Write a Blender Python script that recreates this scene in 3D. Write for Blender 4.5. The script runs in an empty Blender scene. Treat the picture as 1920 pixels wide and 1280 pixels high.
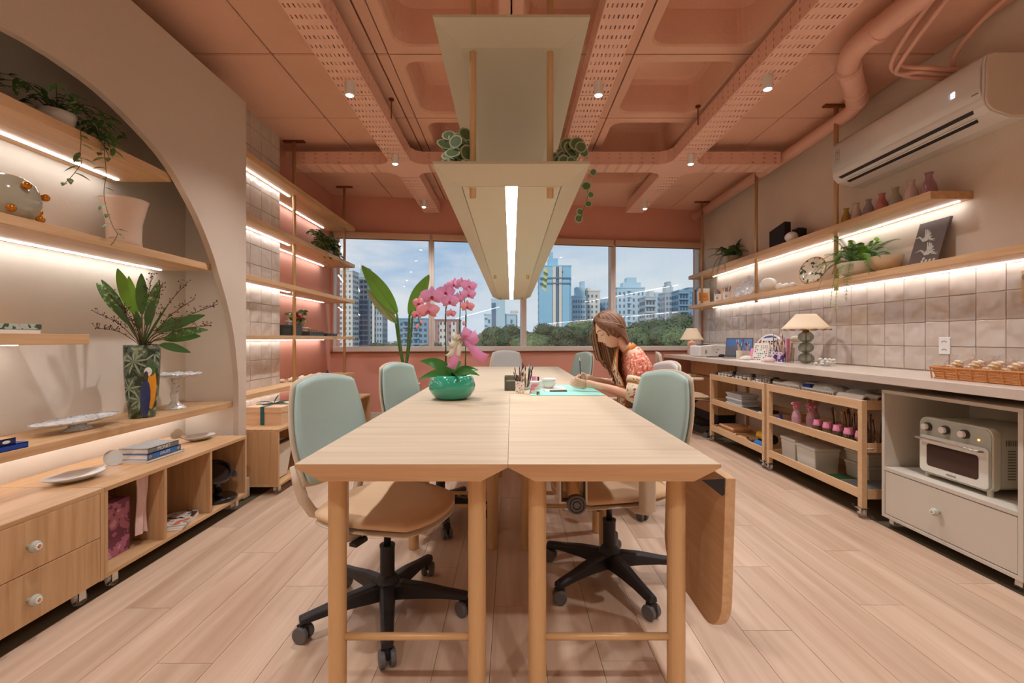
import bpy, bmesh, math, random
from mathutils import Vector, Matrix
from math import sin, cos, pi, radians as rad, hypot, atan2
random.seed(7)
S = bpy.context.scene
COL = S.collection

# ------------------------------------------------------------------ camera
HC = 1.08
cam_d = bpy.data.cameras.new('camera'); cam = bpy.data.objects.new('camera', cam_d); COL.objects.link(cam)
cam.location = (0, 0, HC); cam.rotation_euler = (pi/2, 0, 0)
cam_d.lens = 850/1920*36; cam_d.sensor_width = 36; cam_d.shift_x = 1/1920; cam_d.shift_y = -5/1920
cam_d.clip_start = .05; cam_d.clip_end = 2000
S.camera = cam

# ------------------------------------------------------------------ world: soft late-afternoon sky with clouds
W = bpy.data.worlds.new('sky'); S.world = W; W.use_nodes = True
nt = W.node_tree; nt.nodes.clear(); N = nt.nodes.new; L = nt.links.new
wo = N('ShaderNodeOutputWorld'); bg = N('ShaderNodeBackground'); L(bg.outputs[0], wo.inputs[0])
tc = N('ShaderNodeTexCoord'); sep = N('ShaderNodeSeparateXYZ'); L(tc.outputs['Generated'], sep.inputs[0])
rp = N('ShaderNodeValToRGB'); L(sep.outputs[2], rp.inputs[0])
e = rp.color_ramp.elements
e[0].position = 0.0; e[0].color = (.62, .76, .88, 1)
e[1].position = .45; e[1].color = (.20, .40, .68, 1)
el = e.new(.12); el.color = (.40, .60, .82, 1)
mp = N('ShaderNodeMapping'); L(tc.outputs['Generated'], mp.inputs[0]); mp.inputs['Scale'].default_value = (2.2, 2.2, 7.5); mp.inputs['Location'].default_value = (.55, .1, .3)
nz = N('ShaderNodeTexNoise'); L(mp.outputs[0], nz.inputs[0]); nz.inputs['Scale'].default_value = 1.6; nz.inputs['Detail'].default_value = 7; nz.inputs['Roughness'].default_value = .55
cr = N('ShaderNodeValToRGB'); L(nz.outputs[0], cr.inputs[0]); cr.color_ramp.elements[0].position = .40; cr.color_ramp.elements[1].position = .62
mx = N('ShaderNodeMix'); mx.data_type = 'RGBA'; L(cr.outputs[0], mx.inputs[0]); L(rp.outputs[0], mx.inputs[6]); mx.inputs[7].default_value = (.78, .83, .88, 1)
# thin bright haze around the part of the sky the hidden sun stands in
dt = N('ShaderNodeVectorMath'); dt.operation = 'DOT_PRODUCT'; L(tc.outputs['Generated'], dt.inputs[0]); dt.inputs[1].default_value = (.42, .90, .08)
hz = N('ShaderNodeMapRange'); L(dt.outputs['Value'], hz.inputs[0]); hz.inputs[1].default_value = .84; hz.inputs[2].default_value = 1.0; hz.inputs[3].default_value = 0; hz.inputs[4].default_value = .75
m2 = N('ShaderNodeMix'); m2.data_type = 'RGBA'; L(hz.outputs[0], m2.inputs[0]); L(mx.outputs[2], m2.inputs[6]); m2.inputs[7].default_value = (.74, .83, .88, 1)
L(m2.outputs[2], bg.inputs[0]); bg.inputs[1].default_value = 1.15

# ------------------------------------------------------------------ exposure, sun
S.view_settings.view_transform = 'Standard'; S.view_settings.look = 'None'
S.view_settings.exposure = -0.08; S.view_settings.gamma = 1.0
S.view_settings.use_curve_mapping = False
SPOT_W = 68; LED_E = 16; BAR_E = 16
def light(name, kind, loc, rot, energy, color=(1, .9, .8), **kw):
    d = bpy.data.lights.new(name, kind); d.energy = energy; d.color = color
    for k, v in kw.items(): setattr(d, k, v)
    o = bpy.data.objects.new(name, d); COL.objects.link(o); o.location = loc; o.rotation_euler = rot
    return o
light('evening_sun', 'SUN', (0, 0, 30), (rad(58), 0, rad(-28)), 2.4, (1, .86, .72), angle=rad(8))

# ------------------------------------------------------------------ materials
def rgb(r, g, b):
    f = lambda v: ((v/255+.055)/1.055)**2.4 if v > 10 else v/255/12.92
    return (f(r), f(g), f(b), 1)
MATS = {}
def newmat(name):
    m = bpy.data.materials.new(name); m.use_nodes = True; MATS[name] = m
    n = m.node_tree.nodes; return m, n, m.node_tree.links, n['Principled BSDF']
def mat(name, c, rough=.5, metal=0., noise=.06, nscale=12., bump=0., bscale=40., emit=0., trans=0., coat=0., ior=1.45, sheen=0., alpha=1., stretch=(1, 1, 1), spec=.5, rnd=0.):
    m, n, l, b = newmat(name)
    b.inputs['Roughness'].default_value = rough; b.inputs['Metallic'].default_value = metal
    b.inputs['IOR'].default_value = ior; b.inputs['Transmission Weight'].default_value = trans
    b.inputs['Coat Weight'].default_value = coat; b.inputs['Specular IOR Level'].default_value = spec
    b.inputs['Alpha'].default_value = alpha; b.inputs['Sheen Weight'].default_value = sheen
    if emit:
        b.inputs['Emission Color'].default_value = c; b.inputs['Emission Strength'].default_value = emit
    t = n.new('ShaderNodeTexCoord'); mpn = n.new('ShaderNodeMapping'); l.new(t.outputs['Object'], mpn.inputs[0]); mpn.inputs['Scale'].default_value = stretch
    z = n.new('ShaderNodeTexNoise'); z.inputs['Scale'].default_value = nscale; z.inputs['Detail'].default_value = 4; l.new(mpn.outputs[0], z.inputs[0])
    r = n.new('ShaderNodeMapRange'); l.new(z.outputs[0], r.inputs[0]); r.inputs[3].default_value = 1-noise; r.inputs[4].default_value = 1+noise
    src = r.outputs[0]
    if rnd:
        oi = n.new('ShaderNodeObjectInfo'); r2 = n.new('ShaderNodeMapRange'); l.new(oi.outputs['Random'], r2.inputs[0]); r2.inputs[3].default_value = 1-rnd; r2.inputs[4].default_value = 1+rnd
        mu = n.new('ShaderNodeMath'); mu.operation = 'MULTIPLY'; l.new(src, mu.inputs[0]); l.new(r2.outputs[0], mu.inputs[1]); src = mu.outputs[0]
    v = n.new('ShaderNodeVectorMath'); v.operation = 'SCALE'; v.inputs[0].default_value = c[:3]; l.new(src, v.inputs['Scale'])
    l.new(v.outputs[0], b.inputs['Base Color'])
    if bump:
        z2 = n.new('ShaderNodeTexNoise'); z2.inputs['Scale'].default_value = bscale; z2.inputs['Detail'].default_value = 5; l.new(mpn.outputs[0], z2.inputs[0])
        bp = n.new('ShaderNodeBump'); bp.inputs['Strength'].default_value = bump; bp.inputs['Distance'].default_value = .01
        l.new(z2.outputs[0], bp.inputs['Height']); l.new(bp.outputs[0], b.inputs['Normal'])
    return m
def wood(name, c1, c2, axis='Y', sc=1., rough=.45, rnd=.06, coat=0.):
    m, n, l, b = newmat(name)
    t = n.new('ShaderNodeTexCoord'); oi = n.new('ShaderNodeObjectInfo')
    mpn = n.new('ShaderNodeMapping'); l.new(t.outputs['Object'], mpn.inputs[0])
    s = {'X': (1.2, 22, 22), 'Y': (22, 1.2, 22), 'Z': (22, 22, 1.2)}[axis]
    mpn.inputs['Scale'].default_value = [q*sc for q in s]
    ad = n.new('ShaderNodeVectorMath'); ad.operation = 'ADD'; l.new(mpn.outputs[0], ad.inputs[0])
    ml = n.new('ShaderNodeMath'); ml.operation = 'MULTIPLY'; ml.inputs[1].default_value = 37; l.new(oi.outputs['Random'], ml.inputs[0]); l.new(ml.outputs[0], ad.inputs[1])
    z = n.new('ShaderNodeTexNoise'); z.inputs['Scale'].default_value = 1.3; z.inputs['Detail'].default_value = 8; z.inputs['Roughness'].default_value = .6; z.inputs['Distortion'].default_value = .4; l.new(ad.outputs[0], z.inputs[0])
    r = n.new('ShaderNodeValToRGB'); r.color_ramp.elements[0].position = .3; r.color_ramp.elements[1].position = .72
    r.color_ramp.elements[0].color = c2; r.color_ramp.elements[1].color = c1; l.new(z.outputs[0], r.inputs[0])
    r2 = n.new('ShaderNodeMapRange'); l.new(oi.outputs['Random'], r2.inputs[0]); r2.inputs[3].default_value = 1-rnd; r2.inputs[4].default_value = 1+rnd
    v = n.new('ShaderNodeVectorMath'); v.operation = 'SCALE'; l.new(r.outputs[0], v.inputs[0]); l.new(r2.outputs[0], v.inputs['Scale'])
    l.new(v.outputs[0], b.inputs['Base Color']); b.inputs['Roughness'].default_value = rough; b.inputs['Coat Weight'].default_value = coat
    bp = n.new('ShaderNodeBump'); bp.inputs['Strength'].default_value = .08; bp.inputs['Distance'].default_value = .003; l.new(z.outputs[0], bp.inputs['Height']); l.new(bp.outputs[0], b.inputs['Normal'])
    return m
def pattern(name, c1, c2, c3, scale=30, rough=.5, t1=.45, t2=.58, mode='noise', bump=0):
    m, n, l, b = newmat(name)
    t = n.new('ShaderNodeTexCoord')
    if mode == 'noise':
        z = n.new('ShaderNodeTexNoise'); z.inputs['Scale'].default_value = scale; z.inputs['Detail'].default_value = 3
    else:
        z = n.new('ShaderNodeTexVoronoi'); z.inputs['Scale'].default_value = scale
    l.new(t.outputs['Object'], z.inputs[0])
    r = n.new('ShaderNodeValToRGB'); r.color_ramp.interpolation = 'CONSTANT'
    r.color_ramp.elements[0].color = c1; r.color_ramp.elements[1].position = t1; r.color_ramp.elements[1].color = c2
    x = r.color_ramp.elements.new(t2); x.color = c3
    l.new(z.outputs[0], r.inputs[0]); l.new(r.outputs[0], b.inputs['Base Color']); b.inputs['Roughness'].default_value = rough
    return m
def emis(name, c, s):
    m, n, l, b = newmat(name); n.remove(b); em = n.new('ShaderNodeEmission'); em.inputs[0].default_value = c; em.inputs[1].default_value = s
    l.new(em.outputs[0], n['Material Output'].inputs[0]); return m
def glassy(name, c=(1, 1, 1, 1), refl=.12, rough=0., tint=.92):
    m, n, l, b = newmat(name); n.remove(b)
    tr = n.new('ShaderNodeBsdfTransparent'); tr.inputs[0].default_value = (c[0]*tint, c[1]*tint, c[2]*tint, 1)
    gl = n.new('ShaderNodeBsdfGlossy'); gl.inputs['Roughness'].default_value = rough
    lw = n.new('ShaderNodeLayerWeight'); lw.inputs[0].default_value = .35
    mr = n.new('ShaderNodeMapRange'); l.new(lw.outputs['Fresnel'], mr.inputs[0]); mr.inputs[3].default_value = refl*.5; mr.inputs[4].default_value = min(1, refl*4)
    mxn = n.new('ShaderNodeMixShader'); l.new(mr.outputs[0], mxn.inputs[0]); l.new(tr.outputs[0], mxn.inputs[1]); l.new(gl.outputs[0], mxn.inputs[2])
    l.new(mxn.outputs[0], n['Material Output'].inputs[0]); return m

M = dict(
 floorwood=wood('floor_oak', rgb(218, 190, 164), rgb(188, 154, 126), 'Y', .5, .5, .07),
 subfloor=mat('dark_carpet', rgb(106, 94, 72), .9, noise=.2, nscale=200),
 oakY=wood('oak_along', rgb(218, 178, 134), rgb(194, 150, 104), 'Y', 1.3, .5, .03),
 oakZ=wood('oak_upright', rgb(216, 176, 132), rgb(190, 146, 100), 'Z', 1.3, .5, .03),
 oakX=wood('oak_across', rgb(222, 188, 148), rgb(198, 160, 118), 'X', 1.1, .45, .02),
 tabletop=wood('pale_table_oak', rgb(212, 192, 164), rgb(192, 168, 138), 'X', .9, .6, .015),
 salmon=mat('salmon_concrete', rgb(228, 178, 152), .8, noise=.09, nscale=3, bump=.25, bscale=60, rnd=.02),
 salmon_wall=mat('salmon_plaster', rgb(218, 154, 134), .75, noise=.05, nscale=5, bump=.1),
 salmon_metal=mat('salmon_painted_metal', rgb(236, 186, 164), .5, noise=.03),
 crack=mat('joint_shadow', rgb(90, 46, 30), .9),  # dark brown backing of the ceiling panel joints
 plaster=mat('beige_plaster', rgb(226, 210, 192), .8, noise=.05, nscale=6, bump=.12, bscale=50),
 niche=mat('cream_plaster', rgb(234, 222, 206), .75, noise=.04, nscale=6, bump=.1, bscale=50),
 archw=mat('arch_plaster', rgb(208, 190, 172), .75, noise=.04, nscale=5, bump=.1, bscale=60),
 frame=mat('window_frame_white', rgb(214, 200, 190), .4, noise=.02),
 blind=mat('blind_cassette', rgb(206, 168, 138), .6, noise=.02),
 base=mat('baseboard_cream', rgb(220, 208, 190), .4),
 brass=mat('brushed_brass', rgb(204, 168, 124), .42, metal=.5, noise=.05, nscale=60),
 bronze=mat('bronze_metal', rgb(140, 88, 52), .4, metal=.7),
 leg=mat('gold_lacquer', rgb(210, 168, 118), .4, metal=.15, noise=.03, nscale=40),
 tray=mat('champagne_sheet', rgb(204, 196, 172), .55, metal=.0, noise=.03, nscale=80),
 led=emis('led_strip', (.97, .98, 1, 1), LED_E), bar=emis('pendant_tube', (.95, 1, .98, 1), BAR_E),
 spot=emis('spot_lamp', (1, .96, .9, 1), 60),
 glass=glassy('window_glass', (1, 1, 1, 1), .10, 0, .96),
 white=mat('white_plastic', rgb(232, 228, 222), .35, noise=.01),
 black=mat('black_plastic', rgb(38, 34, 34), .5, noise=.05),
 teal=mat('sage_fabric', rgb(176, 204, 200), .9, noise=.05, nscale=120, bump=.15, bscale=400, sheen=.3),
 greyfab=mat('pale_grey_fabric', rgb(196, 198, 196), .9, noise=.05, nscale=120, bump=.15, bscale=400),
 shell=mat('cream_shell', rgb(222, 204, 180), .45, noise=.02),
 seatfab=mat('sand_fabric', rgb(226, 190, 150), .9, noise=.04, nscale=150, bump=.1, bscale=400),
 marble=mat('pale_stone', rgb(208, 192, 176), .3, noise=.14, nscale=9, stretch=(1, .4, 1)),
 greycab=mat('grey_beige_laminate', rgb(206, 196, 180), .5, noise=.015),
 chrome=mat('chrome', rgb(210, 208, 204), .15, metal=1),
)
M['clear'] = glassy('clear_plastic', (.97, .96, .94, 1), .14, .05, .97)

# ------------------------------------------------------------------ mesh builder
class MB:
    def __init__(s): s.v = []; s.f = []; s.m = []; s.mi = 0
    def add(s, vs, fs):
        k = len(s.v); s.v += [tuple(p) for p in vs]; s.f += [tuple(i+k for i in f) for f in fs]; s.m += [s.mi]*len(fs); return s
    def box(s, x0, x1, y0, y1, z0, z1):
        return s.add([(x0, y0, z0), (x1, y0, z0), (x1, y1, z0), (x0, y1, z0), (x0, y0, z1), (x1, y0, z1), (x1, y1, z1), (x0, y1, z1)],
                     [(0, 3, 2, 1), (4, 5, 6, 7), (0, 1, 5, 4), (1, 2, 6, 5), (2, 3, 7, 6), (3, 0, 4, 7)])
    def boxc(s, c, d, rz=0., rx=0., ry=0.):
        R = Matrix.Rotation(rz, 3, 'Z') @ Matrix.Rotation(ry, 3, 'Y') @ Matrix.Rotation(rx, 3, 'X'); c = Vector(c)
        P = [c + R @ Vector((sx*d[0]/2, sy*d[1]/2, sz*d[2]/2)) for sz in (-1, 1) for sy in (-1, 1) for sx in (-1, 1)]
        return s.add(P, [(0, 2, 3, 1), (4, 5, 7, 6), (0, 1, 5, 4), (1, 3, 7, 5), (3, 2, 6, 7), (2, 0, 4, 6)])
    def cyl(s, p0, p1, r0, r1=None, n=16, caps=True):
        r1 = r0 if r1 is None else r1; p0 = Vector(p0); p1 = Vector(p1); d = (p1-p0).normalized()
        a = d.orthogonal().normalized(); b = d.cross(a); P = []
        for p, r in ((p0, r0), (p1, r1)):
            for i in range(n): t = 2*pi*i/n; P.append(p+(a*cos(t)+b*sin(t))*r)
        F = [(i, (i+1) % n, n+(i+1) % n, n+i) for i in range(n)]
        if caps: F += [tuple(range(n-1, -1, -1)), tuple(range(n, 2*n))]
        return s.add(P, F)
    def tube(s, pts, r, n=8, caps=True):
        pts = [Vector(p) for p in pts]; R = r if isinstance(r, (list, tuple)) else [r]*len(pts); P = []; F = []; up = None
        for i, p in enumerate(pts):
            d = (pts[min(i+1, len(pts)-1)]-pts[max(i-1, 0)])
            d = d.normalized() if d.length > 1e-9 else Vector((0, 0, 1))
            if up is None: a = d.orthogonal().normalized()
            else: a = (up-d*up.dot(d)); a = a.normalized() if a.length > 1e-6 else d.orthogonal().normalized()
            up = a; b = d.cross(a)
            for k in range(n): t = 2*pi*k/n; P.append(p+(a*cos(t)+b*sin(t))*R[i])
        for i in range(len(pts)-1):
            for k in range(n): F.append((i*n+k, i*n+(k+1) % n, (i+1)*n+(k+1) % n, (i+1)*n+k))
        if caps: F += [tuple(range(n-1, -1, -1)), tuple(range((len(pts)-1)*n, len(pts)*n))]
        return s.add(P, F)
    def lathe(s, prof, c=(0, 0, 0), n=24, sx=1., sy=1., fn=None):
        P = []; F = []; c = Vector(c)
        for (r, z) in prof:
            for i in range(n):
                t = 2*pi*i/n; q = fn(t, r, z) if fn else (r, z); P.append(c+Vector((q[0]*cos(t)*sx, q[0]*sin(t)*sy, q[1])))
        m = len(prof)
        for j in range(m-1):
            for i in range(n): F.append((j*n+i, j*n+(i+1) % n, (j+1)*n+(i+1) % n, (j+1)*n+i))
        if prof[0][0] > 1e-5: F.append(tuple(range(n-1, -1, -1)))
        if prof[-1][0] > 1e-5: F.append(tuple(range((m-1)*n, m*n)))
        return s.add(P, F)
    def sph(s, c, r, n=16, m=10, sx=1, sy=1, sz=1):
        prof = [(max(r*sin(pi*j/m), 1e-6), -r*cos(pi*j/m)*sz) for j in range(m+1)]
        return s.lathe(prof, c, n, sx, sy)
    def prism(s, poly, z0, z1, ax='Z'):
        n = len(poly)
        def q(a, b, h): return {'Z': (a, b, h), 'Y': (a, h, b), 'X': (h, a, b)}[ax]
        P = [q(a, b, z0) for a, b in poly]+[q(a, b, z1) for a, b in poly]
        return s.add(P, [(i, (i+1) % n, n+(i+1) % n, n+i) for i in range(n)]+[tuple(range(n-1, -1, -1)), tuple(range(n, 2*n))])
    def grid(s, rows, close=False):
        m = len(rows); n = len(rows[0]); P = [p for r in rows for p in r]; F = []
        for j in range(m-1):
            for i in range(n if close else n-1): F.append((j*n+i, j*n+(i+1) % n, (j+1)*n+(i+1) % n, (j+1)*n+i))
        return s.add(P, F)
    def leaf(s, base, d, up, ln, w, droop=.3, fold=.15, n=7, wave=0., tip=.0):
        base = Vector(base); d = Vector(d).normalized(); up = Vector(up); up = (up-d*up.dot(d)).normalized(); sd = d.cross(up); rows = []
        for i in range(n+1):
            t = i/n; ww = w*.5*(sin(pi*min(1, (t*.94+.04)))**.75)*(1-.25*t); c = base+d*(ln*t)-Vector((0, 0, 1))*(droop*ln*t*t)
            wv = wave*sin(t*14)*w
            rows.append([c-sd*ww+up*(fold*ww+wv), c, c+sd*ww+up*(fold*ww-wv)])
        return s.grid(rows)
    def round_slab(s, hx, hy, z0, z1, r=.05, c=(0, 0), n=6):
        pts = rrect(hx, hy, r, n, c); return s.prism(pts, z0, z1)
    def make(s, name, m, parent=None, smooth=False, bevel=0., world=False, sub=0, solid=0., origin=None, seg=2):
        me = bpy.data.meshes.new(name); v = s.v
        if world and parent:
            p = wloc(parent); v = [(a-p.x, b-p.y, c-p.z) for a, b, c in v]
        if origin is not None: v = [(a-origin[0], b-origin[1], c-origin[2]) for a, b, c in v]
        me.from_pydata(v, [], s.f); ms = m if isinstance(m, (list, tuple)) else [m]
        for q in ms: me.materials.append(q if not isinstance(q, str) else M[q])
        if len(ms) > 1: me.polygons.foreach_set('material_index', s.m)
        bm = bmesh.new(); bm.from_mesh(me); bmesh.ops.recalc_face_normals(bm, faces=bm.faces); bm.to_mesh(me); bm.free()
        if smooth: me.polygons.foreach_set('use_smooth', [True]*len(me.polygons))
        me.update(); o = bpy.data.objects.new(name, me); COL.objects.link(o)
        if parent: o.parent = parent
        if origin is not None: o.location = origin
        if solid: q = o.modifiers.new('solid', 'SOLIDIFY'); q.thickness = solid; q.offset = 0
        if bevel: q = o.modifiers.new('bevel', 'BEVEL'); q.width = bevel; q.segments = seg; q.limit_method = 'ANGLE'; q.angle_limit = rad(40); q.harden_normals = False
        if sub: q = o.modifiers.new('sub', 'SUBSURF'); q.levels = sub; q.render_levels = sub
        return o
def wloc(o):
    p = Vector((0, 0, 0))
    while o: p += o.location; o = o.parent
    return p
def rrect(hx, hy, r, n=6, c=(0, 0)):
    P = []
    for (sx, sy, a0) in ((1, 1, 0), (-1, 1, pi/2), (-1, -1, pi), (1, -1, 3*pi/2)):
        for i in range(n+1):
            a = a0+pi/2*i/n; P.append((c[0]+sx*(hx-r)+r*cos(a), c[1]+sy*(hy-r)+r*sin(a)))
    return P
def tag(o, label=None, cat=None, group=None, kind=None):
    if label: o['label'] = label
    if cat: o['category'] = cat
    if group: o['group'] = group
    if kind: o['kind'] = kind
    return o
def T(name, label, cat, loc=(0, 0, 0), rz=0., group=None):
    o = bpy.data.objects.new(name, None); COL.objects.link(o); o.location = loc; o.rotation_euler = (0, 0, rz); o.empty_display_size = .05
    return tag(o, label, cat, group)
def one(name, mb, m, label, cat, group=None, kind=None, **kw):
    xs = [p[0] for p in mb.v]; ys = [p[1] for p in mb.v]; zs = [p[2] for p in mb.v]
    o = mb.make(name, m, origin=((min(xs)+max(xs))/2, (min(ys)+max(ys))/2, min(zs)), **kw)
    return tag(o, label, cat, group, kind)
def kids(o): return [c for c in bpy.data.objects if c.parent == o]
def copy_tree(o, parent=None, ch=None):
    if ch is None:
        ch = {}
        for q in bpy.data.objects:
            if q.parent: ch.setdefault(q.parent.name, []).append(q)
    c = o.copy(); COL.objects.link(c)
    if parent: c.parent = parent
    for k in ch.get(o.name, []): copy_tree(k, c, ch)
    return c
def P(x, y, z): return Vector(((x-959)/850*z, z, HC+(635-y)/850*z))
def lerp(a, b, t): return a+(b-a)*t
# ------------------------------------------------------------------ the room
XL, XR, ZC, YR = -2.26, 2.69, 2.88, -2.4
PL = Vector((XL, 5.67, 0)); PRt = Vector((XR, 6.37, 0)); WL = (PRt-PL).length; U = (PRt-PL).normalized(); NV = Vector((-U.y, U.x, 0))
def wp(t, d, z): q = PL+U*t+NV*d; return (q.x, q.y, z)     # point on the slanted window wall (d outward)
def wbox(mb, t0, t1, d0, d1, z0, z1):
    return mb.add([wp(t0, d0, z0), wp(t1, d0, z0), wp(t1, d1, z0), wp(t0, d1, z0), wp(t0, d0, z1), wp(t1, d0, z1), wp(t1, d1, z1), wp(t0, d1, z1)],
                  [(0, 3, 2, 1), (4, 5, 6, 7), (0, 1, 5, 4), (1, 2, 6, 5), (2, 3, 7, 6), (3, 0, 4, 7)])
def struct(name, mb, m, parent=None, **kw):
    o = mb.make(name, m, parent, **kw)
    if not parent: o['kind'] = 'structure'
    return o
floor = struct('floor', MB().prism([(XL, YR), (XR, YR), (XR, 6.37), (XL, 5.67)], -.12, -.008), 'subfloor')
# oak planks, laid along the room with their ends staggered
x0, x1 = -1.735, 2.15; pw = .185; k = 0; xx = x0
while xx < x1-.001:
    w = min(pw, x1-xx); y = YR+(k*.47) % 1.25-1.25
    yend = 5.67+(xx+w/2-XL)*.1414-.005
    while y < yend:
        a, b = max(y, YR), min(y+1.25, yend)
        if b-a > .02:
            MB().box(xx+.0008, xx+w-.0008, a+.001, b-.001, -.008, 0).make('plank', 'floorwood', floor, origin=(xx, a, 0))
        y += 1.25
    xx += w; k += 1
T_ = .2
wl = struct('wall_left', MB().box(XL-T_, XL, YR, 5.67+.3, -.12, ZC+.3), 'salmon_wall')
wr = struct('wall_right', MB().box(XR, XR+T_, YR, 6.6, -.12, ZC+.3), 'plaster')
struct('wall_rear', MB().box(XL-T_, XR+T_, YR-T_, YR, -.12, ZC+.3), 'plaster')
ww = MB(); TW0, TW1 = .03, 4.965
wbox(ww, -.05, WL+.05, 0, .2, -.12, .915); wbox(ww, -.05, WL+.05, 0, .2, 2.42, ZC+.3); wbox(ww, -.05, TW0, 0, .2, .915, 2.42); wbox(ww, TW1, WL+.05, 0, .2, .915, 2.42)
wf = struct('wall_far', ww, 'salmon_wall')
b = MB(); wbox(b, 0, WL, -.018, 0, 0, .15); struct('baseboard_far', b, 'base', bevel=.003)
# windows: four bays in one white frame
mull = [TW0, 1.24, 2.447, 3.68, TW1]
for i in range(4):
    a, c = mull[i], mull[i+1]
    wn = bpy.data.objects.new('window_%d' % (i+1), None); COL.objects.link(wn); wn['kind'] = 'structure'; wn.location = wp((a+c)/2, 0, .92)
    wn['label'] = ['white framed window bay nearest the left shelves, towers outside', 'white framed window bay behind the orchid', 'white framed window bay with the tall blue tower behind it', 'white framed window bay nearest the right wall'][i]
    fr = MB(); j0 = .02 if i == 0 else .035; j1 = .04 if i == 3 else .035
    wbox(fr, a, c, -.03, .09, .92, .982); wbox(fr, a, c, -.01, .09, 2.36, 2.42); wbox(fr, a, a+j0, -.02, .09, .98, 2.37); wbox(fr, c-j1, c, -.02, .09, .98, 2.37)
    fr.make('window_frame', 'frame', wn, world=True, bevel=.004)
    g = MB(); wbox(g, a+j0-.005, c-j1+.005, .03, .036, .975, 2.37); g.make('pane', 'glass', wn, world=True)
    g = MB(); wbox(g, a+.012, c-.012, -.075, -.012, 2.335, 2.415); bl = g.make('blind_cassette', 'blind', wn, world=True, bevel=.008)
    g = MB(); wbox(g, a+.02, c-.02, -.05, -.04, 2.325, 2.337); g.make('blind_hem', 'bronze', bl, world=True)
b = MB(); wbox(b, 0, WL, -.02, .01, .9, .918); struct('trim_1', b, 'bronze')

# ceiling: coffered middle, flat cast panels either side, recessed joints
ceil = struct('ceiling', MB().box(XL-T_, XR+T_, YR-.1, 6.7, ZC+.30, ZC+.4), 'salmon')
g_ = .005
def flat(x0, x1, y0, y1):
    MB().box(x0+g_, x1-g_, y0+g_, y1-g_, ZC, ZC+.05).make('panel', 'salmon', ceil, bevel=.006, seg=1)
struct('trim_2', MB().box(XL-.1, XR+.1, YR-.1, 6.6, ZC+.012, ZC+.02) if False else MB().box(XL-.1, -.86, YR-.1, 6.6, ZC+.02, ZC+.06).box(1.63, XR+.1, YR-.1, 6.6, ZC+.02, ZC+.06), 'crack')
ycuts = [2.87-.83*i for i in range(7, 0, -1)]+[2.87, 3.70, 4.52, 5.35, 6.6]
xcol = [-.78, 0, .775, 1.56]
for i in range(len(ycuts)-1):
    a, b2 = ycuts[i], ycuts[i+1]; a = max(a, YR)
    if b2 <= a: continue
    for (xa, xb) in ((XL, -1.52), (-1.52, -.86), (1.56, 2.2), (2.2, XR)): flat(xa, xb, a, b2)
    if i == len(ycuts)-2:
        flat(-.86, 0, a, b2); flat(0, 1.56, a, b2); continue
    for j in range(3):
        xa, xb = xcol[j], xcol[j+1]
        if j == 0: flat(-.86, -.78, a, b2)
        cx, cy = (xa+xb)/2, (a+b2)/2; hx, hy = (xb-xa)/2-g_, (b2-a)/2-g_
        ix, iy, r = hx-.06, hy-.07, .10; n = 5
        if iy < .12: flat(xa, xb, a, b2); continue
        inn = rrect(ix, iy, r, n, (cx, cy)); out = []
        for (px, py) in inn:
            dx, dy = px-cx, py-cy; s_ = min(hx/abs(dx) if abs(dx) > 1e-6 else 9, hy/abs(dy) if abs(dy) > 1e-6 else 9); out.append((cx+dx*s_, cy+dy*s_))
        # make outer loop contain true corners
        for q in range(4): kk = q*(n+1)+n//2; sx = 1 if q in (0, 3) else -1; sy = 1 if q in (0, 1) else -1; out[kk] = (cx+sx*hx, cy+sy*hy)
        def lp(f, z): return [(cx+(px-cx)*f, cy+(py-cy)*f, z) for px, py in inn]
        rows = [[(p[0], p[1], ZC+.05) for p in out], [(p[0], p[1], ZC) for p in out], lp(1, ZC), lp(.97, ZC+.012), lp(.93, ZC+.06), lp(.86, ZC+.2), lp(.80, ZC+.235), lp(.7, ZC+.245)]
        mb = MB().grid(rows, close=True); mb.f.append(tuple(range(len(mb.v)-len(inn), len(mb.v)))); mb.m.append(0)
        mb.make('coffer', 'salmon', ceil, smooth=False, bevel=0)
# tiled block of the left wall
struct('wall_pier', MB().box(XL, -2.078, 3.115, 4.05, 0, ZC), 'plaster')
import itertools
M['tile'] = None
def tile_mat():
    m, n, l, b = newmat('glazed_tile')
    t = n.new('ShaderNodeTexCoord'); oi = n.new('ShaderNodeObjectInfo')
    ml = n.new('ShaderNodeMath'); ml.operation = 'MULTIPLY'; ml.inputs[1].default_value = 50; l.new(oi.outputs['Random'], ml.inputs[0])
    ad = n.new('ShaderNodeVectorMath'); l.new(t.outputs['Object'], ad.inputs[0]); l.new(ml.outputs[0], ad.inputs[1])
    z = n.new('ShaderNodeTexNoise'); z.inputs['Scale'].default_value = 10; z.inputs['Detail'].default_value = 1; z.inputs['Roughness'].default_value = .4; l.new(ad.outputs[0], z.inputs[0])
    bp = n.new('ShaderNodeBump'); bp.inputs['Strength'].default_value = 1; bp.inputs['Distance'].default_value = .02; l.new(z.outputs[0], bp.inputs['Height']); l.new(bp.outputs[0], b.inputs['Normal'])
    r2 = n.new('ShaderNodeMapRange'); l.new(oi.outputs['Random'], r2.inputs[0]); r2.inputs[3].default_value = .93; r2.inputs[4].default_value = 1.05
    v = n.new('ShaderNodeVectorMath'); v.operation = 'SCALE'; v.inputs[0].default_value = rgb(204, 188, 174)[:3]; l.new(r2.outputs[0], v.inputs['Scale'])
    l.new(v.outputs[0], b.inputs['Base Color']); b.inputs['Roughness'].default_value = .1; return m
M['tile'] = tile_mat()
def tile_mesh(sgn):
    mb = MB().box(0, .008*sgn, 0, .1565, 0, .1515); return mb
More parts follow.
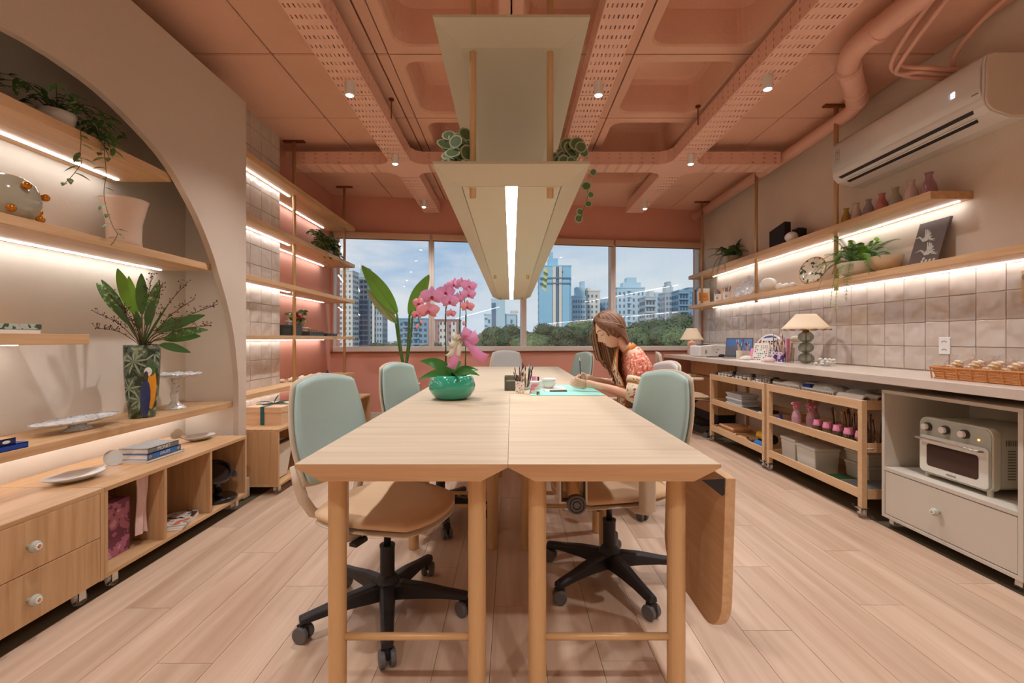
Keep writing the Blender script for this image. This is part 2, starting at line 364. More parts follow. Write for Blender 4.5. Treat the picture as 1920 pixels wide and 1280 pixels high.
def tiles(wall, X, sgn, y0, y1, zs, phase):
    proto = tile_mesh(sgn).make('tile', 'tile', wall, bevel=.002, seg=1); first = True
    y = phase
    while y < y1-.03:
        if y+.159 > y0:
            for z in zs:
                o = proto if first else proto.copy()
                if not first: COL.objects.link(o)
                first = False
                ya, yb = max(y, y0), min(y+.1565, y1); o.parent = wall
                o.location = (X+random.uniform(0, .0015)*sgn, ya, z); o.scale = (1, (yb-ya)/.1565, 1)
                o.rotation_euler = (0, random.uniform(-.006, .006), random.uniform(-.006, .006))
        y += .16
tiles(wr, XR, -1, -.6, 6.36, [1.344+.155*k for k in range(-3, 1)], -.6+.02)
pier = bpy.data.objects['wall_pier']
tiles(pier, -2.078, 1, 3.115, 4.05, [1.368+.155*k+.002 for k in range(-6, 10) if 1.368+.155*k < ZC-.1], 2.952)
# niche in the left wall and its arched screen
AY0, AY1, AX, ATOP = -1.0, 3.11, -1.82, 2.67
pts = [(1.262, .45), (1.262, .70), (1.256, .835), (1.215, 1.09), (1.148, 1.2955), (1.05, 1.50), (1.0, 1.60), (.87, 1.79), (.657, 2.0), (.459, 2.105), (.245, 2.178), (.066, 2.2), (0, 2.201)]
arc = [(1.76+u, z) for u, z in pts]+[(1.76-u, z) for u, z in pts[-2::-1]]
def cat(p, n=3):
    o = []
    for i in range(len(p)-1):
        a, b_, c, d = p[max(i-1, 0)], p[i], p[i+1], p[min(i+2, len(p)-1)]
        for k in range(n):
            t = k/n; o.append(tuple(.5*((2*b_[q])+(-a[q]+c[q])*t+(2*a[q]-5*b_[q]+4*c[q]-d[q])*t*t+(-a[q]+3*b_[q]-3*c[q]+d[q])*t**3) for q in range(len(b_))))
    o.append(tuple(p[-1])); return [Vector(q) for q in o] if len(o[0]) == 3 else o
arc = cat(arc)
mb = MB(); xi = AX-.035
def top(y, z): return (y, ATOP)
rows = [[(AX, y, ATOP) for y, z in arc], [(AX, y, z) for y, z in arc], [(xi, y, z) for y, z in arc], [(xi, y, ATOP) for y, z in arc]]
mb.grid(rows)
mb.box(xi, AX, AY0, arc[-1][0], 0, ATOP); mb.box(xi, AX, arc[0][0], AY1, 0, ATOP)
mb.box(XL+.002, AX, AY0, AY1, ATOP, ATOP+.03)
mb.box(XL+.002, xi-.0005, AY1-.03, AY1, 0, ATOP)
arch = struct('wall_arch', mb, 'archw'); arch['label'] = 'beige plaster screen with a big round arch opening to the shelf niche'
nb = MB().box(XL+.002, -2.2, AY0, AY1-.03, 0, ATOP)
nb.box(-2.2, xi-.001, AY1-.05, AY1-.032, 0, ATOP)
nb.box(-2.2, xi-.001, AY0, AY0+.02, 0, ATOP)
struct('wall_niche', nb, 'niche')
struct('baseboard_left', MB().box(AX, AX+.018, AY1-.06, AY1+.012, 0, .13).box(XL, XL+.018, 4.05, 5.66, 0, .15), 'base', bevel=.002)

# ------------------------------------------------------------------ downlights under the cable trays (plus unseen lamps added behind the viewer to brighten the room)
def spotlight(x, y, lab, n):
    t = T('ceiling_spotlight', lab, 'spotlight', (x, y, 2.68), 0, 'round white spotlights under the cable trays')
    MB().lathe([(.001, 0), (.028, -.001), (.029, -.07), (.025, -.082), (.022, -.082), (.021, -.072), (.001, -.072)], n=20).make('housing', 'white', t, smooth=False)
    MB().sph((0, 0, -.078), .022, 14, 8, sz=.55).make('lamp_lens', 'spot', t, smooth=True)
    l = light('downlight_beam', 'SPOT', (x, y, 2.58), (0, 0, 0), SPOT_W, (.97, .97, 1), spot_size=rad(125), spot_blend=.9, shadow_soft_size=.04)
LX = [(-1.01, 2.83, 'white round spotlight under left cable tray, nearest of its three'), (-1.01, 3.94, 'white spotlight where the left tray crosses the cross tray'), (-1.01, 5.23, 'white spotlight at the far end of left tray'),
      (.543, 2.83, 'white spotlight under the middle tray beside the pendant'), (1.56, 2.76, 'white round spotlight under right cable tray, nearest of its three'), (1.56, 3.946, 'white spotlight where the right tray crosses the cross tray'), (1.56, 5.30, 'white spotlight at the far end of right tray')]
for i, (x, y, lb) in enumerate(LX): spotlight(x, y, lb, i)
for i, (x, y) in enumerate([(-1.01, 1.3), (1.56, 1.3), (-1.01, -.3), (.543, -.3), (1.56, -.3), (-1.01, -1.7), (1.56, -1.7)]):
    spotlight(x, y, 'white spotlight under the %s cable tray, %s' % ({-1.01: 'left', .543: 'middle', 1.56: 'right'}[x], {1.3: 'just overhead of the viewer', -.3: 'behind the viewer', -1.7: 'at the rear of the room'}[y]), i)
# ------------------------------------------------------------------ cable trays (perforated sheet metal, real slots)
def perf(u0, u1, v0, v1, pitch_u=.074, nv=8, slot=(.028, .0075), fn=None, skip=()):
    """sheet in (u,v) with slots deleted; fn maps (u,v)->xyz"""
    us = [u0]; nu = max(1, int((u1-u0)/pitch_u)); du = (u1-u0)/nu
    holes_u = set(); 
    for i in range(nu):
        c = u0+(i+.5)*du; us += [c-slot[0]/2, c+slot[0]/2]; holes_u.add(len(us)-2)
    us.append(u1); vs = [v0]; dv = (v1-v0)/nv; holes_v = set()
    for j in range(nv):
        c = v0+(j+.5)*dv; vs += [c-slot[1]/2, c+slot[1]/2]; holes_v.add(len(vs)-2)
    vs.append(v1)
    mb = MB(); n = len(vs); mb.v = [fn(u, v) for u in us for v in vs]
    for i in range(len(us)-1):
        cu = (us[i]+us[i+1])/2
        sk = any(a < cu < b for a, b in skip)
        for j in range(n-1):
            if i in holes_u and j in holes_v and not sk: continue
            mb.f.append((i*n+j, i*n+j+1, (i+1)*n+j+1, (i+1)*n+j))
    mb.m = [0]*len(mb.f); return mb
TZ, TH = 2.68, .115
def tray_run(x0, x1, y0, y1, lab, cross=None):
    t = T('cable_tray', lab, 'cable tray', ((x0+x1)/2, (y0+y1)/2, TZ), 0, 'salmon perforated cable trays')
    # straight sections with small gaps at the joints
    cuts = [y0]; y = y0
    js = [q for q in (-1.4, .1, 1.6, 2.98, 3.86, 4.9) if y0+.2 < q < y1-.2]
    cuts += js+[y1]
    for a, b in zip(cuts[:-1], cuts[1:]):
        if cross and a < cross[0] and b > cross[1]: segs = [(a, cross[0]), (cross[1], b)]
        else: segs = [(a, b)]
        for (a2, b2) in segs:
            k = .002 if a2 in js else 0
            m = perf(a2+.003, b2-.003, x0+k, x1-k, fn=lambda u, v: (v, u, TZ), nv=8); m.make('bottom_plate', 'salmon_metal', t, world=True, solid=.002)
    return t
def sides(t, segs, x, z0=TZ, z1=TZ+TH, slots=True):
    for (a, b) in segs:
        perf(a, b, z0, z1, fn=lambda u, v: (x, u, v), nv=3, slot=(.008, .018), pitch_u=.075).make('side_plate', 'salmon_metal', t, world=True, solid=.002)
CY0, CY1 = 4.16, 4.36; ch_ = .10
# long runs
tl = tray_run(-1.107, -.909, YR+.1, 5.76, 'left perforated salmon cable tray running to the window wall', (CY0-ch_, CY1+ch_))
sides(tl, [(YR+.1, CY0-ch_), (CY1+ch_, 5.76)], -1.107); sides(tl, [(YR+.1, CY0-ch_), (CY1+ch_, 5.76)], -.909)
tm = tray_run(.448, .64, YR+.1, CY0-.0, 'middle perforated salmon cable tray beside the pendant shelf')
sides(tm, [(YR+.1, CY0)], .448); sides(tm, [(YR+.1, CY0)], .64)
tr = tray_run(1.452, 1.666, YR+.1, 5.76, 'right perforated salmon cable tray over the aisle by the trolleys', (CY0-ch_, CY1+ch_))
sides(tr, [(YR+.1, CY0-ch_), (CY1+ch_, 5.76)], 1.452); sides(tr, [(YR+.1, CY0-ch_), (CY1+ch_, 5.76)], 1.666)
tcx = T('cable_tray', 'cross cable tray spanning the room in front of the window wall', 'cable tray', (.2, 4.26, TZ), 0, 'salmon perforated cable trays')
xs_ = [(-2.07, -1.107-ch_), (-.909+ch_, 1.452-ch_), (1.666+ch_, 2.47)]
for a, b in xs_:
    perf(a, b, CY0, CY1, fn=lambda u, v: (u, v, TZ), nv=8, slot=(.028, .008), pitch_u=.10).make('bottom_plate', 'salmon_metal', tcx, world=True, solid=.002)
    for yy in (CY0, CY1):
        sg = [(a, b)]
        if yy == CY0 and a < 0 < b: sg = [(a, .448), (.64, b)]
        for (p, q) in sg:
            perf(p, q, TZ, TZ+TH, fn=lambda u, v: (u, yy, v), nv=3, slot=(.026, .008), pitch_u=.10).make('side_plate', 'salmon_metal', tcx, world=True, solid=.002)
for (a, b) in ((-1.107, -.909), (1.452, 1.666)):     # the crossings: plain cross plates with chamfered corners
    c = ch_
    poly = [(a, CY0-c), (b, CY0-c), (b+c*.35, CY0-c*.35), (b+c, CY0), (b+c, CY1), (b+c*.35, CY1+c*.35), (b, CY1+c), (a, CY1+c), (a-c*.35, CY1+c*.35), (a-c, CY1), (a-c, CY0), (a-c*.35, CY0-c*.35)]
    j = MB().prism(poly, TZ-.002, TZ).make('crossing_plate', 'salmon_metal', tcx, world=True)

    for i0 in (1, 4, 7, 10):
        w = MB()
        q = [poly[i0], poly[(i0+1) % 12], poly[(i0+2) % 12]]
        w.grid([[(x, y, TZ) for x, y in q], [(x, y, TZ+TH) for x, y in q]])
        w.make('corner_plate', 'salmon_metal', tcx, world=True, solid=.002)
for (x, y) in ((-.9, 1.9), (-.9, 3.4), (.65, 2.2), (1.44, 2.2), (1.44, 3.5)):
    MB().cyl((x, y, TZ+.05), (x, y, ZC-.001), .004, n=6).cyl((x, y, ZC-.012), (x, y, ZC-.001), .02, n=10).make('drop_rod', 'bronze', tl if x < 0 else (tm if x < 1 else tr), world=True)
# a few coloured wires lying in the trays, seen through the slots
for (x, y0, y1, m_, lab) in ((.52, -2, 4.1, rgb(60, 80, 140), 'blue wire lying in the middle cable tray'), (.57, -2, 4.1, rgb(150, 40, 40), 'red wire lying in the middle cable tray'), (-1.0, -2, 4.1, rgb(60, 80, 140), 'blue wire lying in the left cable tray'), (1.6, -2, 4.1, rgb(150, 40, 40), 'red wire lying in the right cable tray')):
    mm = mat('wire_'+lab[:3]+str(x), m_, .5)
    one('wire', MB().tube([(x+.03*sin(y0+i*.9), lerp(y0, y1, i/14), TZ+.008) for i in range(15)], .005, 6), mm, lab, 'cable', 'wires in the cable trays', smooth=True)
# pipes
M['salmon_pipe'] = mat('salmon_pipe', rgb(230, 178, 156), .55, noise=.04, nscale=8)
pp = T('drain_pipe', 'thick salmon painted pipe with elbows along the right wall and ceiling', 'pipe', (2.5, 4, 2.77))
def arcp(a, b, c, n=6):
    a, b, c = Vector(a), Vector(b), Vector(c); return [a*(1-t)**2+b*2*t*(1-t)+c*t*t for t in [i/n for i in range(n+1)]]
path = [(2.55, 6.22, 2.765)]+arcp((2.53, 3.5, 2.765), (2.53, 3.3, 2.765), (2.44, 3.2, 2.765))
MB().tube(path, .052, 16).make('pipe_section', 'salmon_pipe', pp, smooth=True, world=True)
MB().tube(arcp((2.46, 3.22, 2.765), (2.36, 3.10, 2.765), (2.30, 3.04, 2.765))+[(2.08, 2.8, 2.765)], .062, 16).make('pipe_section', 'salmon_pipe', pp, smooth=True, world=True)
MB().tube(arcp((2.09, 2.81, 2.765), (1.96, 2.66, 2.765), (2.0, 2.45, 2.765), 8)+[(2.02, 2.0, 2.765), (2.02, YR, 2.765)], .062, 16).make('pipe_section', 'salmon_pipe', pp, smooth=True, world=True)
for (p, d, r) in (((2.44, 3.20, 2.765), (-.7, -.72, 0), .068), ((2.34, 3.085, 2.765), (-.68, -.73, 0), .068), ((2.1, 2.825, 2.765), (-.68, -.73, 0), .069), ((2.0, 2.48, 2.765), (.05, -1, 0), .069)):
    p = Vector(p); d = Vector(d).normalized(); MB().cyl(p-d*.018, p+d*.018, r, n=18).make('coupling', 'salmon_pipe', pp, world=True, bevel=.004)
MB().cyl((2.55, 6.215, 2.765), (2.55, 6.24, 2.765), .06, n=18).make('pipe_cap', 'salmon_pipe', pp, world=True)
hs = T('air_hose', 'bundle of salmon hoses hanging from the ceiling over the air conditioner', 'hose', (2.4, 2.6, 2.75))
for i, (o1, o2) in enumerate(((0, 0), (.05, .03), (.09, -.02))):
    MB().tube(cat([(2.08+o1, 2.0, 2.84), (2.15+o1, 2.3, 2.82-o2), (2.24+o1, 2.6, 2.78-o2), (2.33+o1*.6, 2.78, 2.74-o2), (2.46+o1*.3, 2.80-o1, 2.70), (2.56, 2.78-o1, 2.68), (2.69, 2.76-o1, 2.66)], 4), .013, 8).make('hose', 'salmon_pipe', hs, smooth=True, world=True)
MB().tube(cat([(2.69, 2.74, 2.66), (2.6, 2.66, 2.74), (2.56, 2.4, 2.83), (2.54, 2.0, 2.85), (2.5, 1.2, 2.86)], 5), .013, 8).make('hose', 'salmon_pipe', hs, smooth=True, world=True)

# ------------------------------------------------------------------ double-deck pendant over the table
pd = T('pendant_shelf', 'long two-tier champagne metal pendant with a bright light bar above the table', 'pendant', (0, 3.35, 1.5))
def ring_tray(zb, h, lo, hi, name, slot=False):
    # lo/hi: (half width bottom, y near, y far), (half width top, ...)
    (wb, yb0, yb1), (wt, yt0, yt1) = lo, hi; mb = MB()
    def r(w, a, b, z): return [(-w, a, z), (w, a, z), (w, b, z), (-w, b, z)]
    zt = zb+h; k = .004
    rows = [r(wb-.01, yb0+.01, yb1-.01, zb+k), r(wt-.008, yt0+.008, yt1-.008, zt), r(wt, yt0, yt1, zt+.006), r(wt, yt0, yt1, zt-.002), r(wb, yb0, yb1, zb)]
    mb.grid(rows, close=True); mb.f.append((3, 2, 1, 0)); mb.m.append(0)
    if slot:
        s0, s1 = .019, .019; y0, y1 = yb0+.003, yb1-.02
        mb.box(-wb+.002, -s0, yb0+.002, yb1-.002, zb, zb+.004); mb.box(s0, wb-.002, yb0+.002, yb1-.002, zb, zb+.004); mb.box(-s0, s0, y1, yb1-.002, zb, zb+.004)
    else: mb.f.append((16, 17, 18, 19)); mb.m.append(0)
    return mb.make(name, 'tray', pd, world=True)
ring_tray(1.546, .042, (.153, 1.387, 5.4), (.228, 1.312, 5.475), 'lower_tray', True)
ring_tray(1.970, .042, (.153, 1.387, 5.4), (.228, 1.312, 5.475), 'upper_tray')
MB().box(-.03, .03, 1.388, 5.39, 1.557, 1.562).make('bar_housing', 'tray', pd, world=True)  # added strip that stops the bar lighting the upper tray
MB().box(-.0188, .0188, 1.39, 5.38, 1.549, 1.556).make('light_bar', 'bar', pd, world=True)
for yy in (1.41, 3.33, 5.1):
    for sx in (-1, 1):
        x = sx*.12; MB().cyl((x, yy, 1.518), (x, yy, ZC), .0105, n=14).make('rod', 'brass', pd, world=True, smooth=True)

# small round-leaved plants spilling over the near end of the lower tray
def pilea(lab, spec, seed):
    t = T('hanging_plant', lab, 'potted plant', spec[0], 0, 'round-leaved plants on the pendant'); Q = random.Random(seed); c = Vector(spec[0])
    for k in range(40):
        a = Q.uniform(0, 2*pi); r = Q.uniform(.0, spec[1]); h = Q.uniform(.01, spec[2]); p = c+Vector((cos(a)*r, sin(a)*r*1.3, h)); w = Q.uniform(.017, .027); n = Vector((Q.uniform(-.6, .6), -1, Q.uniform(-.2, .8))).normalized(); u = n.orthogonal().normalized(); v = n.cross(u)
        s_ = MB().tube([c+Vector((0, 0, -.02)), (c+p)/2+Vector((0, 0, .01)), p], .0012, 4); s_.make('stalk', 'leafv_', t, world=True) if False else s_.make('stalk', 'pil_in', t, world=True)
        o = MB().add([p+(u*cos(q)+v*sin(q))*w for q in [2*pi*i/10 for i in range(10)]], [tuple(range(10))]).make('leaf_rim', 'pil_rim', t, world=True, solid=.0006); MB().add([p-n*-.0008+(u*cos(q)+v*sin(q))*w*.8 for q in [2*pi*i/10 for i in range(10)]], [tuple(range(10))]).make('leaf_centre', 'pil_in', o, world=True)
    for pts in spec[3]:
        pp2 = cat([Vector(q) for q in pts], 3); MB().tube(pp2, .0012, 4).make('runner', 'pil_in', t, world=True)
        for q in pp2[3::2]:
            m = MB(); n = Vector((Q.uniform(-.5, .5), -1, Q.uniform(-.3, .3))).normalized(); u = n.orthogonal().normalized(); v = n.cross(u); w = Q.uniform(.010, .017); q = Vector(q)+Vector((Q.uniform(-.012, .012), 0, 0))
            o = m.add([q+(u*cos(x)+v*sin(x))*w for x in [2*pi*i/9 for i in range(9)]], [tuple(range(9))]).make('leaf_rim', 'pil_rim', t, world=True, solid=.0006); MB().add([q+n*.0009+(u*cos(x)+v*sin(x))*w*.75 for x in [2*pi*i/9 for i in range(9)]], [tuple(range(9))]).make('leaf_centre', 'pil_in', o, world=True)
M['pil_rim'] = mat('leaf_pale_rim', rgb(176, 186, 148), .5, noise=.05); M['pil_in'] = mat('leaf_sage', rgb(92, 118, 76), .45, noise=.15, nscale=40)
pilea('round-leaved variegated plant at the left of the pendant tray', ((-.172, 1.46, 1.592), .05, .145, [[(-.17, 1.46, 1.6), (-.172, 1.45, 1.66), (-.168, 1.44, 1.70)]]), 3)
pilea('round-leaved variegated plant trailing at the right of the pendant tray', ((.185, 1.46, 1.592), .05, .12, [[(.19, 1.46, 1.6), (.225, 1.45, 1.63), (.262, 1.44, 1.60)], [(.18, 1.50, 1.58), (.245, 1.5, 1.585), (.25, 1.5, 1.54), (.235, 1.5, 1.50), (.23, 1.5, 1.47)], [(.16, 1.46, 1.6), (.155, 1.45, 1.65)]]), 4)
tq = T('hanging_plant', 'few ivy leaves hanging off the middle of the pendant tray, right side', 'potted plant', (.235, 3.3, 1.59), 0, 'round-leaved plants on the pendant')
for k in range(7): MB().leaf((.236, 3.25+.03*k, 1.585-.018*k), (.5, -.6, -.6), (0, -1, 0), .045, .035, .2, .2, 4).make('leaf', 'pil_in' if k % 2 else 'pil_rim', tq, world=True, smooth=True)
# ------------------------------------------------------------------ shelves
def strip(parent, x, y0, y1, z):
    h = MB().box(x-.008, x+.008, y0, y1, z-.005, z); return h.make('light_strip', 'led', parent, world=True)
def shelf(lab, x0, x1, y0, y1, z0, z1, strips, m='oakY', group=None, poly=None):
    t = T('wall_shelf', lab, 'shelf', ((x0+x1)/2, (y0+y1)/2, z0), 0, group)
    (MB().prism(poly, z0, z1) if poly else MB().box(x0, x1, y0, y1, z0, z1)).make('board', m, t, world=True, bevel=.0015, seg=1)
    for (x, a, b) in strips: strip(t, x, a, b, z0)
    return t
G1 = 'oak shelves in the arched niche'
NX = -2.198
shelf('top oak shelf of the arched niche, trailing plant on it', NX, -1.862, -.2, 2.48, 1.937, 1.98, [(-2.12, -.2, 2.44)], group=G1)
shelf('second oak shelf of the arched niche, holding the knobbed vase', NX, -1.862, .3, 2.81, 1.502, 1.542, [(-2.145, .3, 2.77)], group=G1)
shelf('short oak shelf in the niche carrying the floral box', NX, -1.862, .35, 2.0, 1.056, 1.10, [(-2.13, .35, 1.95)], group=G1)
shelf('lowest oak niche shelf with parrot vase and cake stand', NX, -1.862, .5, 3.03, .625, .662, [(-2.13, .5, 3.0)], group=G1)
G2 = 'oak shelves of the tiled bay by the window'
zz = [(2.385, 2.43), (1.938, 1.978), (1.508, 1.546), (1.072, 1.108), (.64, .678)]
nm = ['topmost oak shelf over the tiled pier', 'oak shelf with the ivy at its far end, second from top', 'empty middle oak shelf of the tiled bay', 'oak shelf with flowers and black boxes', 'lowest wall shelf over the gift box']
polyb = [(-2.068, 3.13), (-1.90, 3.13), (-1.90, 5.5), (-2.255, 5.5), (-2.255, 4.055), (-2.068, 4.055)]
for (a, b), lb in zip(zz, nm):
    shelf(lb, -2.068, -1.90, 3.13, 5.5, a, b, [(-2.035, 3.13, 4.15), (-2.215, 4.06, 5.33)], group=G2, poly=polyb)
for i, (y, lb) in enumerate(((4.12, 'brass post through the left shelves, the nearer'), (5.36, 'brass post through the left shelves, beside the window'))):
    t = T('shelf_post', lb, 'post', (-1.975, y, .62), 0, 'brass posts of the wall shelves')
    MB().cyl((-1.975, y, .60), (-1.975, y, ZC), .0155, n=14).make('post', 'brass', t, world=True, smooth=True)
    MB().boxc((-1.975, y, ZC-.008), (.19, .04, .014)).make('ceiling_plate', 'bronze', t, world=True)
G3 = 'oak shelves on the right wall'
t1 = shelf('upper oak shelf on right wall, under the air conditioner, with small vases', 2.44, XR-.001, 2.64, 6.25, 1.895, 1.942, [(2.645, 2.68, 5.93)], group=G3)
t2 = shelf('long lower oak shelf above the right tiled wall', 2.44, XR-.001, .3, 6.27, 1.491, 1.534, [(2.645, .3, 5.93)], group=G3)
for y, lb in ((5.95, 'brass post of right shelves beside the window'), (4.63, 'middle brass post of the right shelves'), (3.49, 'brass post of right shelves next to the air conditioner')):
    t = T('shelf_post', lb, 'post', (2.5, y, 1.46), 0, 'brass posts of the wall shelves')
    MB().cyl((2.5, y, 1.452), (2.5, y, ZC), .0155, n=14).make('post', 'brass', t, world=True, smooth=True)
    MB().boxc((2.5, y, ZC-.008), (.19, .04, .014)).make('ceiling_plate', 'bronze', t, world=True)

# ------------------------------------------------------------------ counter
ct = T('worktop', 'long pale stone worktop along the right tiled wall', 'counter', (2.4, 3, .826))
MB().prism([(2.085, .2), (2.10, 6.26), (XR-.01, 6.34), (XR-.01, .2)], .826, .872).make('slab', 'marble', ct, world=True, bevel=.003)
MB().box(2.086, 2.10, 6.0, 6.2, .60, .80).make('bracket', 'oakY', ct, world=True) if False else None

def caster(parent, x, y, z0, r=.026, fork='chrome', whl='clear', ang=0.):
    c = MB().boxc((x, y, z0-.004), (.05, .05, .006)).boxc((x-.017, y, (z0+r)/2), (.004, .03, z0-r-.002 if z0 > r else .01)).boxc((x+.017, y, (z0+r)/2), (.004, .03, z0-r-.002 if z0 > r else .01)).make('caster', fork, parent, world=True)
    MB().cyl((x-.012, y+.006, r), (x+.012, y+.006, r), r, n=20).make('wheel', whl, c, world=False if False else True, bevel=.004)
    return c
# ------------------------------------------------------------------ left low cabinets
def knob(parent, p, d, m='ceramic'):
    d = Vector(d); p = Vector(p); k = MB().tube([p, p+d*.008, p+d*.016, p+d*.022, p+d*.032, p+d*.036], [.009, .008, .014, .021, .019, .012], 18)
    o = k.make('knob', m, parent, smooth=True, world=True)
    f = MB()
    for i in range(10):
        a = i*2*pi/10; q = p+d*.037+Vector((0, cos(a)*.009, sin(a)*.009)); f.sph(q, .004, 6, 4)
    f.make('knob_petals', 'white', o, world=True); MB().sph(p+d*.038, .0045, 8, 6).make('knob_centre', 'amber', o, world=True)
    return o
M['ceramic'] = mat('grey_green_ceramic', rgb(186, 186, 170), .2, coat=.4); M['amber'] = mat('amber_glaze', rgb(214, 130, 40), .2)
XF = -1.71
c1 = T('drawer_cabinet', 'low oak cabinet with two drawers and ceramic knobs, nearest on the left', 'cabinet', (-1.97, 1.2, 0))
MB().box(-2.19, XF, .5, 1.905, .437, .455).make('top_panel', 'oakY', c1, world=True, bevel=.001, seg=1)
MB().box(-2.19, XF-.02, .52, 1.887, .072, .437).make('carcass', 'oakZ', c1, world=True)
MB().box(-2.19, XF, 1.887, 1.905, .07, .437).make('side_panel', 'oakZ', c1, world=True)
for (a, b) in ((.072, .252), (.255, .436)):
    d = MB().box(XF-.02, XF, 1.03, 1.885, a, b).make('drawer', 'oakZ', c1, world=True, bevel=.001, seg=1)
    knob(d, P(50, 1025 if a > .2 else 1128, 1.6)*0+Vector((XF, 1.605, .345 if a > .2 else .155)), (1, 0, 0))
    d2 = MB().box(XF-.02, XF, .55, 1.027, a, b).make('drawer', 'oakZ', c1, world=True, bevel=.001, seg=1)
for y in (.7, 1.83): caster(c1, XF-.04, y, .072)
c2 = T('shelf_cabinet', 'low open oak cabinet of three cubbies in front of the niche', 'cabinet', (-1.97, 2.42, 0))
MB().box(-2.19, XF, 1.908, 2.93, .437, .455).make('top_panel', 'oakY', c2, world=True, bevel=.001, seg=1)
MB().box(-2.19, XF, 1.908, 2.93, .072, .090).make('bottom_panel', 'oakY', c2, world=True, bevel=.001, seg=1)
MB().box(-2.19, -2.17, 1.93, 2.91, .09, .437).make('back_panel', 'oakZ', c2, world=True)
for a, b in ((1.908, 1.924), (2.235, 2.253), (2.575, 2.593), (2.912, 2.93)):
    MB().box(-2.19, XF-.001, a, b, .09, .437).make('divider', 'oakZ', c2, world=True, bevel=.001, seg=1)
for y in (1.98, 2.86): caster(c2, XF-.04, y, .072)
# far low cabinet
c3 = T('shelf_cabinet', 'low open oak cabinet under the tiled bay, gift box on top', 'cabinet', (-1.83, 4.1, 0))
XG = -1.604
MB().box(-2.06, XG, 3.12, 5.17, .437, .455).make('top_panel', 'oakY', c3, world=True, bevel=.001, seg=1)
MB().box(-2.06, XG, 3.12, 5.17, .060, .078).make('bottom_panel', 'oakY', c3, world=True, bevel=.001, seg=1)
MB().box(-2.06, -2.04, 3.14, 5.15, .078, .437).make('back_panel', 'oakZ', c3, world=True)
for a in (3.12, 3.80, 4.48, 5.152):
    MB().box(-2.06, XG-.001, a, a+.018, .078, .437).make('divider', 'oakZ', c3, world=True, bevel=.001, seg=1)
for y in (3.17, 5.1): caster(c3, XG-.035, y, .060, .022)

# ------------------------------------------------------------------ white cabinet on the right
w1 = T('drawer_cabinet', 'grey-white cabinet on casters with the oven inside and one wide drawer', 'cabinet', (2.4, 2.27, 0))
X1, ya, yb = 2.15, 1.905, 2.633
MB().box(X1, 2.66, ya, yb, .768, .786).make('top_panel', 'greycab', w1, world=True, bevel=.001)
MB().box(X1, 2.66, ya, yb, .055, .073).make('bottom_panel', 'greycab', w1, world=True, bevel=.001)
MB().box(X1, 2.66, yb-.02, yb, .073, .768).make('side_panel', 'greycab', w1, world=True, bevel=.001)
MB().box(X1, 2.66, ya, ya+.02, .073, .768).make('side_panel', 'greycab', w1, world=True, bevel=.001)
MB().box(2.64, 2.66, ya+.02, yb-.02, .073, .768).make('back_panel', 'greycab', w1, world=True)
MB().box(X1, 2.64, ya+.02, yb-.02, .325, .345).make('shelf_panel', 'greycab', w1, world=True, bevel=.001)
dd = MB().box(X1+.002, X1+.02, ya+.023, yb-.023, .077, .321).make('drawer', 'greycab', w1, world=True, bevel=.0015)
knob(dd, (X1+.002, 2.28, .21), (-1, 0, 0))
for y in (1.94, 2.59): caster(w1, X1+.04, y, .055, .022)
# wooden pedestal at the far end of the worktop
w2 = T('desk_cabinet', 'oak pedestal under the far end of the worktop, behind the desk chair', 'cabinet', (2.56, 5.8, 0))
MB().box(2.455, 2.67, 5.4, 6.2, .62, .824).make('end_panel', 'oakZ', w2, world=True, bevel=.002)
MB().box(2.455, 2.67, 5.4, 6.2, .30, .61).make('door', 'oakZ', w2, world=True, bevel=.002)
MB().box(2.455, 2.67, 5.4, 6.2, .17, .295).make('drawer', 'oakZ', w2, world=True, bevel=.002)
MB().box(2.47, 2.67, 5.42, 6.18, .06, .17).make('plinth', 'black', w2, world=True)
for y in (5.45, 6.12): caster(w2, 2.5, y, .06, .022)

# ------------------------------------------------------------------ the two trolleys
M['birch'] = wood('birch', rgb(222, 186, 144), rgb(206, 166, 122), 'Y', 1.2, .5, .02)
def trolley(y0, y1, lab):
    t = T('trolley', lab, 'trolley', (2.3, (y0+y1)/2, 0), 0, 'two birch trolleys on casters')
    xa, xb = 2.10, 2.50
    for (z0, z1, zt) in ((.654, .709, .668), (.398, .453, .412), (.118, .174, .132)):
        bd = MB().box(xa+.012, xb-.012, y0+.012, y1-.012, zt-.010, zt).make('shelf_board', 'birch', t, world=True)
        MB().box(xa, xa+.014, y0+.034, y1-.034, z0, z1).make('front_rail', 'birch', t, world=True, bevel=.001, seg=1)
        MB().box(xb-.014, xb, y0+.034, y1-.034, z0, z1).make('back_rail', 'birch', t, world=True)
        for yy in (y0+.002, y1-.016): MB().box(xa+.034, xb-.034, yy, yy+.014, z0, z1).make('end_rail', 'birch', t, world=True)
    for x in (xa-.002, xb-.032):
        for y in (y0, y1-.034): MB().box(x, x+.034, y, y+.034, .065, .6535+.0555).make('post', 'birch', t, world=True, bevel=.002, seg=1)
    for x in (xa+.016, xb-.016):
        for y in (y0+.018, y1-.018):
            c = caster(t, x, y, .065, .027); MB().boxc((x-.02, y+.03, .055), (.01, .05, .006), rx=.6).make('brake', 'black', c, world=True)
    return t
trolley(2.715, 3.73, 'birch trolley nearer the white cabinet, spray bottles on its middle shelf')
trolley(3.765, 4.80, 'birch trolley further back, full of small jars on top')

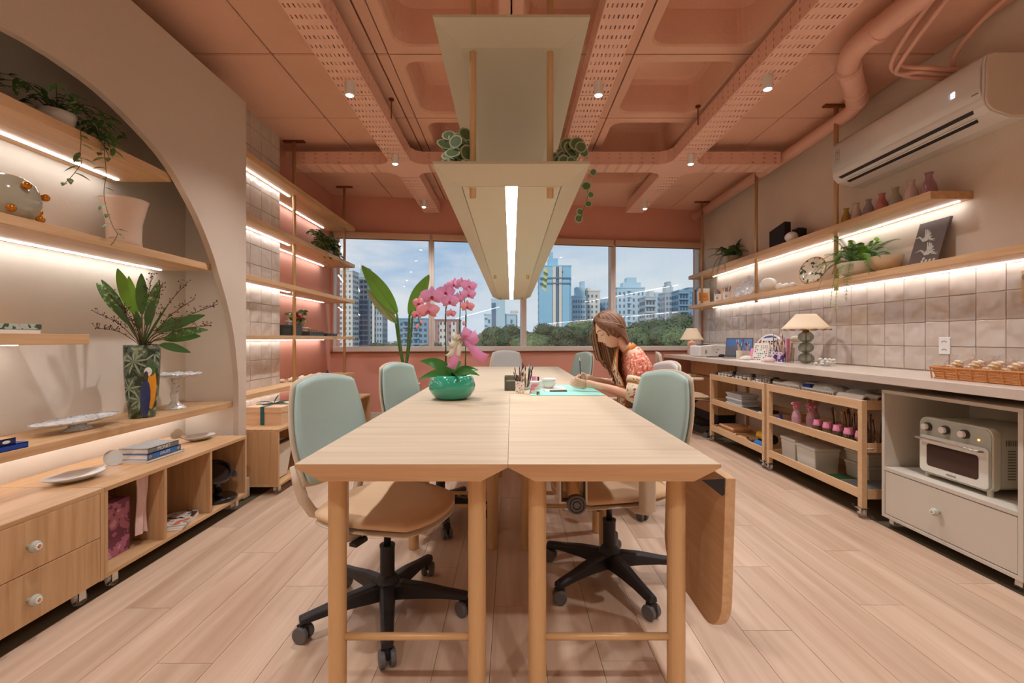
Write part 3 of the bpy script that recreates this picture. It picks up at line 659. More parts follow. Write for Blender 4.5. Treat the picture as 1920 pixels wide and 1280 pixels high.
# ------------------------------------------------------------------ tables
def table(x0, x1, y0, y1, lab, legs, stretch=True):
    t = T('work_table', lab, 'table', ((x0+x1)/2, (y0+y1)/2, 0), 0, 'oak work tables pushed together')
    z = .744; b = .072; h = .040
    rows = [[(x0, y0, z), (x1, y0, z), (x1, y1, z), (x0, y1, z)], [(x0, y0, z-.009), (x1, y0, z-.009), (x1, y1, z-.009), (x0, y1, z-.009)],
            [(x0+b, y0+.0, z-.046), (x1-b, y0+.0, z-.046), (x1-b, y1, z-.046), (x0+b, y1, z-.046)]]
    mb = MB().grid(rows, close=True); mb.f += [(3, 2, 1, 0), (8, 9, 10, 11)]; mb.m += [0, 0]
    mb2 = MB().grid([[(p[0], p[1], z-.0012) for p in rows[0]]]+rows[1:], close=True); mb2.f += [(3, 2, 1, 0), (8, 9, 10, 11)]; mb2.m += [0, 0]
    mb2.make('tabletop', 'table_edge', t, world=True)
    MB().box(x0, x1, y0, y1, z-.0012, z).make('table_surface', 'tabletop', t, world=True)
    for (x, y) in legs: MB().cyl((x, y, 0), (x, y, z-.046), .0258, n=24).make('leg', 'leg', t, smooth=False, world=True, bevel=.002, seg=1)
    ys = sorted(set(y for x, y in legs)); xs = sorted(set(x for x, y in legs))
    for y in ys: MB().cyl((xs[0], y, .217), (xs[-1], y, .217), .0105, n=14).make('stretcher', 'leg', t, world=True, smooth=True)
    return t
M['caster_grey'] = mat('caster_grey', rgb(96, 92, 90), .5)
M['table_edge'] = wood('table_edge_oak', rgb(214, 168, 122), rgb(190, 140, 94), 'X', 1.2, .5, .01)
A_, B_, C_ = -.582, -.0095, .562; Y0 = 1.215; Lt = 1.222
lbs = [('nearest left oak work table, its front edge facing the viewer', 'nearest right oak work table with a folded-down leaf'), ('second oak work table of left row, under the orchid', 'second oak work table of right row, under the mint mat'), ('third oak work table of the left row', 'third oak work table of the right row')]
for r in range(3):
    y0 = Y0+r*Lt; y1 = y0+Lt-.001
    table(A_, B_-.0006, y0, y1, lbs[r][0], [(x, y) for x in (-.505, -.10) for y in (y0+.101, y1-.095)])
    tb = table(B_+.0006, C_, y0, y1, lbs[r][1], [(x, y) for x in (.075, .478) for y in (y0+.101, y1-.095)])
    if r == 0:
        lf = MB(); X = .596
        pr = [(1.235, .700), (1.70, .700)]+[(1.59+.11*cos(a), .362-.11*sin(a)) for a in [i*pi/2/6 for i in range(7)]]+[(1.345-.11*sin(a), .362-.11*cos(a)) for a in [i*pi/2/6 for i in range(7)]]
        l_ = MB(); n = len(pr); l_.v = [(X-.012-(.7-z)*.03, y, z) for y, z in pr]+[(X+.016-(.7-z)*.03, y, z) for y, z in pr]
        l_.f = [(i, (i+1) % n, n+(i+1) % n, n+i) for i in range(n)]+[tuple(range(n-1, -1, -1)), tuple(range(n, 2*n))]; l_.m = [0]*len(l_.f)
        leafo = l_.make('drop_leaf', 'oakY', tb, world=True, bevel=.002)
        for yy in (1.24, 1.66):
            MB().add([(.52, yy, .694), (.582, yy, .698), (.582, yy, .655), (.576, yy, .650)], [(0, 1, 2, 3)]).make('hinge', 'black', leafo, world=True, solid=.003)
        MB().box(.563, .574, 1.60, 1.612, .36, .44).cyl((.560, 1.606, .385), (.574, 1.606, .385), .012, n=12).make('leaf_catch', 'brass', leafo, world=True)
        bx = MB()
        for (xa, xb, za, zb_) in ((.150, .156, .57, .698), (.232, .238, .57, .698), (.150, .238, .564, .570)): bx.box(xa, xb, 1.42, 1.52, za, zb_)
        bxo = bx.make('hanging_frame', 'shell', tb, world=True)
        sl_ = MB()
        for (xa, xb, za, zb_) in ((.156, .160, .574, .698), (.228, .232, .574, .698), (.156, .232, .570, .575)): sl_.box(xa, xb, 1.419, 1.44, za, zb_)
        sl_.make('rubber_seal', 'black', bxo, world=True)
        MB().cyl((.188, 1.50, .69), (.196, 1.42, .588), .02, n=18).make('clamp_tube', 'leg', bxo, world=True)
        kk = MB().cyl((.202, 1.418, .566), (.202, 1.398, .566), .030, n=28).make('clamp_knob', 'caster_grey', bxo, world=True, bevel=.003)
        for r_ in (.012, .022): MB().tube([(.202+r_*cos(q), 1.397, .566+r_*sin(q)) for q in [2*pi*i/24 for i in range(25)]], .0015, 5).make('knob_ridge', 'black', kk, world=True)
y0 = Y0+3*Lt
table(A_, C_, y0, y0+.61, 'far oak work table turned across the end of the rows', [(x, y) for x in (-.505, .478) for y in (y0+.1, y0+.51)])

# ------------------------------------------------------------------ office chairs
def smooth_sheet(fn, nu, nv, th):
    """closed padded sheet from fn(u,v)->(pos, normal)"""
    A = []; B = []
    for i in range(nu+1):
        ra = []; rb = []
        for j in range(nv+1):
            u, v = i/nu, j/nv; p, nn = fn(u, v); e = min(1, 4.2*min(u, 1-u, v, 1-v)+.12)**.5
            ra.append(p+nn*th*e*.5); rb.append(p-nn*th*e*.5)
        A.append(ra); B.append(rb)
    mb = MB(); mb.grid(A); k = len(mb.v); mb.grid(B); n = nv+1; m = nu+1
    per = [(0, j) for j in range(n)]+[(i, n-1) for i in range(1, m)]+[(m-1, j) for j in range(n-2, -1, -1)]+[(i, 0) for i in range(m-2, 0, -1)]
    for a in range(len(per)):
        p, q = per[a], per[(a+1) % len(per)]; ia, ib = p[0]*n+p[1], q[0]*n+q[1]; mb.f.append((ia, ib, k+ib, k+ia)); mb.m.append(0)
    return mb
def sq(u, v, e=.3):   # square -> rounded square mapping
    x, y = 2*u-1, 2*v-1
    return x*math.sqrt(1-e*y*y), y*math.sqrt(1-e*x*x)
def make_chair(label, fab='teal'):
    t = T('office_chair', label, 'chair', (0, 0, 0), 0, 'swivel chairs around the long table')   # faces +x
    for k in range(5):
        a = k*2*pi/5+.3; d = Vector((cos(a), sin(a), 0)); n = Vector((-sin(a), cos(a), 0))
        rows = []
        for s_, w, z0, z1 in ((.02, .030, .065, .125), (.06, .030, .068, .128), (.14, .026, .072, .120), (.22, .023, .072, .105), (.29, .022, .068, .094), (.318, .019, .066, .090)):
            c = d*s_; rows.append([c-n*w+Vector((0, 0, z0)), c-n*w*.9+Vector((0, 0, z1-.008)), c-n*w*.5+Vector((0, 0, z1)), c+n*w*.5+Vector((0, 0, z1)), c+n*w*.9+Vector((0, 0, z1-.008)), c+n*w+Vector((0, 0, z0))])
        m = MB().grid(rows, close=True); m.f += [tuple(range(5, -1, -1)), tuple(range(30, 36))]; m.m += [0, 0]
        arm = m.make('base_arm', 'black', t, smooth=False, bevel=.003)
        c = d*.305; b2 = a+.9+k; ax = Vector((cos(b2), sin(b2), 0))
        cs = MB().cyl(c+Vector((0, 0, .045)), c+Vector((0, 0, .075)), .012, n=10)
        cs.boxc(c+Vector((0, 0, .045)), (.03, .03, .03)); cso = cs.make('caster', 'black', t)
        for s2 in (-1, 1): MB().cyl(c+ax*s2*.008+Vector((0, 0, .029)), c+ax*s2*.026+Vector((0, 0, .029)), .029, n=20).make('wheel', 'caster_grey', cso, bevel=.004)
    MB().lathe([(.045, .062), (.048, .13), (.034, .15), (.028, .155), (.028, .26), (.03, .262), (.03, .27), (.001, .27)], n=20).make('hub', 'black', t)
    MB().cyl((0, 0, .27), (0, 0, .40), .014, n=16).make('gas_column', 'gun', t, smooth=True)
    MB().box(-.12, .09, -.07, .07, .385, .412).box(-.24, -.1, -.035, .035, .385, .41).make('seat_mechanism', 'black', t, bevel=.008)
    MB().cyl((.02, -.07, .392), (.03, -.19, .375), .006, n=8).boxc((.03, -.21, .372), (.03, .06, .012)).make('height_lever', 'black', t)
    MB().cyl((.08, .05, .355), (.13, .06, .40), .026, n=16).make('tilt_knob', 'black', t)
    def seatf(u, v):
        x, y = sq(u, v, .35); z = .437-.018*(1-y*y)*(1-x*x)-.03*max(0, x-.4)**1.5
        return Vector((.235*x+.015, .235*y*(1-.06*x), z)), Vector((0, 0, 1))
    smooth_sheet(seatf, 14, 14, .052).make('seat', 'seatfab', t, smooth=True)
    def pan(u, v):
        p, n = seatf(u, v); return p-Vector((0, 0, .027)), n
    smooth_sheet(pan, 10, 10, .014).make('seat_shell', 'shell', t, smooth=True)
    def backc(x, y):   # x across (-1..1), y up (0..1)
        z = .50+.435*y; cx = -.262-.075*y-.02*(1-(2*y-1)**2)+.055*x*x*(1-.35*y)
        w = .215*(1-.18*max(0, y-.35)**1.3)
        return Vector((cx, w*x, z))
    def nrm(x, y):
        e = .02; a = backc(x+e, y)-backc(x-e, y); b = backc(x, y+e)-backc(x, y-e); return a.cross(b).normalized()
    def bf(off, sx=1., sy=1.):
        def f(u, v):
            x, y = sq(u, v, .24); x *= sx; y = .5+.5*y*sy; n = nrm(x, y); return backc(x, y)+n*off, n
        return f
    # orientation of the normal: make it point to the sitter (+x)
    sgn = 1 if nrm(0, .5).x > 0 else -1
    smooth_sheet(bf(.018*sgn, .96, .97), 14, 16, .032).make('backrest', fab, t, smooth=True)
    smooth_sheet(bf(-.004*sgn), 14, 16, .014).make('back_shell', 'shell', t, smooth=True)
    # two shell limbs coming down round the hole and under the seat
    for s2 in (-1, 1):
        rows = []
        pl = [(-.275, .19, .60, .035), (-.268, .185, .54, .036), (-.262, .165, .47, .036), (-.25, .13, .41, .036), (-.22, .085, .385, .036), (-.15, .05, .38, .034)]
        MB().tube([(x, y*s2, z) for x, y, z, r in pl], [r*.55 for *_, r in pl], 12).make('back_support', 'shell', t, smooth=True)
    for s2 in (-1, 1):
        ar = MB().tube([(.0, .12*s2, .385), (.0, .2*s2, .38), (-.005, .262*s2, .40), (-.005, .268*s2, .44)], [.014, .014, .02, .026], 12).make('arm_bracket', 'shell', t, smooth=True)
        p = MB(); p.prism(rrect(.032, .022, .016, 4, (-.005, .268*s2)), .40, .625); p.make('arm_post', 'shell', t, bevel=.003)
        MB().boxc((-.005, (.268+.0225)*s2, .545), (.012, .004, .04)).make('arm_button', 'black', t, bevel=.002)
        p = MB(); p.prism(rrect(.12, .043, .04, 5, (.03, .262*s2)), .628, .655); p.make('arm_pad', 'shell', t, bevel=.008)
    return t
M['caster_grey'] = mat('caster_grey', rgb(96, 92, 90), .5); M['gun'] = mat('gunmetal', rgb(80, 76, 74), .35, metal=.8)
proto = make_chair('sage-backed office chair at the near left corner of the table')
chs = [(-.49, 1.79, -20, None, None), (.44, 2.04, 180+20, 'sage-backed office chair at the near right corner, next to the folded leaf', None),
       (-.43, 2.75, -20, 'sage-backed office chair on the left side, behind the orchid pot', None), (.74, 3.0, 180+8, 'pale grey office chair the woman sits on', 'greyfab'),
       (.55, 5.05, 180+24, 'sage office chair at the far right of the table, past the woman', None), (-.07, 5.50, -90, 'pale office chair at the far end of the table, below the window', 'greyfab'),
       (2.03, 5.25, -15, 'cream office chair at the worktop, its back to the room', 'shell')]
proto.location = (chs[0][0], chs[0][1], 0); proto.rotation_euler = (0, 0, rad(chs[0][2]))
chmap = {}
for q in bpy.data.objects:
    if q.parent: chmap.setdefault(q.parent.name, []).append(q)
CH = [proto]
for (x, y, a, lb, fab) in chs[1:]:
    c = copy_tree(proto, None, chmap); c.location = (x, y, 0); c.rotation_euler = (0, 0, rad(a)); c['label'] = lb; CH.append(c)
    if fab:
        for k in [q for q in bpy.data.objects if q.parent == c and q.name.startswith('backrest')]:
            k.data = k.data.copy(); k.data.materials[0] = M[fab]

# ------------------------------------------------------------------ air conditioner
ac = T('air_conditioner', 'white wall air conditioner with a lit display above the right shelves', 'air conditioner', (2.6, 2.93, 2.24))
ya, yb = 2.356, 3.49; prof = [(2.69, 2.575), (2.50, 2.575), (2.478, 2.56), (2.468, 2.53), (2.462, 2.33), (2.47, 2.30), (2.50, 2.268), (2.60, 2.235), (2.69, 2.235)]
bd = MB().prism(prof, ya+.012, yb-.012, 'Y').make('body', 'white', ac, world=True, bevel=.004)
def endcap(y0, y1):
    MB().prism([(x+(.006 if x < 2.6 else 0), z-(.004 if z > 2.4 else -.004)) for x, z in prof], y0, y1, 'Y').make('end_cap', 'acgrey', ac, world=True, bevel=.006)
M['acgrey'] = mat('ac_side', rgb(222, 206, 190), .4, noise=.01); endcap(ya, ya+.012); endcap(yb-.012, yb)
fp = MB(); fp.grid([[(2.461, y, 2.345), (2.455, y, 2.40), (2.457, y, 2.50), (2.470, y, 2.548), (2.49, y, 2.572)] for y in (ya+.02, yb-.02)]); fp.make('front_panel', 'white', ac, world=True, smooth=True, solid=.006)
MB().add([(2.468, ya+.07, 2.300), (2.468, yb-.07, 2.300), (2.530, yb-.10, 2.252), (2.530, ya+.10, 2.252)], [(0, 1, 2, 3)]).make('air_outlet', 'black', ac, world=True, solid=.004)
for i, (a, b) in enumerate(((ya+.09, ya+.43), (ya+.45, ya+.68), (ya+.70, yb-.09))):
    MB().boxc((2.487, (a+b)/2, 2.281), (.004, b-a, .006)).boxc((2.505, (a+b)/2, 2.269), (.004, b-a, .006)).make('vane', 'white', ac, world=True)
MB().boxc((2.498, (ya+yb)/2, 2.262), (.006, yb-ya-.16, .018), ry=.9).make('louvre', 'white', ac, world=True)
disp = MB()
def seg7(mb, ch, x, y, z, h, sgn=-1, w=None, th=.12):
    w = w or h*.5; t = h*th; D = {'1': 'bc', '8': 'abcdefg', '9': 'abcdfg'}[ch]; half = h/2
    S7 = {'a': (0, half, w, t), 'd': (0, -half, w, t), 'g': (0, 0, w, t), 'b': (w/2, half/2, t, half), 'c': (w/2, -half/2, t, half), 'e': (-w/2, -half/2, t, half), 'f': (-w/2, half/2, t, half)}
    for k in D:
        dx, dz, sw, sh = S7[k]; mb.boxc((x, y+sgn*dx, z+dz), (.001, sw, sh))
seg7(disp, '1', 2.4515, 2.535, 2.43, .028); seg7(disp, '8', 2.4515, 2.515, 2.43, .028)
M['display'] = emis('display_white', (.75, .88, 1, 1), 6); disp.make('display', 'display', ac, world=True)
M['ink'] = mat('dark_print', rgb(70, 62, 58), .6); M['greyprint'] = mat('grey_print', rgb(150, 140, 134), .5)
MB().boxc((2.4535, 2.40, 2.372), (.001, .035, .006)).make('badge', 'greyprint', ac, world=True)
for z in (2.475, 2.425):
    e_ = MB()
    for (dy, dz, sy, sz) in ((0, .018, .04, .002), (0, -.018, .04, .002), (.02, 0, .002, .038), (-.02, 0, .002, .038), (0, .004, .02, .008), (0, -.008, .012, .003)): e_.boxc((2.4525, 3.41+dy, z+dz), (.001, sy, sz))
    e_.make('sticker', 'greyprint', ac, world=True)
# ------------------------------------------------------------------ things on the left
M.update(
 leafg=mat('leaf_green', rgb(74, 112, 48), .4, noise=.25, nscale=20), leafd=mat('leaf_dark', rgb(62, 102, 46), .35, noise=.2, nscale=20),
 leafl=mat('leaf_light', rgb(120, 168, 52), .4, noise=.2, nscale=14), leafv=pattern('leaf_variegated', rgb(66, 100, 54), rgb(90, 126, 66), rgb(168, 188, 132), 60, .45, .42, .60),
 fern=mat('fern_green', rgb(86, 128, 60), .5, noise=.25, nscale=30), fernd=mat('fern_dark', rgb(58, 92, 50), .5, noise=.25, nscale=30),
 stem=mat('stem', rgb(96, 92, 48), .5), twig=mat('dark_red_twig', rgb(72, 38, 30), .6), soil=mat('bark_soil', rgb(74, 48, 32), .9, noise=.4, nscale=60, bump=.5),
 blueprint=pattern('blue_white_porcelain', rgb(168, 178, 194), rgb(210, 212, 214), rgb(232, 231, 229), 70, .2, .38, .48),
 porcelain=mat('white_porcelain', rgb(232, 226, 216), .15, coat=.5, noise=.01), greyporc=mat('grey_white_porcelain', rgb(206, 202, 192), .3, noise=.01),
 gold=mat('gold_glaze', rgb(200, 130, 40), .18, metal=.7), beigevase=mat('olive_glaze', rgb(176, 172, 150), .12, coat=.6, noise=.05),
 linen=mat('linen_vase', rgb(226, 200, 178), .5, coat=.2), paper=mat('paper', rgb(232, 224, 212), .8, noise=.02),
 navy=mat('navy_cover', rgb(34, 44, 92), .4), cobalt=mat('cobalt_cover', rgb(36, 72, 160), .4), cover=mat('grey_print_cover', rgb(120, 118, 112), .4, noise=.3, nscale=30), bluec=mat('blue_cover', rgb(50, 110, 180), .4),
 cyan=mat('mint_card', rgb(160, 222, 208), .6, noise=.01), kraft=mat('kraft_card', rgb(216, 170, 122), .8, noise=.03), ribbon=mat('teal_ribbon', rgb(40, 98, 96), .5), boxpeach=mat('peach_box', rgb(228, 190, 152), .7, noise=.01),
 gloss=mat('gloss_black', rgb(22, 18, 18), .12, coat=.5), pinkpl=mat('pink_plastic', rgb(230, 140, 170), .35), red=mat('red_petal', rgb(180, 30, 36), .5), cotton=mat('cotton_white', rgb(226, 214, 196), .9, noise=.08, nscale=60),
 darkbox=mat('slate_box', rgb(56, 62, 60), .5, noise=.05), green=mat('green_plastic', rgb(60, 110, 80), .5), blue=mat('blue_plastic', rgb(40, 110, 180), .4), yellow=mat('yellow_plastic', rgb(220, 170, 40), .4))
def leaves(t, name, mlist, specs, n=8, **kw):
    for i, (b, d, up, ln, w, dr) in enumerate(specs):
        MB().leaf(b, d, up, ln, w, dr, n=n, **kw).make(name, mlist[i % len(mlist)], t, world=True, smooth=True)
def vine(t, pts, m, ln=.03, w=.016, step=1, seed=0, stem=.0014, spread=1.):
    R = random.Random(seed); pts = cat(pts, 4); mb = MB().tube(pts, stem, 5); mb.mi = 1
    for i in range(1, len(pts)-1, step):
        a = R.uniform(0, 2*pi); d = Vector((cos(a), sin(a), R.uniform(-.5, .25)))*spread; l_ = ln*R.uniform(.7, 1.25)
        mb.leaf(pts[i], d, (0, 0, 1), l_, w*l_/ln, .3, .2, 4)
    return mb.make('vine', ['stem', m], t, world=True, smooth=True)
# trailing plant at the top of the niche
tp = T('trailing_plant', 'trailing green plant in a pale pot spilling over the top niche shelf', 'potted plant', (-1.97, 2.02, 1.98))
pc = P(118, 215, 2.0); PX0 = -1.985
MB().lathe([(.001, 0), (.05, 0), (.062, .06), (.068, .085), (.062, .085), (.05, .02), (.001, .02)], (PX0, 1.98, 1.98), 20).make('pot', 'porcelain', tp, world=True, smooth=True)
for i in range(16):
    a = i*2.4; r = .10+.05*(i % 3); q = Vector((PX0, 1.98, 2.065)); e_ = q+Vector((cos(a)*r*.8, sin(a)*r*1.3, .03+.02*(i % 2)))
    e_.x = max(e_.x, -2.13)
    vine(tp, [q, (q+e_)/2+Vector((0, 0, .045)), e_, e_+Vector((cos(a)*.03, sin(a)*.05, -.035))], 'leafv' if i % 2 else 'leafg', .042, .018, 1, i)
def P2(x, y, z): return P(x, y, z)
for j, pp_ in enumerate(([(150, 232), (152, 262), (150, 292), (153, 305), (135, 330), (120, 345)], [(198, 240), (196, 285), (199, 325), (195, 360), (200, 392), (212, 425), (220, 440), (208, 460)],
                         [(180, 225), (188, 250), (200, 262), (210, 285)], [(160, 215), (175, 240), (186, 262), (190, 292)], [(190, 222), (205, 240), (212, 268), (215, 285)], [(170, 230), (178, 246), (196, 275), (206, 300)])):
    zz_ = 1.82*850/(959-190) if j else 1.95
    zz_ = 2.06 if j else 1.95
    vine(tp, [P(x, y, zz_) for x, y in pp_], 'leafv' if j < 2 else 'leafg', .044, .021, 1 if j > 1 else 2, 40+j)
# knobbed round vase
kv = T('vase', 'round olive-glazed vase with gold ball knobs on second niche shelf', 'vase', (-2.0, 1.87, 1.542))
kc = Vector((-2.0, 1.80, 1.542))
MB().lathe([(.001, 0), (.045, .0), (.075, .03), (.092, .08), (.092, .115), (.078, .155), (.058, .178), (.052, .178), (.07, .15), (.084, .11), (.06, .02), (.001, .015)], kc, 32, 1., 1.12).make('body', 'beigevase', kv, world=True, smooth=True)
for (a, z) in ((-2.6, .15), (-1.9, .15), (-.2, .14), (.7, .12), (-1.5, .07), (1.5, .07), (-.6, .04), (2.2, .1), (.3, .02)):
    r = .100; MB().sph(kc+Vector((cos(a)*r, sin(a)*r*1.1, z)), .0155, 12, 8).make('knob', 'gold', kv, world=True, smooth=True)
fv = one('vase', MB().lathe([(.001, 0), (.082, 0), (.074, .06), (.076, .15), (.10, .255), (.106, .27), (.099, .27), (.072, .15), (.07, .05), (.07, .01), (.001, .01)], (-2.05, 2.40, 1.542), 32), 'linen', 'blush pink flared vase at the far end of second niche shelf', 'vase', 'vases in the niche', smooth=True)
# floral box on the short shelf
fb = T('box', 'flat box with floral paper on the short niche shelf', 'box', (-2.0, 1.66, 1.10))
MB().box(-2.12, -1.90, 1.53, 1.83, 1.1, 1.117).make('box_base', 'paper', fb, world=True, bevel=.001)
M['floral'] = pattern('floral_paper', rgb(60, 84, 60), rgb(176, 192, 176), rgb(214, 140, 140), 42, .6, .44, .64)
MB().box(-2.122, -1.898, 1.528, 1.832, 1.117, 1.138).make('box_lid', 'floral', fb, world=True, bevel=.001)
# books helper ------------------------------------------------------------
def textobj(txt, size, parent, m, loc, rot, name='lettering', extr=.0003, bold=False):
    c = bpy.data.curves.new(name, 'FONT'); c.body = txt; c.size = size; c.extrude = extr; c.align_x = 'CENTER'; c.align_y = 'CENTER'; c.materials.append(M[m] if isinstance(m, str) else m)
    if bold: c.offset = size*.02
    tmp = bpy.data.objects.new('t', c); me = bpy.data.meshes.new_from_object(tmp); me.materials.clear(); me.materials.append(M[m] if isinstance(m, str) else m); bpy.data.objects.remove(tmp); bpy.data.curves.remove(c)
    o = bpy.data.objects.new(name, me); COL.objects.link(o); o.parent = parent; p = wloc(parent); o.location = Vector(loc)-p; o.rotation_euler = rot; return o
def book(lab, x0, x1, y0, y1, z0, th, mcov, group, title=None, tm='paper', ts=.02, spine=1, rot=0.):
    t = T('book', lab, 'book', ((x0+x1)/2, (y0+y1)/2, z0), rad(rot), group); w, d = (x1-x0)/2, (y1-y0)/2; c = .0025
    MB().box(-w, w, -d, d, 0, c).box(-w, w, -d, d, th-c, th).box(w-c, w, -d, d, 0, th).make('cover', mcov, t)
    MB().box(-w+.004, w-c, -d+.004, d-.004, c, th-c).make('pages', 'paper', t)
    if title:
        o = textobj(title, ts, t, tm, (0, 0, 0), (pi/2, 0, pi/2)); o.location = (w+.0004, 0, th/2)
    return t
G = 'art books lying in the niche'
book('white art book at the bottom of the stack on the open cabinet', -1.985, -1.825, 2.27, 2.53, .455, .014, 'paper', G)
book('blue art book with white lettering, middle of the stack', -1.985, -1.83, 2.28, 2.51, .469, .028, 'bluec', G, 'GAUD\u00cd', 'paper', .022)
book('grey art book with big white lettering, top of the stack', -1.985, -1.835, 2.29, 2.50, .497, .027, 'cover', G, 'MONET', 'paper', .026)
for q in [o for o in bpy.data.objects if o.name.startswith('book') and 'blue art book with white' in o.get('label', '')]:
    e2 = MB()
    for yy in (-.125, .12):
        for a in range(4): e2.boxc((.0782, yy*.78+.006*cos(a*pi/2), .014+.006*sin(a*pi/2)), (.0008, .006, .006))
    e2.make('cover_ornament', 'yellow', q)
book('blue cloth book, lower of two on the lowest niche shelf', -2.08, -1.87, 1.40, 1.755, .662, .022, 'cobalt', G, None)
bb = book('navy art book whose title ends in MA, upper of two on the lowest niche shelf', -2.08, -1.875, 1.36, 1.715, .684, .024, 'navy', G, '   MA', 'paper', .022)
for o in kids(bb):
    if o.name.startswith('lettering'): o.location.y = .085
MB().lathe([(.001, 0), (.010, 0), (.001, .001)], n=14).make('oval_sticker', 'paper', bb).rotation_euler = (0, pi/2, 0)
for o in kids(bb):
    if o.name.startswith('oval'): o.location = (.1028, .145, .012); o.scale = (.6, 1.4, 1)
MB().grid([[(-.10, -.17, .0243), (.10, -.17, .0243)], [(-.10, .178, .0243), (.10, .178, .0243)]]).make('cover_picture', 'kraft', bb)
# oval footed platter
pf = T('footed_platter', 'long oval blue and white porcelain platter on a low foot', 'platter', (-1.98, 1.88, .662))
MB().lathe([(.001, .030), (.10, .032), (.17, .046), (.176, .052), (.16, .048), (.09, .040), (.001, .038)], (-2.0, 2.09, .662), 36, .50, 1.15).make('plate', 'blueprint', pf, world=True, smooth=True)
MB().lathe([(.001, 0), (.06, 0), (.052, .008), (.035, .016), (.032, .032), (.001, .032)], (-2.0, 2.09, .662), 24, .8, 1.1).make('foot', 'blueprint', pf, world=True, smooth=True)
# cake stand
cs = T('cake_stand', 'scalloped blue and white porcelain cake stand beside the parrot vase', 'cake stand', (-2.02, 2.72, .662))
scal = lambda t, r, z: (r*(1+.05*cos(12*t)) if r > .06 and z > .1 else r*(1+.04*cos(10*t)), z+(.003*cos(12*t) if r > .08 else 0))
MB().lathe([(.001, 0), (.058, 0), (.055, .006), (.04, .02), (.024, .035), (.016, .05), (.024, .085), (.017, .11), (.022, .14), (.018, .165), (.022, .188), (.001, .188)], (-2.02, 2.72, .662), 30).make('stem', 'floralp', cs, world=True, smooth=True) if False else None
M['floralp'] = pattern('flowered_porcelain', rgb(176, 130, 138), rgb(216, 214, 210), rgb(232, 230, 226), 70, .2, .36, .44)
MB().lathe([(.001, 0), (.058, 0), (.055, .006), (.04, .02), (.024, .035), (.016, .05), (.024, .085), (.017, .11), (.022, .14), (.018, .165), (.022, .188), (.001, .188)], (-2.02, 2.72, .662), 40, fn=scal).make('stem', 'floralp', cs, world=True, smooth=True)
MB().lathe([(.001, .185), (.07, .188), (.115, .196), (.130, .203), (.133, .213), (.126, .209), (.10, .202), (.001, .199)], (-2.02, 2.72, .662), 60, fn=scal).make('plate', 'blueprint', cs, world=True, smooth=True)
# parrot vase
pv = T('parrot_vase', 'tall vase painted with a blue and yellow macaw among jungle leaves, filled with foliage', 'vase', (-1.96, 2.28, .662))
VC = Vector((-1.975, 2.425, .662)); vp = [(.001, 0), (.056, 0), (.058, .01), (.070, .12), (.077, .24), (.080, .375), (.079, .385), (.074, .385), (.072, .2), (.05, .02), (.001, .015)]
M['jungle'] = pattern('jungle_print', rgb(44, 56, 40), rgb(88, 100, 80), rgb(148, 160, 128), 26, .2, .47, .60)
MB().lathe(vp, VC, 36).make('body', 'jungle', pv, world=True, smooth=True)
def onvase(poly, m, off, name):    # small raised decal wrapped on the vase; poly in (angle, height)
    ra = lambda z: (lerp(.058, .070, (z-.01)/.11) if z < .12 else lerp(.070, .077, (z-.12)/.12) if z < .24 else .078)+.0008
    mb = MB(); cx = sum(a for a, b in poly)/len(poly); cz = sum(b for a, b in poly)/len(poly)
    def p(a, z): r = ra(z)+off; return (VC.x+r*cos(a), VC.y+r*sin(a), VC.z+z)
    for k in range(len(poly)):
        a, b_ = poly[k], poly[(k+1) % len(poly)]; mb.add([p(*a), p(*b_), p((b_[0]+cx)/2, (b_[1]+cz)/2), p((a[0]+cx)/2, (a[1]+cz)/2)], [(0, 1, 2, 3)]); mb.add([p((a[0]+cx)/2, (a[1]+cz)/2), p((b_[0]+cx)/2, (b_[1]+cz)/2), p(cx, cz)], [(0, 1, 2)])
    return mb.make(name, m, pv, world=True, smooth=True)
M['macawy'] = mat('macaw_orange', rgb(226, 150, 40), .25, noise=.2, nscale=40); M['macawb'] = mat('macaw_blue', rgb(48, 62, 104), .25, noise=.25, nscale=40)
A0 = -.72
def el(cx, cz, rx, rz, n=14, tilt=0): return [(cx+rx*cos(t)*cos(tilt)-rz*4*sin(t)*sin(tilt), cz+rz*sin(t)+rx*.05*cos(t)*sin(tilt)) for t in [2*pi*i/n for i in range(n)]]
onvase(el(A0+.42, .15, .34, .105), 'macawy', .0006, 'painted_breast'); onvase(el(A0+.02, .105, .32, .10), 'macawb', .001, 'painted_wing')
onvase(el(A0+.28, .255, .32, .034), 'leafd', .0012, 'painted_crown'); onvase(el(A0+.14, .245, .22, .024), 'porcelain', .0016, 'painted_face'); onvase(el(A0+.03, .225, .12, .024), 'ink', .002, 'painted_beak')
def stroke(a0, z0, a1, z1, w): 
    da, dz = a1-a0, z1-z0; l_ = hypot(da*.07, dz); na, nz_ = -dz/l_*w/.07, da*.07/l_*w
    return [(lerp(a0, a1, t)+na*s*sin(pi*t)**.6, lerp(z0, z1, t)+nz_*s*sin(pi*t)**.6) for s, ts in ((1, (0, .25, .5, .75, 1)), (-1, (.75, .5, .25))) for t in ts]
M['palmp'] = mat('painted_palm', rgb(150, 164, 134), .25, noise=.15, nscale=60)
for (pa_, pz, n_, l_) in ((A0-.62, .30, 9, .075), (A0+.55, .34, 7, .05), (A0-.35, .10, 7, .06), (A0-1.0, .16, 7, .06)):
    for k in range(n_):
        q = 2*pi*k/n_+.2; onvase(stroke(pa_, pz, pa_+cos(q)*l_/.075, min(.375, max(.01, pz+sin(q)*l_)), .0045), 'palmp', .0003, 'painted_frond')
top_ = VC+Vector((0, 0, .375))
R = random.Random(5)
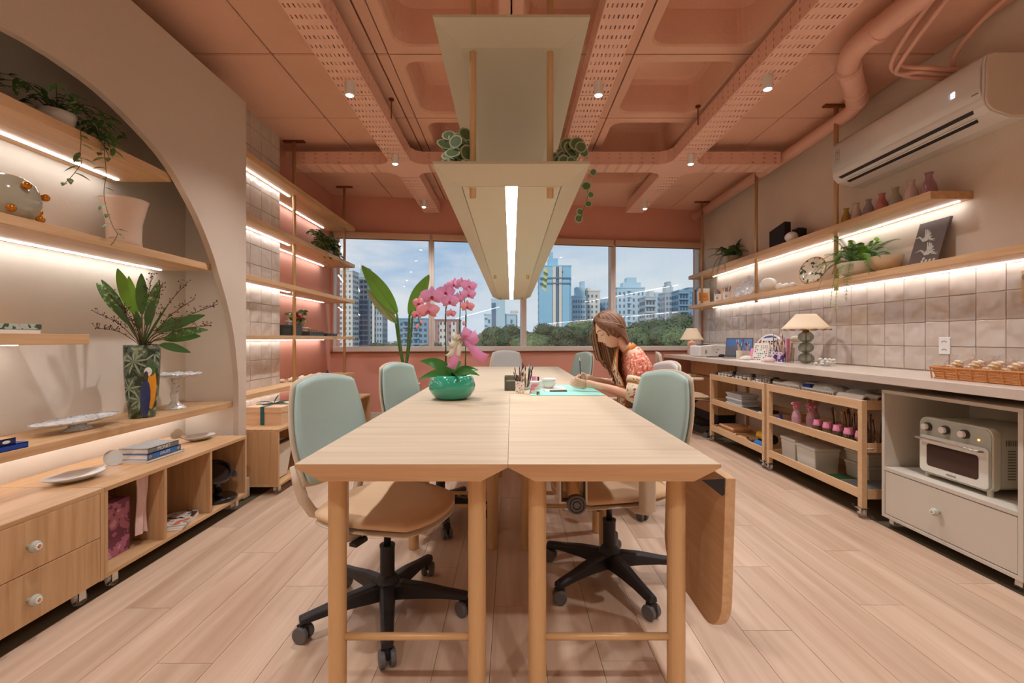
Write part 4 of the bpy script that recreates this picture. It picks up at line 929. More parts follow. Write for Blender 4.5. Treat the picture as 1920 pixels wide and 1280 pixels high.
big = [(218, 495, 250, .9, 'leafl'), (240, 510, 262, .8, 'leafl'), (135, 525, 225, .8, 'leafv'), (172, 518, 230, .75, 'leafv'), (265, 505, 268, .75, 'leafg'), (255, 580, 262, .6, 'leafg'), (290, 560, 280, .6, 'leafd'), (345, 595, 300, .8, 'leafg'), (375, 630, 300, .85, 'leafg'), (355, 660, 300, .6, 'leafd'), (300, 520, 268, .7, 'leafv'), (385, 590, 300, .7, 'leafd'), (390, 618, 300, .6, 'leafv'), (202, 560, 240, .5, 'leafd')]
for i, (tx, ty, bx_, w, m_) in enumerate(big):
    dz = R.uniform(-.10, .10); tip = P(tx, ty, 2.30+dz); tip.x = max(tip.x, -2.17)
    base_ = lerp(top_, tip, .38); base_.z += .02; d = tip-base_; ln = d.length
    side = Vector((0, -1, 0)) if i % 2 else Vector((.5, -.8, .2))
    MB().leaf(base_, d+Vector((0, 0, ln*.12)), side, ln*1.03, .062*w+.012, .12, .12, 10).make('leaf', m_, pv, world=True, smooth=True)
    MB().tube([top_+Vector((0, 0, -.02)), lerp(top_, base_, .5)+Vector((0, 0, .01)), base_], .003, 6).make('stem', 'stem', pv, world=True)
for i, (tx, ty) in enumerate([(178, 585), (180, 615), (200, 545), (225, 570), (305, 530), (352, 528), (365, 560), (408, 570), (392, 610), (285, 512), (340, 600), (245, 600)]):
    tip = P(tx, ty, 2.28+R.uniform(-.12, .1)); tip.x = max(tip.x, -2.17); m_ = MB(); q = lerp(top_, tip, .5)+Vector((0, 0, .03)); pth = cat([top_, q, tip], 5); m_.tube(pth, .0016, 5)
    for k in range(26):
        b_ = pth[4+R.randrange(len(pth)-4)]; e_ = b_+Vector((R.uniform(-.022, .022), R.uniform(-.022, .022), R.uniform(-.004, .026))); m_.tube([b_, e_], .0008, 4); m_.sph(e_, .0032, 6, 4)
    m_.make('berry_twig', 'twig', pv, world=True)
for i in range(7):
    a = R.uniform(0, 2*pi); MB().leaf(top_, (cos(a)*.45, sin(a)*.45, 1), (cos(a+1.5), sin(a+1.5), 0), R.uniform(.17, .27), .012, .06, .1, 6).make('grass_blade', 'leafg', pv, world=True)
# white spoon-shaped plates
for (c, lb, r) in ((Vector((-1.925, 2.0, .455)), 'white spoon-shaped dish with round handle, nearer one', .12), (Vector((-1.93, 2.80, .455)), 'white spoon-shaped dish with round handle behind the books', .10)):
    t = T('spoon_dish', lb, 'dish', c, rad(-14 if r > .11 else 160), 'white spoon-shaped dishes')
    MB().lathe([(.001, .004), (.05, .004), (.085, .022), (.092, .028), (.088, .030), (.08, .024), (.045, .009), (.001, .009)], (0, 0, 0), 32, .72*r/.1, 1.05*r/.1).make('bowl', 'greyporc', t, smooth=True)
    y_ = .098*r/.1
    MB().grid([[(-.012, y_-.012, .024), (.012, y_-.012, .024)], [(-.008, y_+.008, .034), (.008, y_+.008, .034)], [(-.01, y_+.02, .045), (.01, y_+.02, .045)]]).make('neck', 'greyporc', t, solid=.004)
    MB().cyl((0, y_+.032, .056), (.004, y_+.036, .060), .040*r/.12, n=28).make('handle_disc', 'greyporc', t)
    for q in kids(t):
        if q.name.startswith('handle_disc'):
            me = q.data; cc = Vector((.002, y_+.034, .062))
            Rm = Matrix.Rotation(rad(75), 3, 'Y')
            me.clear_geometry(); m2 = MB(); a1 = Vector((.92, -.2, .38)).normalized()
            m2.cyl(cc-a1*.0025, cc+a1*.0025, .038*r/.12, n=28); me.from_pydata(m2.v, [], m2.f); me.materials.append(M['greyporc']); me.update()
# things in the cubbies
pb = T('gift_bag', 'pink patterned shopping bag with tissue in the first cubby', 'bag', (-1.95, 2.06, .09))
M['pinkprint'] = pattern('pink_swirl_print', rgb(120, 56, 80), rgb(176, 104, 128), rgb(206, 150, 164), 18, .5, .45, .58)
MB().box(-2.12, -1.80, 2.02, 2.14, .09, .34).make('bag_body', 'pinkprint', pb, world=True, bevel=.004)
MB().box(-2.10, -1.795, 2.016, 2.02, .30, .41).make('folded_cover', 'magenta', pb, world=True) if False else None
M['magenta'] = mat('magenta_card', rgb(160, 40, 84), .5); M['tissue'] = mat('pink_tissue', rgb(232, 200, 196), .8, noise=.05, bump=.4, bscale=30)
MB().box(-2.0, -1.798, 2.010, 2.016, .33, .425).make('magenta_card', 'magenta', pb, world=True)
textobj('Y', .03, pb, 'ink', (-1.797, 2.06, .30), (pi/2, 0, pi/2))
MB().grid([[(-1.78+.006*sin(i*2+j), 2.15+i*.016, .42-j*.055+.008*sin(i*3)) for i in range(5)] for j in range(6)]).make('tissue_paper', 'tissue', pb, world=True, solid=.004)
mg = 'magazines in the second cubby'
M['mag'] = pattern('magazine_cover', rgb(60, 40, 36), rgb(206, 200, 190), rgb(206, 110, 70), 16, .3, .46, .6)
for i, lb in enumerate(('white magazine, lowest of the pile in the second cubby', 'magazine in the middle of the cubby pile', 'magazine with an orange and black cover on top of the cubby pile')):
    b_ = MB().boxc((-1.84, 2.42+.005*i, .094+.008*i), (.22, .22, .007), rz=.25+.05*i); one('magazine', b_, 'mag' if i == 2 else 'paper', lb, 'magazine', mg)
bt = T('banding_wheel', 'glossy black round-headed stand on a disc base in the third cubby', 'turntable', (-1.84, 2.72, .09))
MB().lathe([(.001, 0), (.095, 0), (.10, .008), (.10, .018), (.09, .026), (.03, .030), (.022, .05), (.001, .05)], (-1.80, 2.79, .09), 36).make('base_disc', 'gloss', bt, world=True, smooth=False, bevel=.003)
MB().tube([(-1.80, 2.79, .13), (-1.80, 2.77, .19), (-1.79, 2.78, .24)], [.022, .02, .03], 14).make('neck', 'gloss', bt, world=True, smooth=True)
MB().tube([(-1.79, 2.78, .22), (-1.755, 2.83, .225), (-1.745, 2.86, .23)], [.018, .014, .02], 12).make('joint_arm', 'gloss', bt, world=True, smooth=True)
dn = Vector((.5, -.35, .8)).normalized(); cc = Vector((-1.80, 2.76, .27)); aa = dn.orthogonal().normalized(); bb_ = dn.cross(aa)
MB().grid([[cc+(aa*cos(t)+bb_*sin(t))*r+dn*h for t in [2*pi*i/32 for i in range(32)]] for r, h in ((.001, .0), (.07, 0), (.075, .014), (.088, .014), (.09, -.006), (.07, -.012), (.001, -.012))], close=True).make('tilting_head', 'gloss', bt, world=True, smooth=False)
# ------------------------------------------------------------------ tiled bay things
iv = T('trailing_plant', 'variegated ivy trailing off the far end of the second shelf by the window', 'potted plant', (-2.02, 5.1, 1.978))
MB().lathe([(.001, 0), (.05, 0), (.06, .07), (.055, .07), (.001, .06)], (-2.03, 5.0, 1.978), 18).make('pot', 'porcelain', iv, world=True, smooth=True)
for i in range(44):
    a = R.uniform(0, 2*pi); q = Vector((-2.03, 5.0, 2.04)); r = R.uniform(.10, .36); e_ = q+Vector((abs(cos(a))*r*.5-.07, sin(a)*r*1.25, R.uniform(.0, .20)))
    f_ = e_+Vector((.05*abs(cos(a)), .03*sin(a), -R.uniform(.02, .24)))
    f_.x = max(f_.x, -1.885) if f_.z < 1.99 else f_.x
    vine(iv, [q, (q+e_)/2+Vector((0, 0, .04)), e_, f_], 'leafv', .052, .040, 1, 100+i, spread=.8)
ZS = 1.108
G = 'slate gift boxes on the flower shelf'
def slate(x0, x1, y0, y1, z0, z1, lb):
    t = T('box', lb, 'box', ((x0+x1)/2, (y0+y1)/2, z0), 0, G); c = z0+(z1-z0)*.55
    MB().box(x0, x1, y0, y1, z0, c-.001).make('box_base', 'darkbox', t, world=True, bevel=.001); MB().box(x0-.002, x1+.002, y0-.002, y1+.002, c, z1).make('box_lid', 'darkbox', t, world=True, bevel=.001)
slate(-2.12, -1.99, 4.07, 4.30, ZS, ZS+.05, 'slate box at the bottom of the stack beside the tiled pier'); slate(-2.12, -1.99, 4.07, 4.30, ZS+.05, ZS+.10, 'slate box on top of the stack beside the tiled pier')
slate(-2.10, -1.97, 4.42, 4.76, ZS, ZS+.045, 'long slate box under the small cups'); slate(-2.09, -1.95, 4.80, 5.08, ZS, ZS+.03, 'low slate box nearest the window')
def cup(x, y, z, lb, m='porcelain', s=1.):
    t = T('pedestal_cup', lb, 'cup', (x, y, z), 0, 'small footed cups on the slate boxes')
    MB().lathe([(.001, 0), (.016*s, 0), (.007*s, .006*s), (.006*s, .016*s), (.018*s, .020*s), (.028*s, .030*s), (.026*s, .030*s), (.001, .022*s)], n=18).make('bowl', m, t, smooth=True)
    MB().sph((0, 0, .036*s), .007*s, 8, 6).make('lid_knob', 'gold', t)
cup(-2.05, 4.18, ZS+.10, 'small white footed cup on the slate box stack', s=1.3); cup(-2.03, 4.47, ZS+.045, 'small white footed cup on the long slate box, nearest', 'porcelain', 1.3)
for i in range(4): cup(-2.04, 4.58+.05*i, ZS+.045, ['first of four tiny gold-lidded cups in a row', 'second of four tiny gold-lidded cups in a row', 'third of four tiny gold-lidded cups in a row', 'last of four tiny gold-lidded cups in a row'][i], 'kraft', .8)
for i in range(3): one('shell', MB().sph((-2.0+.01*i, 5.13+.05*i, ZS+.012), .016, 8, 6, 1, 1.2, .75), 'tissue', ['pink shell beside the low slate box', 'middle pink shell at the shelf end', 'pink shell nearest the window'][i], 'shell', 'pink shells', smooth=True)
fl = T('flower_vase', 'small bouquet of red and cream flowers in a cut glass vase', 'flower vase', (-2.04, 4.50, ZS))
fc = Vector((-2.10, 4.60, ZS)); fc = Vector((-2.12, 4.52, ZS))
MB().lathe([(.001, 0), (.03, 0), (.034, .05), (.045, .12), (.041, .12), (.03, .01), (.001, .008)], fc, 14).make('glass_vase', 'clear', fl, world=True)
for i in range(26):
    a = R.uniform(0, 2*pi); r = R.uniform(.01, .09); h = R.uniform(.14, .25); c = fc+Vector((max(cos(a)*r, -.08), sin(a)*r*1.2, h))
    mname = 'red' if i in (2, 7, 11, 16) else ('cotton' if i % 2 else 'leafv')
    m_ = MB()
    if mname == 'leafv': 
        for k in range(5): m_.leaf(c, (cos(a+k), sin(a+k), .3), (.5, -1, .3), .050, .036, .2, .2, 4)
    else:
        m_.sph(c, .017, 10, 7)
        for k in range(9): b1 = k*2.4; m_.leaf(c+Vector((0, 0, .006)), (cos(b1), sin(b1), .5-.05*k), (0, 0, 1), .030, .026, .1, .3, 3)
    m_.make('bloom' if mname != 'leafv' else 'eucalyptus_sprig', mname, fl, world=True, smooth=True); MB().tube([fc+Vector((0, 0, .03)), c], .0014, 4).make('stem', 'stem', fl, world=True)
MB().tube(cat([fc+Vector((0, 0, .12)), fc+Vector((0, -.1, .2)), fc+Vector((.01, -.22, .22))], 4), .0012, 4).make('stem', 'stem', fl, world=True)
vine(fl, [fc+Vector((0, 0, .15)), fc+Vector((.01, -.08, .2)), fc+Vector((.02, -.16, .18)), fc+Vector((.02, -.24, .22))], 'leafv', .035, .026, 2, 77)
for i in range(9):
    one('white_figure', MB().sph((-2.1+.03*(i % 2), 4.15+.10*i, .678+.018), .03, 10, 7, .8, 1.3, .62), 'cotton', 'small white plaster piece, number %s in the row on the lowest wall shelf' % ['one', 'two', 'three', 'four', 'five', 'six', 'seven', 'eight', 'nine'][i], 'ornament', 'white plaster pieces', smooth=True)
one('purple_bottle', MB().lathe([(.001, 0), (.018, 0), (.018, .03), (.008, .038), (.008, .05), (.001, .05)], (-2.05, 5.05, .678), 12), 'navy', 'tiny dark bottle behind the near chair on the lowest wall shelf', 'bottle')
gb = T('gift_box', 'peach gift box tied with a teal ribbon', 'gift box', (-1.85, 3.33, .455))
bx0, bx1, by0, by1 = -1.925, -1.665, 3.28, 3.60
MB().box(bx0, bx1, by0, by1, .455, .545).make('box_base', 'boxpeach', gb, world=True); MB().box(bx0-.003, bx1+.003, by0-.003, by1+.003, .545, .585).make('box_lid', 'boxpeach', gb, world=True)
rb = MB().box(-1.815, -1.787, by0-.005, by1+.005, .455, .588).box(bx0-.005, bx1+.005, 3.425, 3.453, .455, .588).make('ribbon', 'ribbon', gb, world=True)
kn = Vector((-1.80, 3.44, .592))
for (dx, dy, dz) in ((.10, .05, .03), (-.09, -.04, .03), (.02, .02, .06), (.08, .12, .0), (-.1, -.1, -.002)): MB().leaf(kn, (dx, dy, dz), (0, 0, 1), hypot(dx, dy)+dz, .03, .2, .4, 6).make('bow_loop', 'ribbon', rb, world=True, solid=.001)
tb_ = T('tote_bag', 'folded cream canvas tote in the open cabinet under the gift box', 'bag', (-1.74, 3.30, .078))
MB().add([(-1.93, 3.20, .08), (-1.66, 3.20, .08), (-1.66, 3.36, .08), (-1.93, 3.36, .08), (-1.93, 3.18, .33), (-1.655, 3.18, .34), (-1.64, 3.42, .335), (-1.93, 3.40, .33)], [(0, 3, 2, 1), (4, 5, 6, 7), (0, 1, 5, 4), (1, 2, 6, 5), (2, 3, 7, 6), (3, 0, 4, 7)]).make('bag_body', 'cotton', tb_, world=True, bevel=.012)
MB().box(-1.67, -1.63, 3.18, 3.43, .338, .346).make('dark_hem', 'black', tb_, world=True)
st = T('cake_stand', 'plain white pedestal stand on the far end of the open cabinet', 'cake stand', (-1.77, 4.85, .455))
MB().lathe([(.001, 0), (.045, 0), (.02, .012), (.018, .06), (.001, .06)], (-1.78, 4.85, .455), 18).make('stem', 'porcelain', st, world=True, smooth=True)
MB().lathe([(.001, .058), (.10, .060), (.105, .068), (.10, .070), (.001, .068)], (-1.78, 4.85, .455), 28).make('plate', 'porcelain', st, world=True)
# bird-of-paradise plant
sp = T('potted_palm', 'bird-of-paradise plant with big leaves in a beige pot by the window', 'potted plant', (-1.26, 5.1, 0))
SC = Vector((-1.2, 5.12, 0))
MB().lathe([(.001, 0), (.13, 0), (.165, .48), (.165, .575), (.15, .575), (.15, .54), (.001, .53)], SC, 32).make('pot', 'potbeige', sp, world=True) if False else None
M['potbeige'] = mat('sand_pot', rgb(206, 176, 138), .8, noise=.08, nscale=40, bump=.2)
MB().lathe([(.001, 0), (.12, 0), (.165, .48), (.168, .575), (.15, .575), (.148, .545), (.001, .545)], SC, 32).make('pot', 'potbeige', sp, world=True)
MB().lathe([(.15, .545), (.10, .56), (.001, .565)], SC, 20).make('soil', 'soil', sp, world=True)
SB = SC+Vector((.0, 0, .56))
def bigleaf(b, tip, w, m_, up=(0, -1, .2), bend=.06, nm='leaf'):
    b = Vector(b); tip = Vector(tip); ln = (tip-b).length
    MB().leaf(b, (tip-b)+Vector((0, 0, ln*bend)), up, ln*1.01, w, bend, .22, 14, wave=.01).make(nm, m_, sp, world=True, smooth=True)
    MB().tube([b, lerp(b, tip, .5), tip], [.006, .004, .001], 6).make('midrib', 'leafl', sp, world=True, smooth=True)
M['strel'] = mat('paradise_leaf', rgb(112, 168, 62), .35, noise=.18, nscale=9); M['streld'] = mat('paradise_leaf_back', rgb(146, 156, 104), .5, noise=.1, nscale=9)
for (x0_, y0_, x1_, y1_, w, m_, dz) in ((744, 587, 676, 494, .20, 'strel', 0), (742, 604, 686, 540, .15, 'streld', .02), (768, 590, 806, 512, .19, 'strel', .05), (774, 588, 800, 548, .12, 'strel', -.05)):
    b = P(x0_, y0_, 5.1+dz); tp_ = P(x1_, y1_, 5.0+dz); bigleaf(b, tp_, w, m_)
    MB().tube(cat([SB+Vector((random.uniform(-.03, .03), 0, -.02)), lerp(SB, b, .5)+Vector((.01, 0, .0)), b], 5), [.017-.001*i for i in range(11)], 8).make('stalk', 'stalk', sp, world=True, smooth=True) if False else None
    MB().tube(cat([SB+Vector((random.uniform(-.04, .04), 0, -.02)), lerp(SB, b, .5)+Vector((.0, 0, .0)), b], 5), .013, 8).make('stalk', 'leafg', sp, world=True, smooth=True)
bigleaf(SB+Vector((-.10, .0, .02)), SB+Vector((-.14, .02, .24)), .05, 'leafg')

# ------------------------------------------------------------------ on the table
ZT = .744
M['leafo'] = mat('orchid_leaf', rgb(66, 128, 54), .22, noise=.12, nscale=20)
ob = T('orchid', 'pink moth orchid with a pink gauze bow in a turquoise glazed bowl', 'potted plant', (-.33, 2.54, ZT))
OC = Vector((-.332, 2.54, ZT)); M['turq'] = mat('turquoise_glaze', rgb(48, 160, 130), .08, coat=1, noise=.12, nscale=14)
MB().lathe([(.001, 0), (.075, 0), (.105, .018), (.128, .055), (.130, .082), (.118, .118), (.104, .135), (.098, .135), (.108, .115), (.118, .08), (.09, .02), (.001, .015)], OC, 48).make('bowl', 'turq', ob, world=True, smooth=True)
MB().lathe([(.108, .115), (.06, .125), (.001, .128)], OC, 24).make('bark', 'soil', ob, world=True)
for (tx, ty, dz, w) in ((775, 662, -.02, .075), (785, 712, -.12, .055), (903, 688, -.02, .055), (902, 702, -.1, .05), (868, 660, .08, .05), (862, 712, -.12, .05), (838, 668, .12, .05)):
    b = OC+Vector((0, 0, .125)); tip = P(tx, ty, 2.52+dz); ln = (tip-b).length
    MB().leaf(b, tip-b+Vector((0, 0, ln*.5)), (0, -1, .55) if abs(tx-847) > 35 else (0, -1, 0), ln*1.1, w, .45, .2, 10).make('leaf', 'leafo', ob, world=True, smooth=True)
s1 = [P(838, 700, 2.55), P(836, 640, 2.55), P(835, 590, 2.54), P(838, 565, 2.52), P(825, 553, 2.50), P(800, 560, 2.48), P(784, 590, 2.46), P(790, 610, 2.45)]
s2 = [P(872, 695, 2.57), P(873, 640, 2.57), P(874, 590, 2.57), P(871, 565, 2.56), P(872, 545, 2.55), P(868, 535, 2.54)]
s3 = [P(860, 640, 2.57), P(862, 600, 2.57), P(863, 560, 2.56), P(862, 545, 2.55)]
for s_ in (s1, s2, s3): MB().tube(cat(s_, 4), .0026, 7).make('flower_stem', 'leafd', ob, world=True, smooth=True)
MB().tube([P(835, 700, 2.56), P(836, 575, 2.55)], .003, 6).make('support_stick', 'twig', ob, world=True); MB().tube([P(873, 705, 2.58), P(873, 590, 2.58)], .0028, 6).make('support_stick', 'twig', ob, world=True)
M['petal'] = mat('orchid_petal', rgb(238, 160, 204), .6, noise=.12, nscale=50, sheen=.2); M['petal2'] = mat('orchid_petal_coral', rgb(240, 156, 168), .6, noise=.12, nscale=50); M['lip'] = mat('orchid_lip', rgb(170, 30, 70), .45)
def orchid(c, s, nx, ny, m_):
    n = Vector((nx, -1, ny)).normalized(); rt = n.cross(Vector((0, 0, 1))).normalized(); up = rt.cross(n); f = MB()
    for (ang, ln, w) in ((90, .95, .62), (90-125, .9, .55), (90+125, .9, .55)):
        a = rad(ang); f.leaf(c, rt*cos(a)+up*sin(a)+n*.05, n, s*ln, s*w, 0, .1, 6)
    for ang in (12, 168):
        a = rad(ang); f.leaf(c+n*.003, rt*cos(a)+up*sin(a)+n*.12, n, s*1.08, s*1.15, 0, .08, 8)
    o = f.make('flower', m_, ob, world=True, smooth=True, solid=.0008)
    g = MB().sph(c+n*.008-up*s*.12, s*.16, 8, 6); g.leaf(c+n*.01, -up+n*.6, n, s*.5, s*.3, 0, .5, 4); g.make('lip', 'lip', o, world=True, smooth=True)
for (x, y, z, s, nx, ny, m_) in ((810, 556, 2.46, .062, .25, .1, 'petal'), (803, 583, 2.44, .060, .1, .2, 'petal2'), (787, 568, 2.48, .045, -.7, .1, 'petal2'), (835, 548, 2.52, .052, .3, .1, 'petal'), (843, 565, 2.49, .050, .2, 0, 'petal'), (852, 534, 2.54, .046, -.5, .2, 'petal'), (858, 560, 2.54, .04, .6, .1, 'petal'), (866, 532, 2.54, .04, .8, .2, 'petal'), (879, 537, 2.53, .046, .3, .1, 'petal'), (878, 552, 2.51, .042, .2, -.1, 'petal'), (876, 575, 2.52, .040, .2, 0, 'petal2'), (783, 590, 2.46, .035, -.6, 0, 'petal2'), (845, 588, 2.5, .03, .5, 0, 'petal2')):
    orchid(P(x, y, z), s, nx, ny, m_)
for (x, y) in ((782, 612), (790, 605), (870, 606)): MB().sph(P(x, y, 2.46), .011, 8, 6, .8, .8, 1.2).make('bud', 'petal2', ob, world=True, smooth=True)
M['gauze'] = mat('pink_gauze', rgb(236, 150, 196), .7, alpha=.72, noise=.03); M['raffia'] = mat('cream_ribbon', rgb(214, 206, 180), .6)
bw = P(866, 640, 2.50)
for (tx, ty, w, m_) in ((845, 690, .05, 'gauze'), (912, 672, .06, 'gauze'), (895, 628, .07, 'gauze'), (878, 616, .06, 'gauze'), (850, 625, .045, 'raffia'), (842, 645, .04, 'raffia'), (858, 628, .04, 'raffia'), (838, 668, .03, 'raffia'), (858, 668, .03, 'raffia')):
    tip = P(tx, ty, 2.46); ln = (tip-bw).length; sd = Vector((0, -1, 0)).cross((tip-bw).normalized()); rows = []
    for i in range(9):
        t_ = i/8; c = lerp(bw, tip, t_)+Vector((0, -.03*sin(pi*t_), .012*sin(pi*t_*2))); ww = w*.5*(.25+.75*min(1, t_*1.6)); rows.append([c-sd*ww, c+Vector((0, -.004, 0)), c+sd*ww])
    MB().grid(rows).make('bow_ribbon', m_, ob, world=True, smooth=True, solid=.0006)
MB().sph(bw, .014, 10, 8).make('bow_knot', 'raffia', ob, world=True, smooth=True)
# craft things in the middle
M['brushpot'] = pattern('floral_cup', rgb(220, 120, 110), rgb(236, 230, 216), rgb(120, 150, 120), 70, .4, .40, .62)
def brushes(t, c, h, n, r, seed, mats=('twig', 'paper', 'black', 'kraft', 'red')):
    Q = random.Random(seed)
    for i in range(n):
        a = Q.uniform(0, 2*pi); rr = Q.uniform(.2, .9)*r; b = Vector(c)+Vector((cos(a)*rr*.4, sin(a)*rr*.4, .012)); e_ = Vector(c)+Vector((cos(a)*rr*1.7, sin(a)*rr*1.7, h*Q.uniform(.75, 1.15)))
        br = MB().tube([b, lerp(b, e_, .82)], .0022, 6).make('brush', mats[i % len(mats)], t, world=True); MB().tube([lerp(b, e_, .82), lerp(b, e_, .9), e_], [.0026, .0038, .0008], 6).make('bristles', 'twig' if i % 3 else 'cotton', br, world=True)
def potof(lab, c, r, h, m_, n, hh, seed, group='brush pots', name='brush_pot', **kw):
    t = T(name, lab, 'brush pot', c, 0, group); MB().lathe([(.001, 0), (r, 0), (r, h), (r*.92, h), (r*.92, .006), (.001, .006)], c, 22).make('cup', m_, t, world=True)
    brushes(t, c, hh, n, r, seed, **kw); return t
potof('floral cup full of dark brushes on the table, beside the mint mat', (.052, 2.80, ZT), .0275, .075, 'brushpot', 22, .15, 1)
potof('clear jar of brushes just behind the floral cup', (.10, 3.02, ZT), .03, .07, 'clear', 18, .16, 2)
t = T('tissue_box', 'smoky acrylic organiser box left of the floral cup', 'box', (.01, 2.99, ZT))
MB().box(-.045, .045, 2.93, 3.06, ZT, ZT+.004).box(-.045, -.042, 2.93, 3.06, ZT, ZT+.09).box(.042, .045, 2.93, 3.06, ZT, ZT+.09).box(-.045, .045, 2.93, 2.933, ZT, ZT+.09).box(-.045, .045, 3.057, 3.06, ZT, ZT+.09).make('acrylic_case', 'smoke', t, world=True) if False else None
M['smoke'] = glassy('smoked_acrylic', (.62, .64, .56, 1), .15, .03, .75)
MB().box(-.045, .045, 2.93, 3.06, ZT, ZT+.004).box(-.045, -.042, 2.93, 3.06, ZT, ZT+.09).box(.042, .045, 2.93, 3.06, ZT, ZT+.09).box(-.045, .045, 2.93, 2.933, ZT, ZT+.09).box(-.045, .045, 3.057, 3.06, ZT, ZT+.09).make('acrylic_case', 'smoke', t, world=True)
MB().box(-.035, .035, 2.95, 3.04, ZT+.005, ZT+.06).make('paper_pad', 'cotton', t, world=True)
mt = one('cutting_mat', MB().box(.112, .552, 2.67, 3.27, ZT, ZT+.004), 'cyan', 'mint green mat in front of the woman', 'mat')
def jar(lab, c, r, h, m_, lid, group, hl=.012, name='jar', lidm='white', lr=1.05):
    t = T(name, lab, name.replace('_', ' '), c, 0, group); MB().lathe([(.001, 0), (r, 0), (r, h*.9), (r*.8, h), (.001, h)], c, 18).make('body', m_, t, world=True)
    MB().cyl((c[0], c[1], c[2]+h), (c[0], c[1], c[2]+h+hl), r*lr*.9, n=18).make('lid', lidm, t, world=True, bevel=.001); return t
M['pinkcream'] = pattern('pink_label', rgb(214, 130, 140), rgb(226, 214, 206), rgb(214, 222, 216), 24, .4, .45, .52)
jar('squat white-lidded jar with a pink label at the mat corner', (.142, 2.76, ZT+.004), .031, .062, 'pinkcream', 1, 'jars on the table')
jar('tiny green vial in front of the squat jar', (.158, 2.69, ZT+.004), .009, .02, 'leafv', 1, 'jars on the table', .005)
jar('pink-capped white bottle lying behind the squat jar', (.15, 3.0, ZT+.004), .03, .055, 'porcelain', 1, 'jars on the table', .03, lidm='pinkpl', lr=.6)
jar('small bottle with a black dropper', (.195, 3.3, ZT), .014, .03, 'clear', 1, 'jars on the table', .03, lidm='black', lr=.6)
jar('white squeeze bottle with a fine nozzle', (.205, 3.0, ZT+.004), .024, .06, 'white', 1, 'jars on the table', .02, lr=.3)
tw = one('cloth', MB().box(.19, .36, 2.93, 3.10, ZT+.004, ZT+.010), 'paper', 'folded white paper towel under the bowls', 'paper towel', bevel=.003)
def bowl(lb, c, r, h, m_='porcelain'): return one('bowl', MB().lathe([(.001, 0), (r*.5, 0), (r*.7, h*.25), (r, h*.92), (r*1.02, h), (r*.96, h), (r*.62, h*.3), (.001, h*.2)], c, 26), m_, lb, 'bowl', 'stacked bowls on the table', smooth=True)
bowl('white bowl, lower of the nested pair', (.245, 3.0, ZT+.010), .052, .045); bowl('white bowl nested on top of the pair', (.245, 3.0, ZT+.028), .050, .045)
bowl('white bowl standing behind the nested pair', (.27, 3.36, ZT), .048, .045)
for i, (a, lb) in enumerate(((.0, 'thin paintbrush lying on the mint mat, nearer'), (.03, 'thin paintbrush lying on the mint mat, further'))):
    t = T('paintbrush', lb, 'paintbrush', (.3, 2.86, ZT+.007), 0, 'loose paintbrushes on the mat')
    MB().tube([(.24, 2.84+a, ZT+.007), (.35, 2.85+a, ZT+.007)], .003, 6).make('handle', 'twig', t, world=True); MB().tube([(.24, 2.84+a, ZT+.007), (.215, 2.838+a, ZT+.007), (.205, 2.837+a, ZT+.006)], [.003, .004, .001], 6).make('bristles', 'chrome', t, world=True)
one('clay_bit', MB().sph((.475, 3.02, ZT+.010), .008, 8, 6), 'kraft', 'small grey lump on the mat beside the hand', 'clay', smooth=True)
# ------------------------------------------------------------------ right wall shelves
XS = 2.56; ZA = 1.942; ZB = 1.534
def at(px, X): return X*850/(px-959)     # depth of a thing seen at pixel column px when it stands at X
def fern(lab, c, pr, ph, mpot, n, ln, seed, mm, lean=0., longer=(), minx=None):
    t = T('potted_fern', lab, 'potted plant', c, 0, 'ferns on the right shelves'); Q = random.Random(seed); c = Vector(c)
    MB().lathe([(.001, 0), (pr*.55, 0), (pr*.85, ph*.35), (pr, ph*.9), (pr, ph), (pr*.92, ph), (pr*.6, ph*.2), (.001, ph*.15)], c, 28).make('pot', mpot, t, world=True, smooth=True)
    for i in range(n):
        a = i*2.399+Q.uniform(-.2, .2); l_ = ln*Q.uniform(.7, 1.1); el_ = Q.uniform(.45, 1.35); dr = Q.uniform(.45, 1.0)
        if i < len(longer): a, l_, el_, dr = longer[i]
        hx, hy = cos(a), sin(a); b = c+Vector((hx*pr*.3, hy*pr*.3, ph)); pts = []; nseg = 12
        for k in range(nseg+1):
            s_ = k/nseg; x = l_*s_*cos(el_)*(1-.25*s_*dr); z = l_*(sin(el_)*s_-dr*s_*s_*.9); q = b+Vector((hx*x, hy*x, z))
            if q.x > 2.67: q.x = 2.67
            pts.append(q)
        if all(0 <= 0 for _ in [0]):
            # keep fronds out of the shelf board
            for q in pts:
                if q.z < c.z+.004 and q.x > 2.43: q.x = 2.425 if q.x < 2.56 else q.x; q.z = q.z if q.x < 2.44 else c.z+.006
        f = MB().tube(pts, .0012, 4); nn = max(10, int(l_/.0115))
        for k in range(1, nn):
            s_ = k/nn; idx = s_*nseg; i0 = min(int(idx), nseg-1); q = lerp(pts[i0], pts[i0+1], idx-i0); d = (pts[i0+1]-pts[i0]).normalized()
            sd = d.cross(Vector((0, 0, 1))); sd = sd.normalized() if sd.length > 1e-4 else Vector((0, 1, 0)); w = .026*(sin(pi*(.06+.9*s_))**.8)
            for g in (-1, 1):
                e_ = q+sd*g*w+d*w*.35+Vector((0, 0, -.004)); h = d*.0025; f.add([q-h, q+h, e_+h*.3, e_-h*.5], [(0, 1, 2, 3)])
        f.make('frond', mm[i % len(mm)], t, world=True)
    return t
M['bowlw'] = mat('cream_bowl', rgb(226, 212, 190), .3, coat=.3, noise=.02); M['bowlt'] = mat('tan_bowl', rgb(206, 174, 134), .5, noise=.04)
